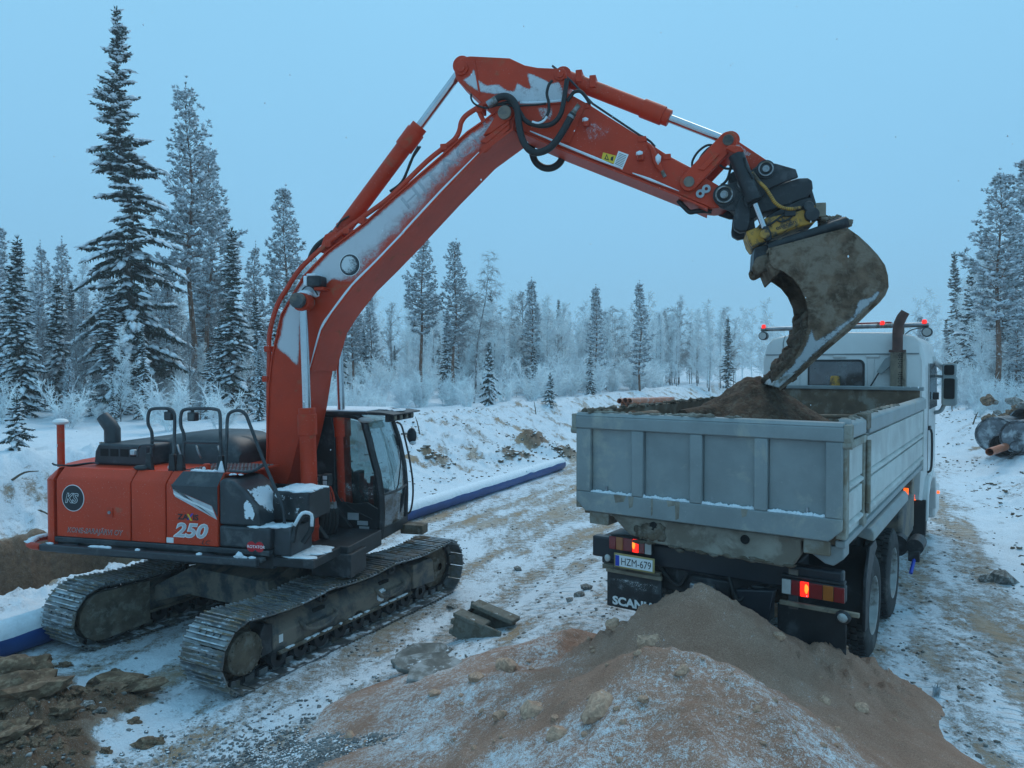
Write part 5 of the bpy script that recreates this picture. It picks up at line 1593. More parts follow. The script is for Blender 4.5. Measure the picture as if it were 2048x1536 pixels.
# oil pipes along the back of the boom
for yy, dd, rr_ in ((-.27, 0.0, .026), (-.19, .012, .026), (.2, .0, .026)):
    pth = [(538, 990), (538, 900), (538, 780), (539, 715)]
    P_ = UP3(pth, yy)+UP3([(155, 1040), (212, 830), (300, 680), (392, 545), (545, 400), (700, 275), (900, 130), (1085, -8)], yy, z5)+UP3([(310, 972), (500, 825), (545, 780), (572, 725), (588, 655), (630, 598), (725, 535), (800, 490), (845, 462)], yy, z6)
    P_ = [(p[0]-dd, p[1], p[2]+.03+dd) for p in P_]
    MB().tube(P_, rr_, 8, smooth=4).build('oil_pipe', M_ORANGE, bmo)
for p in ((120, 1380, z5), (135, 1150, z5), (740, 245, z5), (860, 165, z5), (600, 345, z5), (440, 845, z6), (735, 535, z6)):
    a, b = UF.aty(*p[2](p[0], p[1]), -.28); MB().box(a-.04, a+.05, -.31, -.14, b-.03, b+.05).build('pipe_clamp', M_ORANGE, bmo, bevel=.008)
# boss strut near the top
MB().tube(UP3([(735, 560), (775, 640)], -.27, z6), .03, 8).build('pipe_strut', M_ORANGE, bmo)
# work light and bracket on the boom
a, b = UF.aty(642, 568, -BW)
wl_ = MB().box(a-.10, a+.09, -BW-.20, -BW-.01, b-.05, b+.085); wlo = wl_.build('work_light', M_BLACK, bmo, bevel=.015)
MB().box(a+.091, a+.097, -BW-.18, -BW-.03, b-.03, b+.07).build('lens', M_DGREY, bmo)
MB().box(a-.10, a+.03, -BW-.21, -BW-.02, b+.085, b+.115).build('light_snow', M_SNOW, bmo, bevel=.012)
MB().box(a-.15, a-.101, -BW-.20, -BW-.02, b-.04, b+.09).build('light_snow', M_SNOW, bmo, bevel=.012)
MB().box(a-.02, a+.12, -BW-.16, -BW-.004, b-.10, b-.055).build('light_bracket', M_ORANGE, bmo, bevel=.008)
MB().tube(UP3([(330, 785), (385, 720), (420, 670)], -BW-.03, z5)+UP3([(470, 665), (505, 705), (520, 730)], -BW-.05, z5), .009, 6, smooth=3).build('light_cable', M_BLACK, bmo)

# ---------------- boom cylinders
def cylinder(pb, pt, collar_t, r, rr_, nm, mrod=M_CHROME, eye=True, ring=True):
    pb, pt = np.array(pb, float), np.array(pt, float)
    pcl = pb+(pt-pb)*collar_t
    d = (pt-pb)/np.linalg.norm(pt-pb)
    b = MB().tube([pb, pcl], r, 20)
    b.tube([pcl-d*.30, pcl-d*.02], r*1.17, 20); b.tube([pcl-d*.02, pcl+d*.06], r*1.02, 20)
    if ring: b.tube([pb+d*.16, pb+d*.19], r*1.08, 20)
    o = upper(b, nm, M_ORANGE, bevel=.006)
    MB().tube([pcl, pt], rr_, 20).build('rod', mrod, o)
    if eye:
        for p in (pb-d*.06, pt+d*.05):
            MB().cyl((p[0], p[1]-.085, p[2]), (p[0], p[1]+.085, p[2]), r*1.12, n=20).build('rod_eye', M_ORANGE, o, bevel=.01)
    return o
xb, zb = UF.aty(622, 1080, -.47); xt, zt = UF.aty(607, 612, -.47)
bc = cylinder((xb, -.47, zb), (xt, -.47, zt), (UF.aty(613, 825, -.47)[1]-zb)/(zt-zb), .108, .055, 'boom_cylinder')
cylinder((xb+.03, .47, zb+.02), (xt, .47, zt), .51, .108, .055, 'boom_cylinder')
MB().cyl((xt, -.62, zt+.06), (xt, .62, zt+.06), .075, n=20).build('cylinder_pin', M_FRAME, bc)
MB().cyl((xt, -.655, zt+.06), (xt, -.57, zt+.06), .10, n=20).build('pin_cap', M_FRAME, bc, bevel=.01)
sb = MB(); rr = random.Random(2)
for k in range(10): sb.lump((xt-.02+rr.uniform(-.07, .12), -.40+rr.uniform(-.05, .1), zt+.17+rr.uniform(-.01, .03)), (.07, .06, .04), 1, k, .25)
sb.build('pin_snow', M_SNOW, bc, smooth=180)
# boom foot brackets
MB().prism([(.0, 1.25), (1.0, 1.25), (.75, 1.55), (.50, 1.95), (.12, 1.95)], -.44, -.36, 'y').add([], []).build('boom_foot', M_BLACK, ex, rz=UY, bevel=.01)
MB().prism([(.0, 1.25), (1.0, 1.25), (.75, 1.55), (.50, 1.95), (.12, 1.95)], .26, .34, 'y').build('boom_foot', M_BLACK, ex, rz=UY, bevel=.01)
# valve hoses between the cylinders
for k in range(5):
    px = 575+k*22
    pth = UP3([(px-20+k*3, 790), (px+k*4, 850), (px+10+k*5, 920)], -.30+.05*k, z2)
    MB().tube(pth, .016, 7, smooth=3).build('oil_pipe', M_ORANGE, ex, rz=UY)
    p_ = UP3([(px+10+k*5, 915), (px+18+k*5, 975)], -.30+.05*k, z2)
    MB().tube(p_, .026, 8).build('hose_fitting', M_STEEL, ex, rz=UY)
    p_ = UP3([(px+18+k*5, 970), (px+20+k*7, 1050), (px+5+k*9, 1130), (px-20+k*10, 1190)], -.30+.05*k, z2)
    MB().tube(p_, .028, 8, smooth=3).build('hose', M_RUBBER, ex, rz=UY)
MB().tube(UP3([(510, 900), (525, 840), (560, 830), (585, 860), (570, 890), (515, 905)], -.42, z2), .022, 7, smooth=3).build('oil_pipe', M_ORANGE, ex, rz=UY)
for p in ((560, 745), (632, 735)):
    a, b = UF.aty(*z2(*p), -.3)
    o = MB().box(a-.05, a+.05, -.36, -.24, b-.08, b+.08); o = upper(o, 'rear_lamp', M_BLACK, bevel=.012)
    MB().box(a-.03, a+.03, -.365, -.3605, b-.06, b-.005).build('lens', M_SILVER, o); MB().box(a-.03, a+.03, -.365, -.3605, b+.01, b+.06).build('lens', M_SILVER, o)

# ---------------- arm
AW = .235
armp = UP([(912, 158), (909, 143), (913, 127), (924, 115), (940, 112), (1019, 116), (1049, 130), (1075, 135), (1119, 137), (1130, 144), (1134, 156), (1131, 183), (1180, 210), (1280, 273), (1333, 309), (1382, 339), (1436, 370)], -AW)+UP([(1462, 388), (1462, 402), (1448, 414), (1431, 416), (1419, 415), (1358, 389), (1260, 350), (1122, 296), (1044, 262), (1016, 252), (990, 236), (966, 207), (938, 183)], -AW)
am = MB().prism(armp, -AW, AW, 'y')
amo = upper(am, 'arm', M_ORANGE, bevel=.010)
bl = UP([(1260, 352), (1122, 298), (1044, 264)], -AW); bl2 = UP([(1416, 416), (1358, 391), (1260, 352)], -AW)
fl = MB()
for seg_ in (bl, bl2):
    for i in range(len(seg_)-1):
        o_ = offs(seg_, -.0)
        fl.prism([seg_[i], seg_[i+1], (seg_[i+1][0]-.004, seg_[i+1][1]-.022), (seg_[i][0]-.004, seg_[i][1]-.022)], -AW-.035, AW+.035, 'y')
fl.build('bottom_flange', M_ORANGE, amo)
# boss plates
for p, r, nm in (((924, 138), .085, 'pin_boss'), ((1121, 150), .075, 'pin_boss')):
    a, b = UF.aty(*p, -AW); o = MB().cyl((a, -AW-.002, b), (a, -AW-.03, b), r, n=24).build(nm, M_ORANGE, amo, bevel=.006)
    MB().cyl((a, -AW-.03, b), (a, -AW-.05, b), r*.6, n=20).build('pin', M_ORANGE, amo)
rib = UP([(1140, 180), (1160, 205), (1140, 290), (1126, 290), (1128, 250)], -AW)
MB().prism(UP([(1163, 205), (1172, 210), (1140, 288), (1128, 284)], -AW), -AW-.002, -AW-.022, 'y').build('weld_rib', M_ORANGE, amo, bevel=.006)
MB().prism(UP([(1019, 210), (1130, 203), (1131, 207), (1019, 214)], -AW), -AW-.002, -AW-.02, 'y').build('weld_rib', M_ORANGE, amo)
MB().prism(UP([(946, 117), (949, 117), (962, 190), (958, 190)], -AW), -AW-.002, -AW-.012, 'y').build('weld_rib', M_ORANGE, amo)
# rime and snow on the arm
pA = UP([(911, 150), (922, 160), (940, 148), (947, 135), (950, 136), (957, 157), (975, 168), (1000, 166), (1015, 178), (1028, 180), (1032, 162), (1058, 175), (1048, 140), (1075, 150), (1105, 165), (1118, 160), (1130, 178), (1128, 204), (1100, 208), (1060, 208), (1025, 206), (998, 192), (965, 188), (955, 186), (930, 168)], -AW)
film('arm_rime', pA, lambda a, b: (a, -AW-.005, b), .022, lambda a, b: .78, M_FILM, amo)
film('arm_rime', UP([(1072, 212), (1110, 212), (1106, 240), (1090, 250), (1075, 235)], -AW), lambda a, b: (a, -AW-.005, b), .022, lambda a, b: .45, M_FILM_FINE, amo)
film('arm_rime', UP([(1165, 235), (1230, 250), (1215, 285), (1170, 290)], -AW), lambda a, b: (a, -AW-.005, b), .03, lambda a, b: .36, M_FILM_FINE, amo)
sb = MB().tube(UP3([(1040, 206), (1080, 205), (1128, 201)], -AW-.018, None), .016, 7, smooth=4); sb.build('rib_snow', M_SNOW, amo, smooth=180)
ls = UP3([(1060, 262), (1122, 288), (1190, 316), (1240, 336)], -AW-.022); sb = MB().tube(ls, [.008, .016, .018, .008], 7, smooth=4); sb.build('ledge_snow', M_SNOW, amo, smooth=180)
ls = UP3([(1265, 346), (1300, 359), (1358, 382)], -AW-.022); sb = MB().tube(ls, [.006, .018, .005], 7, smooth=4); sb.build('ledge_snow', M_SNOW, amo, smooth=180)
# stickers
w_ = UP([(1738, 880), (1850, 905), (1835, 975), (1730, 935)], -AW, z6)
w_ = UP([(1746, 880), (1852, 908), (1836, 975), (1731, 938)], -AW, z6)
MB().prism(w_, -AW-.004, -AW-.001, 'y').build('warning_sticker', M_WARN, amo)
MB().prism(UP([(1756, 935), (1776, 893), (1795, 947)], -AW, z6), -AW-.0052, -AW-.0041, 'y').build('warning_triangle', M_BLKPRINT, amo)
MB().prism(UP([(1767, 930), (1776, 908), (1785, 937)], -AW, z6), -AW-.0062, -AW-.0053, 'y').build('warning_triangle', M_WARN, amo)
MB().prism(UP([(1812, 918), (1832, 912), (1826, 950), (1806, 945)], -AW, z6), -AW-.0052, -AW-.0041, 'y').build('warning_mark', M_BLKPRINT, amo)
MB().prism(UP([(1872, 868), (1955, 898), (1903, 1022), (1828, 985)], -AW, z6), -AW-.004, -AW-.001, 'y').build('data_sticker', M_WHITE, amo)
ln = MB()
for k in range(8):
    f0 = .12+k*.1
    A_ = np.array((1872, 868))*(1-f0)+np.array((1828, 985))*f0; B_ = np.array((1955, 898))*(1-f0)+np.array((1903, 1022))*f0
    A2 = A_*.88+B_*.12; B2 = A_*.12+B_*.88
    ln.prism(UP([tuple(A2), tuple(B2), tuple(B2+np.array((-1, 4))), tuple(A2+np.array((-1, 4)))], -AW, z6), -AW-.0052, -AW-.0041, 'y')
ln.build('sticker_lines', M_BLKPRINT, amo)
# brackets and fittings on the arm side
for p, z_ in (((1612, 645), z6), ((90, 385), z7), ((2050, 920), z6)):
    a, b = UF.aty(*z_(*p), -AW); o = MB().box(a-.035, a+.035, -AW-.07, -AW-.001, b-.045, b+.02).build('bracket', M_ORANGE, amo, bevel=.006)
    MB().lump((a-.01, -AW-.05, b+.03), (.045, .04, .035), 1, 3, .2).build('bracket_snow', M_SNOW, amo, smooth=180)
MB().tube(UP3([(150, 280), (185, 330), (215, 420), (250, 480), (275, 530)], -AW-.04, z7), [.02, .028, .045, .03, .016], 8, smooth=3).build('valve', M_ORANGE, amo)
MB().tube(UP3([(262, 500), (288, 548)], -AW-.045, z7), .022, 8).build('valve_end', M_STEEL, amo)
MB().lump((*[UF.aty(*z7(232, 415), -AW)[0], -AW-.075], UF.aty(*z7(232, 415), -AW)[1]), (.04, .03, .06), 1, 9, .3).build('valve_snow', M_SNOW, amo, smooth=180)
for p in ((575, 690), (625, 650)):
    a, b = UF.aty(*z7(*p), -AW); MB().lathe([(.02, -.03), (.05, -.03), (.05, 0)], (a, -AW-.002, b), 'y', 14).build('grease_port', M_STEEL, amo)
for yy, off_ in ((-.16, .035), (-.10, .04)):
    pth = UP3([(1330, 170), (1480, 290)], yy, z6)+UP3([(1660, 480), (2048, 740)], yy, z6)+UP3([(120, 225), (170, 260), (205, 300)], yy, z7)
    MB().tube(pth, .014, 7).build('oil_pipe', M_DGREY if yy < -.12 else M_ORANGE, amo)
MB().tube(UP3([(1600, 515), (1900, 690), (2048, 775)], -.2, z6)+UP3([(60, 235), (150, 290), (330, 400), (480, 480), (540, 510)], -.2, z7), .022, 8).build('oil_pipe', M_ORANGE, amo)
for p, z_ in (((1610, 510), z6), ((100, 250), z7), ((300, 395), z7)):
    a, b = UF.aty(*z_(*p), -.2); MB().box(a-.05, a+.05, -.25, -.05, b-.03, b+.04).build('pipe_clamp', M_ORANGE, amo, bevel=.008)

# arm cylinder on top of the boom
a0 = UF.aty(672, 478, 0); a1 = UF.aty(922, 141, 0)
acy = cylinder((a0[0], 0, a0[1]), (a1[0], 0, a1[1]), .66, .108, .056, 'arm_cylinder')
MB().prism(UP([(640, 505), (652, 470), (672, 462), (690, 478), (665, 508)], -.12), -.16, .16, 'y').build('cylinder_bracket', M_ORANGE, bmo, bevel=.012)
MB().tube(UP3([(455, 470), (475, 410), (520, 345), (590, 290), (640, 245)], -.1, z5), .035, 8, smooth=4).build('hose', M_RUBBER, acy)
MB().tube(UP3([(665, 210), (700, 160), (760, 125)], -.13, z5), .012, 7, smooth=3).build('hose', M_RUBBER, acy)
MB().tube(UP3([(235, 830), (195, 900), (150, 1010), (110, 1100), (70, 1150), (0, 1200)], -.14, z6), .018, 7, smooth=3).build('hose', M_RUBBER, acy)
MB().tube(UP3([(250, 830), (165, 960), (130, 1070), (100, 1120)], -.10, z6), .014, 7, smooth=3).build('hose', M_RUBBER, acy)
# bucket cylinder on top of the arm
b0 = UF.aty(1136, 158, 0); b1 = UF.aty(1452, 281, 0)
bcy = cylinder((b0[0], 0, b0[1]), (b1[0], 0, b1[1]), .625, .098, .050, 'bucket_cylinder')
for t in (.08, .17):
    q = np.array((b0[0], 0, b0[1]))*(1-t)+np.array((b1[0], 0, b1[1]))*t
    MB().box(q[0]-.04, q[0]+.04, -.12, .12, q[2]-.02, q[2]+.13).build('pipe_clamp', M_ORANGE, bcy, bevel=.008)
# hoses at the elbow
def hose(pts, y, r, z_, nm='hose', y2=None, m=M_RUBBER):
    P_ = UP3(pts, y, z_)
    if y2 is not None:
        P_ = [U3(*z_(*p), y+(y2-y)*i/(len(pts)-1)) for i, p in enumerate(pts)]
    return upper(MB().tube(P_, r, 10, smooth=5), nm, m)
hose([(800, 490), (850, 455), (905, 425), (965, 425), (1015, 465), (1045, 540), (1055, 640), (1080, 760), (1130, 850), (1200, 882), (1290, 855), (1360, 790), (1420, 700), (1470, 610), (1500, 560)], -.40, .043, z6)
MB().tube(UP3([(800, 492), (872, 445)], -.40, z6), .048, 10).build('hose_fitting', M_STEEL, ex, rz=UY)
MB().tube(UP3([(1478, 596), (1512, 540), (1548, 492)], -.40, z6), [.05, .03, .03], 10).build('hose_fitting', M_STEEL, ex, rz=UY)
hose([(1160, 800), (1165, 880), (1195, 960), (1260, 1005), (1330, 1005), (1390, 965), (1420, 900), (1425, 860)], .26, .046, z6)
hose([(1010, 510), (1060, 560), (1100, 610), (1150, 640), (1210, 640), (1270, 600), (1300, 540), (1300, 470), (1285, 400), (1300, 330), (1330, 290)], -.37, .018, z6)
hose([(1060, 545), (1110, 620), (1190, 655), (1280, 660), (1350, 630), (1400, 560), (1425, 450), (1440, 350), (1450, 280)], -.36, .030, z6)
hose([(880, 490), (960, 470), (1010, 490), (1050, 500)], -.35, .020, z6)
hose([(665, 400), (665, 440), (690, 480), (740, 505), (800, 515), (900, 490), (1000, 500), (1100, 495), (1200, 490), (1280, 480)], -.36, .012, z6)
hose([(1450, 460), (1480, 420), (1510, 385), (1560, 380), (1600, 420), (1640, 480)], -.30, .022, z6)
MB().tube(UP3([(1165, 628), (1215, 640), (1262, 618), (1285, 585)], -.385, z6), .014, 7, smooth=3).build('hose_snow', M_SNOW, ex, rz=UY)

# ---------------- bucket linkage
lk = MB()
q0 = UF.aty(1456, 282, -.28); q1 = UF.aty(1378, 365, -.28)
def link_plate(qa, qb, ra, rb, y0, y1):
    d = np.array(qb)-np.array(qa); a = math.atan2(d[1], d[0])
    pts = [(qa[0]+ra*math.cos(a+t), qa[1]+ra*math.sin(a+t)) for t in np.linspace(math.pi/2, 3*math.pi/2, 11)]+[(qb[0]+rb*math.cos(a+t), qb[1]+rb*math.sin(a+t)) for t in np.linspace(-math.pi/2, math.pi/2, 11)]
    return MB().prism(pts, y0, y1, 'y')
for y0 in (-.31, .25):
    o = upper(link_plate(q0, q1, .105, .105, y0, y0+.06), 'bucket_link', M_ORANGE, bevel=.012)
    MB().prism([(q0[0]*.7+q1[0]*.3-.03, q0[1]*.7+q1[1]*.3), (q0[0]*.3+q1[0]*.7-.03, q0[1]*.3+q1[1]*.7), (q0[0]*.3+q1[0]*.7+.04, q0[1]*.3+q1[1]*.7-.02), (q0[0]*.7+q1[0]*.3+.04, q0[1]*.7+q1[1]*.3-.02)], y0-.02, y0, 'y').build('link_web', M_ORANGE, o, bevel=.008)
    MB().cyl((q0[0], y0-.02, q0[1]), (q0[0], y0+.08, q0[1]), .062, n=18).build('pin', M_FRAME, o)
    MB().cyl((q1[0], y0-.02, q1[1]), (q1[0], y0+.08, q1[1]), .062, n=18).build('pin', M_FRAME, o)
q2 = UF.aty(1531, 340, -.1)
o = upper(link_plate(q0, q2, .10, .09, -.14, .14), 'connecting_link', M_ORANGE, bevel=.012)
MB().cyl((q0[0], -.33, q0[1]), (q0[0], .33, q0[1]), .058, n=18).build('pin', M_FRAME, o)
film('link_rime', [(q0[0]*.9+q2[0]*.1-.05, q0[1]*.9+q2[1]*.1), (q0[0]*.4+q2[0]*.6-.05, q0[1]*.4+q2[1]*.6), (q0[0]*.4+q2[0]*.6+.06, q0[1]*.4+q2[1]*.6+.05), (q0[0]*.9+q2[0]*.1+.08, q0[1]*.9+q2[1]*.1+.05)], lambda a, b: (a, -.146, b), .02, lambda a, b: .5, M_FILM_FINE, o)
hose([(700, 290), (630, 290), (560, 340), (515, 410), (510, 460), (530, 490)], -.15, .014, z7)
hose([(710, 300), (650, 310), (590, 370), (560, 430), (540, 480)], -.12, .014, z7)
hose([(735, 450), (780, 478), (840, 480), (875, 465)], -.2, .014, z7)
hose([(830, 430), (820, 490), (800, 560), (770, 600), (745, 615)], -.2, .016, z7)
hose([(395, 740), (420, 770), (450, 800), (490, 835), (540, 830), (600, 825), (670, 830)], -.1, .03, z7)

# ---------------- tiltrotator: quick hitch, tilt cylinders, yellow rotator, lower hitch
tl = UP([(690, 700), (700, 665), (735, 638), (905, 570), (1010, 480), (1060, 445), (1110, 425), (1200, 440), (1358, 485), (1380, 550), (1290, 580), (1150, 640), (1080, 720), (1000, 800), (900, 830), (830, 830), (740, 800), (700, 760)], -.25, z7)
ti = upper(MB().prism(tl, -.26, -.20, 'y').prism(tl, .20, .26, 'y'), 'tiltrotator', M_BLACK, bevel=.012)
hb_ = UP([(760, 720), (1100, 640), (1380, 555), (1460, 552), (1495, 575), (1502, 640), (1460, 715), (1330, 765), (1150, 825), (1060, 850), (1000, 900), (900, 850)], -.2, z7)
MB().prism(hb_, -.19, .19, 'y').build('hitch_body', M_BLACK, ti, bevel=.02)
for p, rr_ in (((770, 700), .125), ((1110, 490), .105), ((930, 605), .09)):
    a, b = UF.aty(*z7(*p), -.26)
    MB().lathe([(0, -.05), (rr_*.45, -.05), (rr_*.5, -.035), (rr_*.62, -.035), (rr_*.66, -.05), (rr_*.82, -.05), (rr_*.86, -.03), (rr_, -.03), (rr_, 0)], (a, -.262, b), 'y', 26).build('pin_boss', M_BLACK, ti)
    MB().cyl((a, -.312, b), (a, -.320, b), rr_*.36, n=20).build('pin', M_STEEL, ti)
    MB().lathe([(rr_*.66, -.052), (rr_*.72, -.056), (rr_*.80, -.052)], (a, -.262, b), 'y', 26).build('pin_ring', M_STEEL, ti)
MB().cyl((*(lambda q: (q[0], -.12, q[1]))(UF.aty(*z7(870, 545), -.2)),), (*(lambda q: (q[0], .12, q[1]))(UF.aty(*z7(870, 545), -.2)),), .085, n=18).build('hitch_hook', M_BLACK, ti)
MB().prism(UP([(840, 545), (860, 505), (905, 505), (915, 590), (850, 600)], -.1, z7), -.1, .1, 'y').build('hook_block', M_BLACK, ti, bevel=.015)
# tilt cylinder on the near side
tb = UP3([(868, 365), (1000, 700)], -.34, z7)
tcy = MB().tube(tb, .088, 18).build('tilt_cylinder', M_BLACK, ti)
MB().tube(UP3([(990, 690), (1012, 745)], -.34, z7), .10, 12).build('cylinder_gland', M_BLACK, ti)
MB().tube(UP3([(1025, 770), (1100, 965)], -.34, z7), .034, 14).build('tilt_rod', M_CHROME, ti)
MB().prism(UP([(1085, 960), (1125, 955), (1155, 1010), (1160, 1060), (1130, 1085), (1100, 1060)], -.34, z7), -.40, -.28, 'y').build('rod_eye', M_BLACK, ti, bevel=.015)
MB().prism(UP([(800, 330), (900, 340), (925, 380), (850, 400), (780, 360)], -.2, z7), -.42, .2, 'y').build('cylinder_mount', M_ORANGE, ti, bevel=.012)
# lower ears that hang from the hitch
ear = UP([(860, 800), (900, 705), (960, 720), (985, 860), (985, 930), (965, 1000), (900, 1012), (850, 985), (845, 940), (850, 900)], -.22, z7)
MB().prism(ear, -.30, -.18, 'y').build('tilt_ear', M_BLACK, ti, bevel=.02); MB().prism(ear, .18, .30, 'y').build('tilt_ear', M_BLACK, ti, bevel=.02)
MB().prism(UP([(930, 850), (1010, 840), (1030, 960), (1040, 1010), (1000, 1040), (960, 1010)], -.2, z7), -.17, .17, 'y').build('tilt_knuckle', M_BLACK, ti, bevel=.02)
MB().prism(UP([(1440, 600), (1500, 590), (1500, 650), (1530, 750), (1545, 790), (1500, 800), (1470, 700)], -.2, z7), -.16, .16, 'y').build('tilt_knuckle', M_BLACK, ti, bevel=.02)
# yellow rotator housing
yb = UP([(950, 995), (1040, 960), (1105, 885), (1380, 830), (1590, 755), (1603, 790), (1560, 865), (1500, 930), (1400, 955), (1150, 1050), (1110, 1080), (1010, 1132), (975, 1080)], -.28, z7)
yo = MB().prism(yb, -.29, .29, 'y').build('rotator_housing', M_YELLOW, ti, bevel=.015)
pl = UP([(1108, 900), (1372, 846), (1392, 940), (1150, 1040)], -.30, z7)
MB().prism(pl, -.315, -.292, 'y').build('name_plate', M_YELLOW, ti, bevel=.006)
p0 = np.array(UF.aty(*z7(1198, 985), -.316)); p1 = np.array(UF.aty(*z7(1342, 935), -.316)); dr_ = (p1-p0)/np.linalg.norm(p1-p0)
text('maker_word', 'engcon', (p0[0], -.3165, p0[1]), (dr_[0], 0, dr_[1]), (-dr_[1], 0, dr_[0]), .050, M_BLKPRINT, ti, .001, 0, .012, 1.12)
for p, rr_ in (((1490, 858), .082), ((1462, 792), .06)):
    a, b = UF.aty(*z7(*p), -.30); MB().cyl((a, -.335, b), (a, -.2, b), rr_, n=22).build('swivel_motor', M_BLACK, ti, bevel=.015)
MB().box(*(lambda q: (q[0]-.06, q[0]+.05, -.33, -.2, q[1]-.08, q[1]+.08))(UF.aty(*z7(1565, 820), -.3))).build('end_plate', M_GUARD, ti, bevel=.012)
MB().box(*(lambda q: (q[0]-.05, q[0]+.07, -.35, -.29, q[1]-.035, q[1]+.035))(UF.aty(*z7(1300, 850), -.3))).build('valve_block', M_BLACK, ti, bevel=.008)
MB().prism(UP([(1110, 880), (1400, 735), (1470, 725), (1500, 765), (1380, 830), (1130, 905)], -.1, z7), -.18, .18, 'y').build('rotator_top', M_BLACK, ti, bevel=.015)
a, b = UF.aty(*z7(1095, 1030), -.3)
MB().lathe([(0, -.03), (.05, -.03), (.055, 0)], (a, -.41, b), 'y', 18).build('rod_pin', M_YELLOW, ti)
for k, pts in enumerate(([(1000, 510), (1060, 590), (1110, 640), (1150, 700), (1190, 760), (1250, 800), (1320, 810), (1400, 800)],)):
    MB().tube(UP3(pts, -.36, z7), .020, 8, smooth=4).build('yellow_hose', M_YELLOW, ti)
    P_ = catmull([np.array(p) for p in UP3(pts[2:], -.36, z7)], 1., 9)[0]
    wr = MB()
    for i in range(0, len(P_)-1, 2): wr.tube([P_[i], P_[i]*.7+P_[i+1]*.3], .022, 8)
    wr.build('hose_wrap', M_BLACK, ti)
hose([(1060, 960), (1140, 940), (1200, 900), (1260, 860), (1330, 850)], -.33, .012, z7)
hose([(1200, 900), (1240, 915), (1290, 900), (1330, 870)], -.33, .010, z7)
hose([(940, 390), (955, 470), (990, 520), (1010, 560)], -.42, .012, z7)
hose([(905, 590), (950, 620), (960, 680), (940, 740), (960, 790)], -.38, .014, z7)
# lower quick hitch
lh = UP([(1020, 1125), (1150, 1092), (1300, 1050), (1500, 975), (1640, 900), (1700, 880), (1770, 868), (1800, 925), (1760, 955), (1480, 1045), (1150, 1150), (1120, 1190), (1010, 1290)], -.3, z7)
MB().prism(lh, -.30, .30, 'y').build('lower_hitch', M_BLACK, ti, bevel=.02)
lc = UP3([(1130, 1130), (1480, 1020), (1780, 915)], -.34, z7)
MB().tube(lc, .062, 12).build('hitch_bar', M_BLACK, ti)
rr = random.Random(21); lu = MB()
for k in range(26):
    q = U3(*z7(rr.uniform(1540, 1790), rr.uniform(880, 950)), rr.uniform(-.33, .1)); lu.lump(q, (.05, .05, .035), 1, k, .4)
for k in range(10):
    q = U3(*z7(rr.uniform(1190, 1330), rr.uniform(1060, 1110)), -.36); lu.lump(q, (.05, .03, .03), 1, k+30, .4)
lu.build('caked_earth', M_MUDDARK, ti, smooth=180)

# ---------------- bucket
BY0, BY1 = -.58, .56
bp_out = [(505, 300), (700, 250), (900, 195), (1080, 150), (1150, 205), (1220, 270), (1285, 340), (1335, 410), (1355, 480), (1360, 560), (1340, 610), (1300, 660), (1230, 725), (1090, 862), (900, 1022), (750, 1160), (660, 1240), (575, 1302)]
bp_in = [(530, 1285), (560, 1225), (640, 1140), (715, 1055), (765, 945), (792, 850), (792, 760), (775, 660), (735, 570), (680, 500), (610, 450), (540, 425), (510, 390)]
def BP(pts, y): return UP(pts, y, z8)
prof2 = BP(bp_out+bp_in, BY0)
bkt = upper(MB().prism(prof2, BY0, BY0+.03, 'y').prism(prof2, BY1-.03, BY1, 'y'), 'bucket', M_BUCKET, bevel=.006)
bo = BP(bp_out, BY0)
inn = offs(bo, .035)
shl = MB()
for i in range(len(bo)-1):
    q = [bo[i], bo[i+1], inn[i+1], inn[i]]
    shl.prism(q, BY0+.031, BY1-.031, 'y')
shl.build('bucket_shell', M_BUCKET, bkt, smooth=30)
# scraped wear band along the lower edge and the cutting lip
wb = BP([(1290, 570), (1340, 600), (1300, 655), (1230, 720), (1090, 858), (900, 1018), (750, 1155), (660, 1236), (578, 1297), (540, 1282), (565, 1228), (650, 1135), (725, 1045), (775, 940), (800, 850), (830, 850), (850, 940), (960, 870), (1100, 770), (1150, 640), (1240, 630)], BY0)
film('scraped_edge', wb, lambda a, b: (a, BY0-.006, b), .03, lambda a, b: .80, film_mat('scraped_film', (.36, .39, .41), 30, .22), bkt)
lp = BP([(575, 1302), (530, 1288), (545, 1255), (640, 1195), (700, 1190)], BY0)
MB().prism(lp, BY0-.02, BY1+.02, 'y').build('cutting_lip', M_BUCKET_BARE, bkt, bevel=.008)
# hook bracket at the hinge
hk = UP([(1000, 1290), (1030, 1210), (1110, 1185), (1160, 1190), (1165, 1270), (1150, 1300), (1090, 1330), (1045, 1355), (1010, 1335)], -.3, z7)
MB().prism(hk, -.34, -.22, 'y').build('hitch_ear', M_BUCKET, bkt, bevel=.03); MB().prism(hk, .20, .32, 'y').build('hitch_ear', M_BUCKET, bkt, bevel=.03)
MB().prism(BP([(490, 380), (560, 330), (600, 440), (540, 500)], BY0), BY0+.04, BY1-.04, 'y').build('hinge_beam', M_BUCKET, bkt, bevel=.02)
# soil caught inside, sliding out over the far lip
so = MB(); rr = random.Random(31)
path = [(600, 1215), (650, 1150), (700, 1075), (745, 985), (770, 895), (775, 820)]
P_ = catmull([np.array(p) for p in UP3(path, 0, z8)], 1., 6)[0]
for i, p in enumerate(P_):
    t = i/len(P_)
    for k in range(5):
        yy = BY0+.1+(BY1-BY0-.14)*(k+.5)/5
        so.lump((p[0]+.02+rr.uniform(-.04, .04)-.05*(1-t), yy, p[2]+rr.uniform(-.04, .04)), (rr.uniform(.06, .13), .15, rr.uniform(.06, .13)), 2, i*7+k, .3)
soil = so.build('sliding_soil', M_SOIL, None, smooth=180)
soil.location = tuple(UF.o); soil.rotation_euler = (0, 0, UY)
tag(soil, 'brown soil sliding out of the tilted excavator bucket', 'soil')
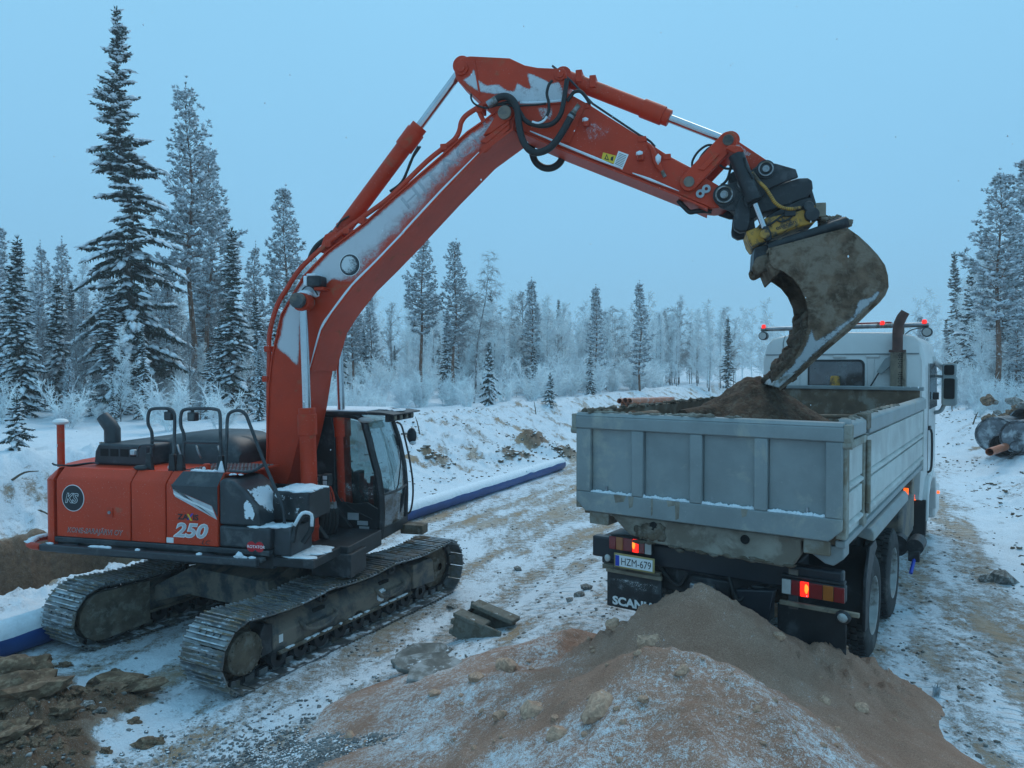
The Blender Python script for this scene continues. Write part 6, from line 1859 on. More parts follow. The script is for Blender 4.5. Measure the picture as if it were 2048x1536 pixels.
# ================================================================== TIPPER TRUCK
tk_ = thing('dump_truck', 'white cabbed tipper truck with grey dump box and lit red tail lights', 'truck', tuple(DF.o), DF.yaw)
def D(mb, name, m, parent=None, **k):
    return mb.build(name, m, tk_ if parent is None else parent, **k)
def DX(px, py, x):      # -> (y, z) local on plane x
    return DF.atx(px, py, x)
def DY(px, py, y):
    return DF.aty(px, py, y)
W, L, ZT, ZB = 2.58, 6.1, 2.58, 1.565
UPV = (0, 0, 1); LEFTWARD = (0, -1, 0)     # text on the rear reads towards -y

# ---------------- dump box
bxm = MB().box(.08, L, .05, W-.05, 1.52, 1.60)
box = D(bxm, 'dump_box', M_BOXIN)
# tailgate
tg = MB()
tg.prism([(.02, ZB+.10), (.12, ZB), (W-.12, ZB), (W-.02, ZB+.10), (W-.02, ZT-.02), (.02, ZT-.02)], .035, .06, 'x')
tgo = D(tg, 'tailgate', M_TGREY, bevel=.004)
zt0 = ZT-.165
t2 = MB().prism([(.005, zt0), (W-.005, zt0), (W-.005, ZT-.04), (.005, ZT-.04)], -.045, .034, 'x')
t2.prism([(-.045, ZT-.041), (-.01, ZT), (.075, ZT), (.075, ZT-.041)], .005, W-.005, 'y')
t2.build('top_rail', M_TGREY, tgo, bevel=.012)
b2 = MB().prism([(.01, ZB+.105), (.115, ZB+.002), (W-.115, ZB+.002), (W-.01, ZB+.105), (W-.01, ZB+.20), (.01, ZB+.20)], -.040, .034, 'x')
b2.build('bottom_rail', M_TGREY, tgo, bevel=.010)
ribs = []
for pa, pb in ((1157, 1181), (1263, 1286), (1379, 1404), (1508, 1535), (1651, 1683)):
    ya = DX(pa, 930, -.03)[0]; yb = DX(pb, 930, -.03)[0]; ribs.append((yb, ya))
ribs[0] = (ribs[0][0], W-.012); ribs[-1] = (.012, ribs[-1][1])
for y0, y1 in ribs:
    MB().prism([(-.038, ZB+.201), (-.038, zt0-.001), (.034, zt0-.001), (.034, ZB+.201)], y0, y1, 'y').build('rib', M_TGREY, tgo, bevel=.010)
rr = random.Random(41)
for i in range(4):
    y1 = ribs[i][0]; y0 = ribs[i+1][1]
    MB().box(.012, .033, y0+.004, y1-.004, ZB+.205, zt0-.004).build('panel', M_TGREY, tgo, bevel=.004)
    sb = MB(); n = 30
    for k in range(n):
        y = y1-(y1-y0)*(k+rr.random())/n
        hgt_ = .010+.014*abs(math.sin(k*.37+i*2)); sb.lump((-.008, y, ZB+.200+hgt_*.3), (.02, .026, hgt_), 1, i*50+k, .35)
    sb.build('ledge_snow', M_SNOW if i != 1 else M_SNOW, tgo, smooth=180)
    film('frost_edge', [(y0+.01, ZB+.21), (y1-.01, ZB+.21), (y1-.01, zt0-.01), (y0+.01, zt0-.01)], lambda a, b: (.009, a, b), .04,
         (lambda y0, y1: lambda a, b: max(.0, .62-6*(y1-a)) + max(0, .30-4*(a-y0)) + max(0, .40-4*(b-ZB-.21))+.10*(zt0-b < .08))(y0, y1), M_FILM_FINE, tgo)
for y in (ribs[0][0]-.17, ribs[3][0]-.33):
    MB().cyl((.0, y, ZB+.205), (-.0, y, ZB+.27), .012, n=8).build('stud', M_STEEL, tgo)
# mud streaks under the second panel
stk = MB()
for (y, z0, z1_, w) in ((ribs[1][0]-.10, ZB+.03, ZB+.20, .012), (ribs[1][0]-.36, ZB+.02, ZB+.20, .025), (ribs[1][0]-.30, ZB+.14, ZB+.20, .05), (ribs[0][0]-.34, ZB+.12, ZB+.20, .07), (ribs[0][0]-.46, ZB+.08, ZB+.20, .03), (ribs[2][0]-.4, ZB+.12, ZB+.2, .03)):
    stk.prism([(y-w, z1_), (y+w, z1_), (y+w*.7, z0), (y-w*.6, z0+.02)], -.0415, -.0403, 'x')
stk.build('mud_streak', M_BEAM, tgo)
# crumbs on the tailgate rim
sb = MB()
for k in range(50):
    y = rr.uniform(.9, W-.05); sb.lump((rr.uniform(.0, .06), y, ZT+.004), (.03, rr.uniform(.02, .06), rr.uniform(.006, .02)), 1, k, .4)
for k in range(12): sb.lump((rr.uniform(-.0, .06), rr.uniform(1.15, 1.45), ZT+.008), (.04, rr.uniform(.03, .07), rr.uniform(.015, .03)), 1, k+60, .4)
sb.build('rim_earth', M_BEAM, tgo, smooth=180)
sb = MB()
for k in range(9): sb.lump((rr.uniform(-.0, .12), W-.12+rr.uniform(-.1, .06), ZT+.01), (.05, .05, .03), 1, k, .4)
sb.build('rim_earth', M_MUDDARK, tgo, smooth=180)
# hinge ears at the upper corners
for y in (W+.02, -.02):
    MB().box(-.03, .09, y-.03, y+.03, ZT-.20, ZT-.02).cyl((.0, y-.04, ZT-.19), (.0, y+.04, ZT-.19), .035, n=12).build('hinge', M_TGREY_DIRTY, tgo, bevel=.006)

# right side board
def strip(poly_yz, x0, x1, nm, m, par, **k):
    return MB().prism(poly_yz, x0, x1, 'x').build(nm, m, par, **k)
sbr = MB().box(.09, L, .028, .055, ZB, ZT-.02); sro = D(sbr, 'side_board', M_TSIDE)
sro['label'] = 'right side board streaked with road salt'
xp0 = DY(1742, 930, 0)[0]; xp1 = DY(1752, 930, 0)[0]
xp0, xp1 = .86, 1.02
# corner post
MB().box(.0, .14, -.012, .07, ZB+.02, ZT-.17).build('corner_post', M_TGREY_DIRTY, sro, bevel=.012)
MB().prism([(.0, ZT-.155), (.05, ZT-.02), (.11, ZT+.03), (.17, ZT-.02), (.17, ZT-.155)], -.025, .07, 'y').build('corner_cap', M_TGREY, sro, bevel=.01)
# top rails
MB().prism([(-.03, ZT-.15), (-.03, ZT-.03), (.01, ZT), (.07, ZT), (.07, ZT-.15)], .175, xp0-.02, 'x').build('top_rail', M_TGREY, sro, bevel=.012)
MB().prism([(-.03, ZT-.17), (-.03, ZT-.03), (.01, ZT), (.07, ZT), (.07, ZT-.17)], xp1+.02, L, 'x').build('top_rail', M_TGREY, sro, bevel=.012)
MB().box(.145, xp0-.01, -.03, .03, ZT-.235, ZT-.165).build('latch_bar', M_TGREY_DIRTY, sro, bevel=.01)
# post between the short and the long drop side
MB().box(xp0, xp1, -.012, .05, ZB-.02, ZT-.17).build('post', M_TGREY_DIRTY, sro, bevel=.012)
MB().cyl((.94, -.035, ZB+.1), (.94, -.035, ZT-.22), .022, n=10).build('latch_rod', M_TGREY_DIRTY, sro)
MB().box(xp0-.02, xp1+.02, -.04, .06, ZT-.12, ZT+.03).build('latch', M_MUDDARK, sro, bevel=.01)
MB().box(.90, .99, -.05, -.013, ZB+.12, ZB+.20).build('latch', M_MUDDARK, sro, bevel=.01)
# pressed creases
zm = (ZB+ZT-.17)/2
for x0, x1 in ((.16, xp0-.02), (xp1+.03, L-.08)):
    for z in (zm+.02, ZB+.10):
        MB().prism([(.029, z-.035), (-.012, z-.012), (-.012, z+.012), (.029, z+.035)], x0, x1, 'x').build('pressed_crease', M_TSIDE, sro, bevel=.004)
    MB().box(x0, x1, .002, .0275, zm+.065, ZT-.20).build('panel', M_TSIDE, sro, bevel=.006)
    MB().box(x0, x1, .002, .0275, ZB+.145, zm-.03).build('panel', M_TSIDE, sro, bevel=.006)
MB().box(L-.10, L+.02, -.012, .06, ZB-.1, ZT).build('corner_post', M_TSIDE, sro, bevel=.01)
MB().box(.05, L, -.0, .08, ZB-.06, ZB-.002).build('lower_rail', M_TGREY, sro, bevel=.008)
sb = MB()
for k in range(70): sb.lump((rr.uniform(.2, 3.4), rr.uniform(.02, .09), ZT+.004), (rr.uniform(.02, .06), .03, rr.uniform(.008, .022)), 1, k, .4)
sb.build('rim_earth', M_BEAM, sro, smooth=180)
# left side board and headboard
sl = D(MB().box(.09, L, W-.055, W-.028, ZB, ZT-.02), 'side_board', M_BOXIN); sl['label'] = 'left side board, dirty inside'
MB().prism([(W+.03, ZT-.17), (W+.03, ZT-.03), (W-.01, ZT), (W-.07, ZT), (W-.07, ZT-.17)], .1, L, 'x').build('top_rail', M_BOXIN, sl, bevel=.01)
MB().box(.0, .12, W-.06, W+.012, ZB+.02, ZT-.17).build('corner_post', M_TGREY_DIRTY, sl, bevel=.01)
sb = MB()
for k in range(80): sb.lump((rr.uniform(.15, 5.5), W-.04+rr.uniform(-.03, .03), ZT+.004), (rr.uniform(.03, .09), .04, rr.uniform(.01, .035)), 1, k, .45)
sb.build('rim_earth', M_MUDDARK, sl, smooth=180)
MB().box(.2, 1.7, W-.20, W-.06, ZT-.35, ZT-.06).build('caked_earth', M_BOXIN, sl, bevel=.04)
hb = D(MB().box(L-.06, L, .056, W-.056, 1.6, ZT+.10), 'headboard', M_BOXIN)
MB().box(L-.10, L+.03, .0, W, ZT+.101, ZT+.16).build('top_rail', M_TGREY, hb, bevel=.01)
yp, zp = DX(1669, 778, L+.1)
MB().lathe([(0, .19), (.055, .185), (.07, .16), (.07, .10), (.078, .095), (.078, .0)], (L+.12, yp, ZT+.13), 'z', 20).build('beacon_cover', M_YELLOW, hb)
bar = MB().tube([(3.2, 1.5, 2.40), (L-.3, .5, 2.28), (L-.15, .25, 2.15)], .03, 8); bar.build('inside_bar', M_BOXIN, hb)

# soil heap in the box
def heap():
    st = .05; xs = np.arange(.12, L-.08, st); ys = np.arange(.07, W-.06, st)
    X, Y = np.meshgrid(xs, ys)
    cx_, cy_ = 2.75, 1.56
    d = np.hypot((X-cx_)*.95, Y-cy_)
    Z = np.maximum(3.0-.72*np.sqrt(d*d+.02), 1.62+.22*np.exp(-((X-1.0)/1.2)**2)+.05*fbm(X*2, Y*2, 3))
    Z = np.maximum(Z, 2.55-.5*np.hypot(X-.9, (Y-2.4)*1.2))
    Z = Z+.07*fbm(X*2.6, Y*2.6, 4, .6)+.05*np.abs(fbm(X*6, Y*6, 3, .6))
    ny, nx = X.shape
    i, j = np.meshgrid(np.arange(ny-1), np.arange(nx-1), indexing='ij')
    q = np.stack([i*nx+j, i*nx+j+1, (i+1)*nx+j+1, (i+1)*nx+j], -1).reshape(-1, 4)
    o = grid_obj('soil_load', np.stack([X, Y, Z], -1).reshape(-1, 3), q, M_SOIL, {})
    o.location = tuple(DF.o); o.rotation_euler = (0, 0, DF.yaw)
    return tag(o, 'dark brown heap of soil filling the truck dump box under the bucket', 'soil')
heap()
# cut log / lump beside the heap
lg_ = MB().tube([(1.7, 2.1, 2.42), (2.35, 1.85, 2.50)], [.12, .10], 10); lg_.lump((2.40, 1.83, 2.52), (.12, .12, .10), 2, 3, .3)
lgo = D(lg_, 'clay_log', M_SOIL, smooth=60); lgo.parent = None; lgo.location = tuple(DF.o); lgo.rotation_euler = (0, 0, DF.yaw)
tag(lgo, 'long clod of clay lying on the load just inside the tailgate', 'clod')

# ---------------- under-beam behind the wheels
ub = MB(); zb0 = 1.19
prof = [(.30, 1.335), (.42, zb0), (W-.75, zb0+.01), (W-.42, 1.30), (W-.30, 1.36), (W-.30, ZB-.015), (.30, ZB-.015)]
yL, zL = DX(1222, 1050, .06); yR, zR = DX(1605, 1110, .06)
ub.prism([(.36, 1.40), (.42, 1.30), (.52, 1.265), (1.2, 1.285), (1.75, 1.31), (2.0, 1.36), (2.08, 1.42), (2.22, ZB-.02), (.36, ZB-.02)], .05, .16, 'x')
ubo = D(ub, 'rear_beam', M_BEAM, bevel=.02, seg=3)
for p in ((1307, 1052), (1490, 1079)):
    a, b = DX(*p, .045); MB().cyl((.046, a, b), (.040, a, b), .042, n=20).build('hole', M_HOLE, ubo)
lm = MB()
for k in range(26):
    a, b = DX(rr.uniform(1278, 1326), rr.uniform(1052, 1076), .05); lm.lump((.05, a, b), (.012, .05, .04), 2, k, .3)
for k in range(20):
    lm.lump((.06, rr.uniform(.45, 2.0), 1.29+rr.uniform(-.02, .02)), (.03, .06, .02), 1, k, .35)
lm.build('caked_mud', M_MUDDARK, ubo, smooth=180)
MB().box(.05, .9, .12, .34, 1.42, 1.55).build('box_runner', M_TGREY_DIRTY, ubo, bevel=.01); MB().box(.05, .9, 2.24, 2.46, 1.42, 1.55).build('box_runner', M_TGREY_DIRTY, ubo, bevel=.01)
MB().prism([(.02, ZB-.06), (.02, 1.40), (.10, 1.33), (.17, 1.34), (.34, 1.45), (.34, ZB-.06)], .10, .34, 'x').build('side_gusset', M_TGREY, ubo, bevel=.01)

# ---------------- chassis
ch = MB()
for y in (.86, 1.60): ch.box(.30, 8.2, y, y+.10, .92, 1.22)
for x in (.45, 1.1, 2.55, 4.2, 5.6): ch.box(x, x+.12, .86, 1.70, .95, 1.20)
ch.box(.30, .40, .75, 1.85, .80, 1.25)
cho = D(ch, 'chassis', M_BLACK, bevel=.008)
cr = D(MB().box(.24, .36, .05, W-.05, 1.03, 1.25), 'cross_member', M_NAVY, bevel=.02)
for (x0, x1, y0, y1, z0, z1_) in ((.30, .75, 1.95, 2.45, .95, 1.25), (.28, .6, .72, .86, .62, 1.0), (.25, .5, 1.05, 1.5, .80, 1.0), (.5, 1.0, .5, .8, .9, 1.2)):
    D(MB().box(x0, x1, y0, y1, z0, z1_), 'chassis_box', M_BLACK, bevel=.02)
cp = D(MB().tube([(.18, 1.3, .78), (.32, 1.3, .80), (.40, 1.3, .82)], [.09, .11, .08], 14), 'tow_coupling', M_FRAME)
MB().box(.16, .26, 1.18, 1.42, .86, .95).build('coupling_jaw', M_STEEL, cp, bevel=.02)
D(MB().tube([(.22, 1.45, 1.02), (.24, 1.55, .88), (.26, 1.7, .95), (.27, 1.8, 1.08)], .018, 7, smooth=4), 'air_hose', M_RUBBER)
D(MB().tube([(.22, 1.05, 1.05), (.2, .95, .85), (.24, .85, .98)], .018, 7, smooth=4), 'air_hose', M_RUBBER)
br = D(MB().prism([(.62, 1.0), (.98, .95), (.92, .62), (.70, .60)], .20, .30, 'x'), 'underrun_bracket', M_NAVY, bevel=.015)
D(MB().box(.22, .29, 1.75, 2.40, .92, .97), 'underrun_bar', M_GUARD, bevel=.008)
D(MB().prism([(.42, 1.22), (.50, 1.22), (.50, .86), (.42, .86)], .21, .235, 'x'), 'bracket', M_FRAME)
# differential and axles
for x in (1.84, 3.31):
    D(MB().tube([(x, .2, .53), (x, .95, .53), (x, 1.29, .53), (x, 1.63, .53), (x, 2.38, .53)], [.11, .12, .27, .12, .11], 16), 'axle', M_FRAME)
# cargo: tanks and battery box between the axles and the cab
D(MB().box(4.25, 5.5, .06, .62, .62, 1.20), 'fuel_tank', M_FRAME, bevel=.05)
D(MB().cyl((4.0, .10, .72), (4.2, .10, .72), .14, n=18), 'air_tank', M_BLACK)
D(MB().prism([(5.65, .62), (5.95, .62), (5.95, 1.5), (5.65, 1.5)], .10, .50, 'y'), 'side_locker', M_GUARD, bevel=.02)

# ---------------- wheels
def tyre_mesh(w, tread=True):
    b = MB(); h = w/2
    b.lathe([(.30, -h*.93), (.335, -h), (.43, -h), (.49, -h*.94), (.515, -h*.84), (.515, h*.84), (.49, h*.94), (.43, h), (.335, h), (.30, h*.93)], (0, 0, 0), 'y', 48)
    for k in range(40):
        a = k*6.283/40
        for j, (y0, y1, off) in enumerate(((-.80, -.45, 0), (-.40, -.03, .08), (.03, .40, 0), (.45, .80, .08))):
            aa = a+off; da = .058
            V = []
            for r in (.513, .534):
                for (s_, y) in ((-da, y0*h), (da, y0*h), (da, y1*h), (-da, y1*h)):
                    t = aa+s_+(.03 if y > 0 else -.03)
                    V.append((r*math.cos(t), y, r*math.sin(t)))
            b.add(V, [(4,5,6,7), (0,1,5,4), (1,2,6,5), (2,3,7,6), (3,0,4,7)])
    return b.mesh('tyre', M_TYRE, 35)
RIM_R = MB().lathe([(.305, -.15), (.292, -.145), (.285, -.06), (.24, .02), (.16, .04), (.14, .0), (.13, -.08), (.0, -.085)], (0, 0, 0), 'y', 32)
for k in range(10):
    a = k*.6283; RIM_R.cyl((.20*math.cos(a), .02, .20*math.sin(a)), (.20*math.cos(a), -.005, .20*math.sin(a)), .016, n=6)
RIM_R = RIM_R.mesh('rim', M_RIM, 40)
TY_S = tyre_mesh(.30)
def wheel(x, y, z, flip=False, dual=True):
    w = bpy.data.objects.new('wheel', MB().cyl((0, .08, 0), (0, .25, 0), .11, n=16).mesh('hub', M_FRAME)); COL.objects.link(w); w.parent = tk_
    w.location = (x, y, z)
    if flip: w.rotation_euler = (0, 0, math.pi)
    for k in range(2 if dual else 1):
        t = bpy.data.objects.new('tyre', TY_S); COL.objects.link(t); t.parent = w; t.location = (0, .15+.33*k, 0); t.rotation_euler = (0, .3*k+x, 0)
    r = bpy.data.objects.new('rim', RIM_R); COL.objects.link(r); r.parent = w; r.location = (0, .155, 0)
    return w
for x in (1.84, 3.31):
    wheel(x, .03, .535); wheel(x, W-.03, .535, True)
wheel(7.25, .08, .56, False, False); wheel(7.25, W-.08, .56, True, False)
# mudguards
def arc_guard(x, r, a0, a1, y0, y1, nm, m, th=.018):
    b = MB(); aa = np.linspace(R(a0), R(a1), 14)
    po = [(x+r*math.cos(a), .535+r*math.sin(a)) for a in aa]+[(x+(r-th)*math.cos(a), .535+(r-th)*math.sin(a)) for a in aa[::-1]]
    b.prism(po, y0, y1, 'y'); return D(b, nm, m)
for y0, y1 in ((-.0, .72), (W-.72, W)):
    arc_guard(1.84, .66, 105, 178, y0, y1, 'mudguard', M_BLACK)
rg_ = D(MB().prism([(1.17, .50), (1.20, .75), (1.33, .98), (1.56, 1.15), (1.70, 1.19), (1.60, 1.28), (1.25, 1.28), (1.05, 1.0), (1.02, .5)], -.01, .02, 'y'), 'mudguard_edge', M_BLACK, bevel=.006)
fb = MB().prism([(-.06, 1.36), (-.06, 1.44), (-.03, 1.485), (.45, 1.485), (.45, 1.46), (-.03, 1.36)], 1.15, 3.75, 'x')
fbo = D(fb, 'fender', M_TGREY, bevel=.012); fbo['label'] = 'grey box fender over the rear wheels'
D(MB().tube([(1.15, .15, 1.40), (1.05, .2, 1.42), (.98, .25, 1.36)], .08, 12, smooth=3), 'guard_hinge', M_BLACK)
# left mud flap with lettering, number plate, rear lamps
mf = D(MB().box(.20, .225, 1.72, 2.33, .545, .905), 'mud_flap', M_BLACK, bevel=.006)
film('flap_spatter', [(1.73, .56), (2.32, .56), (2.32, .90), (1.73, .90)], lambda a, b: (.197, a, b), .04, lambda a, b: .10+.38*max(0, (b-.62))/.28*(1-.5*abs(a-2.1)), M_FILM_FINE, mf)
text('flap_word', 'SCANIA', (.195, 2.262, .578), (0, -1, 0), (0, 0, 1), .082, M_WHITE, mf, .001, 0, .045, 1.14)
MB().box(.18, .215, 1.715, 2.335, .906, .945).build('flap_clamp', M_GUARD, mf, bevel=.005)
mf2 = D(MB().box(.30, .32, .03, .62, .50, .86), 'mud_flap', M_BLACK, bevel=.006)
def lamp(y_in, y_out, zc, x, lit_at, nm_label):
    # cells run from the middle of the truck outwards
    o = D(MB().box(x, x+.10, min(y_in, y_out), max(y_in, y_out), zc-.075, zc+.075), 'tail_light', M_BLACK, bevel=.015)
    o['label'] = nm_label
    cells = [(0, .155, M_LCLR, 'reverse_lens'), (.155, .30, M_LRED, 'red_lens'), (.30, .44, M_LIT, 'lit_lens'), (.44, .66, M_LRED, 'red_lens'), (.66, .83, M_LAMB, 'amber_lens'), (.83, 1., M_LRED, 'red_lens')]
    for a, b, m, nm in cells:
        ya = y_in+(y_out-y_in)*a; yb = y_in+(y_out-y_in)*b
        MB().box(x-.022, x-.001, min(ya, yb)+.002, max(ya, yb)-.002, zc-.066, zc+.066).build(nm, m, o, bevel=.004)
        if nm == 'lit_lens':
            yc = (ya+yb)/2-.018*np.sign(y_in-y_out)
            MB().lump((x-.0225, yc, zc+.008), (.002, .016, .042), 2, 3, .25).build('lit_core', M_LIT2, o, smooth=180)
    return o
lamp(1.815, 2.29, 1.225, .18, 0, 'left tail light with its brake cell lit')
lamp(.548, .02, 1.068, .18, 0, 'right tail light with its brake cell lit')
D(MB().box(.19, .30, .03, .56, 1.145, 1.17), 'lamp_shelf', M_BLACK, bevel=.006)
pl = D(MB().box(.125, .14, 1.765, 2.215, .985, 1.135), 'number_plate', M_PLATEFRAME, bevel=.01)
MB().box(.121, .1245, 1.785, 2.195, 1.003, 1.117).build('plate_face', M_WHITE, pl, bevel=.002)
MB().box(.1195, .1208, 2.150, 2.193, 1.006, 1.114).build('plate_strip', M_EU, pl)
text('plate_letters', 'HZM-679', (.1205, 2.133, 1.022), (0, -1, 0), (0, 0, 1), .074, M_BLKPRINT, pl, .001, 0, 0, .80)
D(MB().lump((.15, 2.30, 1.06), (.02, .035, .04), 2, 3, .03), 'marker_reflector', M_LCLR, smooth=180)
D(MB().box(.13, .17, -.10, .56, .905, .945), 'reflector_bar', M_GUARD, bevel=.006)
rf = D(MB().lump((.10, .02, .905), (.04, .065, .06), 2, 5, .04), 'work_lamp', M_BLACK, smooth=180)
MB().lump((.068, .02, .905), (.014, .042, .040), 2, 5, .03).build('lens', M_RIM, rf, smooth=180)

# ---------------- cab
XB, XF = 6.35, 8.65
YC0, YC1 = .02, 2.505
ring = [(YC0+.02, .95), (YC0, 1.4), (YC0, 2.6), (YC0+.005, 3.15), (YC0+.02, 3.25), (YC0+.06, 3.42), (YC0+.16, 3.53), (YC0+.42, 3.595), (1.26, 3.62)]
ring = ring+[(2.525-y, z) for y, z in ring[-2::-1]]
secs = [(XB+.10, .93, .0), (XB+.03, .975, -.0), (XB, 1.0, 0), (XB+.0, 1, 0)]
cb = MB(); nR = len(ring)
def sec(x, inset, droop):
    return [(x, (y-1.2625)*(1-inset)+1.2625, (z-2.2)*(1-inset*.5)+2.2-(droop if z > 3.2 else 0)) for y, z in ring]
S_ = [sec(XB, .030, .03), sec(XB+.05, .004, .005), sec(XB+.12, 0, 0), sec(XF-.5, 0, .02), sec(XF-.15, .02, .18), sec(XF, .06, .5)]
V = [p for s_ in S_ for p in s_]
F = [(i*nR+j, i*nR+(j+1) % nR, (i+1)*nR+(j+1) % nR, (i+1)*nR+j) for i in range(len(S_)-1) for j in range(nR)]+[tuple(range(nR)), tuple((len(S_)-1)*nR+j for j in range(nR-1, -1, -1))]
cb.add(V, F)
cabt = D(cb, 'cab', M_TWHITE, smooth=50)
# back wall: seam, swages, sunken window with rubber frame
MB().box(XB-.012, XB-.001, YC0+.08, YC1-.06, 3.242, 3.262).build('roof_seam', M_TGREY, cabt, bevel=.003)
for y in (2.16, 1.92, .78, .30):
    MB().prism([(y-.05, 2.55), (y+.05, 2.55), (y+.05, 3.18), (y-.05, 3.18)], XB-.018, XB-.001, 'x').build('swage', M_TWHITE, cabt, bevel=.012)
for y in (1.95, 1.25, .75): MB().box(XB-.022, XB-.001, y-.10, y+.10, 3.19, 3.235).build('swage', M_TWHITE, cabt, bevel=.012)
MB().tube([(XB-.006, 2.14, 3.25), (XB-.006, 2.15, 3.45), (XB+.01, 2.12, 3.58)], .008, 6, smooth=3).build('roof_seam', M_TGREY, cabt)
def rrect(y0, y1, z0, z1_, r, n=6):
    out = []
    for cy_, cz_, a0 in ((y1-r, z1_-r, 0), (y0+r, z1_-r, 90), (y0+r, z0+r, 180), (y1-r, z0+r, 270)):
        for k in range(n): a = R(a0+90*k/(n-1)); out.append((cy_+r*math.cos(a), cz_+r*math.sin(a)))
    return out
wf = MB().prism(rrect(.868, 1.742, 2.655, 3.165, .09), XB-.03, XB-.001, 'x').build('rear_window', M_RUBBER, cabt, bevel=.01)
MB().prism(rrect(.90, 1.71, 2.69, 3.13, .07), XB-.034, XB-.0305, 'x').build('pane', M_GLASS_DK, wf)
# the dark cab room behind the pane
for yc in (2.12, .47): MB().box(XB-.02, XB-.001, yc-.14, yc+.14, 2.60, 2.64).build('vent_slot', M_HOLE, cabt, bevel=.004)
# right flank: door gap, handle, wheel arch and bumper
MB().box(XB+.55, XB+.565, YC0-.006, YC0-.001, 1.3, 3.1).build('door_gap', M_RUBBER, cabt)
MB().prism([(XB+.75, 2.35), (XF-.25, 2.35), (XF-.45, 3.1), (XB+.75, 3.1)], YC0-.008, YC0-.001, 'y').build('door_window', M_GLASS_DK, cabt)
MB().box(XB+.62, XB+.80, YC0-.03, YC0-.001, 2.02, 2.08).build('door_handle', M_RUBBER, cabt, bevel=.008)
MB().tube([(XB+.42, YC0-.02, 1.35), (XB+.42, YC0-.07, 1.45), (XB+.42, YC0-.07, 1.98), (XB+.42, YC0-.02, 2.05)], .018, 7, smooth=3).build('grab_handle', M_RUBBER, cabt)
fa = MB().prism([(6.45, .62), (6.52, 1.05), (6.75, 1.28), (7.25, 1.33), (7.7, 1.25), (7.9, .95), (7.9, .6), (7.82, .6), (7.8, .92), (7.65, 1.15), (7.25, 1.22), (6.82, 1.16), (6.62, .98), (6.56, .62)], YC0-.06, .42, 'y')
fao = fa.build('wheel_arch', M_TWHITE, cabt, bevel=.02)
MB().prism([(6.43, .40), (6.46, .95), (6.53, .95), (6.52, .40)], YC0-.03, .44, 'y').build('arch_flap', M_RUBBER, cabt, bevel=.01)
MB().box(7.9, XF+.05, -.02, 2.54, .42, .95).build('bumper', M_TWHITE, cabt, bevel=.05)
MB().box(6.35, 6.55, .12, .20, .95, 1.05).build('side_marker', M_MARK, cabt, bevel=.01)
yq, zq = DX(1872, 984, 8.2)
MB().cyl((8.2, .02, zq), (8.2, yq+.05, zq), .016, n=8).build('marker_stalk', M_RUBBER, cabt)
MB().box(8.16, 8.24, yq-.055, yq+.05, zq-.022, zq+.022).build('side_marker', M_MARK, cabt, bevel=.008)
# mirrors
mz = DX(1897, 780, 7.9); mz2 = DX(1897, 740, 7.9)
mr = MB().prism(rrect(mz[0]-.13, mz[0]+.10, mz[1]-.27, mz[1]+.24, .05), 7.82, 7.98, 'x').build('mirror', M_TGREY, cabt, bevel=.02)
MB().prism(rrect(mz[0]-.095, mz[0]+.065, mz[1]-.15, mz[1]+.20, .03), 7.812, 7.8195, 'x').build('mirror_glass', M_HOLE, mr)
mr2 = MB().prism(rrect(mz2[0]-.12, mz2[0]+.09, mz2[1]-.115, mz2[1]+.115, .04), 7.82, 7.98, 'x').build('mirror', M_TGREY, cabt, bevel=.02)
MB().prism(rrect(mz2[0]-.09, mz2[0]+.06, mz2[1]-.085, mz2[1]+.085, .03), 7.812, 7.8195, 'x').build('mirror_glass', M_HOLE, mr2)
MB().tube([(7.95, .03, mz2[1]-.10), (7.9, mz[0]+.05, mz2[1]-.12)], .025, 8).build('mirror_arm', M_TGREY, cabt)
MB().tube([(7.95, .03, mz[1]-.40), (7.92, -.08, mz[1]-.36), (7.9, mz[0]+.05, mz[1]-.22)], .035, 8, smooth=3).build('mirror_arm', M_TGREY, cabt)
MB().tube([(7.75, .03, 3.18), (8.1, -.09, 3.02)], .05, 10).build('sun_visor_end', M_TWHITE, cabt)
MB().box(7.4, 7.45, -.09, .0, 2.50, 2.62).build('step_lamp', M_RUBBER, cabt, bevel=.01)
# light bar on the roof
lbx = 6.42
lb = MB().tube([(lbx, -.02, 3.70), (lbx, 2.545, 3.70)], .038, 14)
lbo = D(lb, 'light_bar', M_STEEL)
for y in (.35, 1.95): MB().box(lbx-.02, lbx+.04, y-.03, y+.03, 3.55, 3.67).build('bar_foot', M_GUARD, lbo)
for y in (2.50, 1.86, .63, .04):
    MB().lathe([(0, .070), (.026, .066), (.036, .045), (.038, .0), (0, 0)], (lbx-.01, y, 3.715 if 0 < y < 3 else 0), 'z', 16).build('beacon', M_BEACON, lbo)
for y in (2.50, .0):
    b = MB().cyl((lbx-.07, y, 3.585), (lbx+.05, y, 3.585), .075, n=22); o = b.build('work_lamp', M_BLACK, lbo, bevel=.01)
    MB().cyl((lbx-.074, y, 3.585), (lbx-.071, y, 3.585), .060, n=22).build('lens', M_LCLR, o)
MB().box(6.8, 7.0, .55, 1.15, 3.70, 3.79).build('beacon_bar', M_LRED, lbo, bevel=.02)
MB().tube([(lbx-.03, 2.06, 3.66), (lbx-.05, 2.06, 3.55), (lbx-.05, 2.13, 3.5), (lbx-.04, 2.16, 3.53)], .009, 6, smooth=3).build('cable', M_BLACK, lbo)
MB().tube([(lbx-.02, .0, 3.66), (lbx-.03, .2, 3.63), (lbx-.03, .3, 3.56)], .009, 6, smooth=3).build('cable', M_BLACK, lbo)
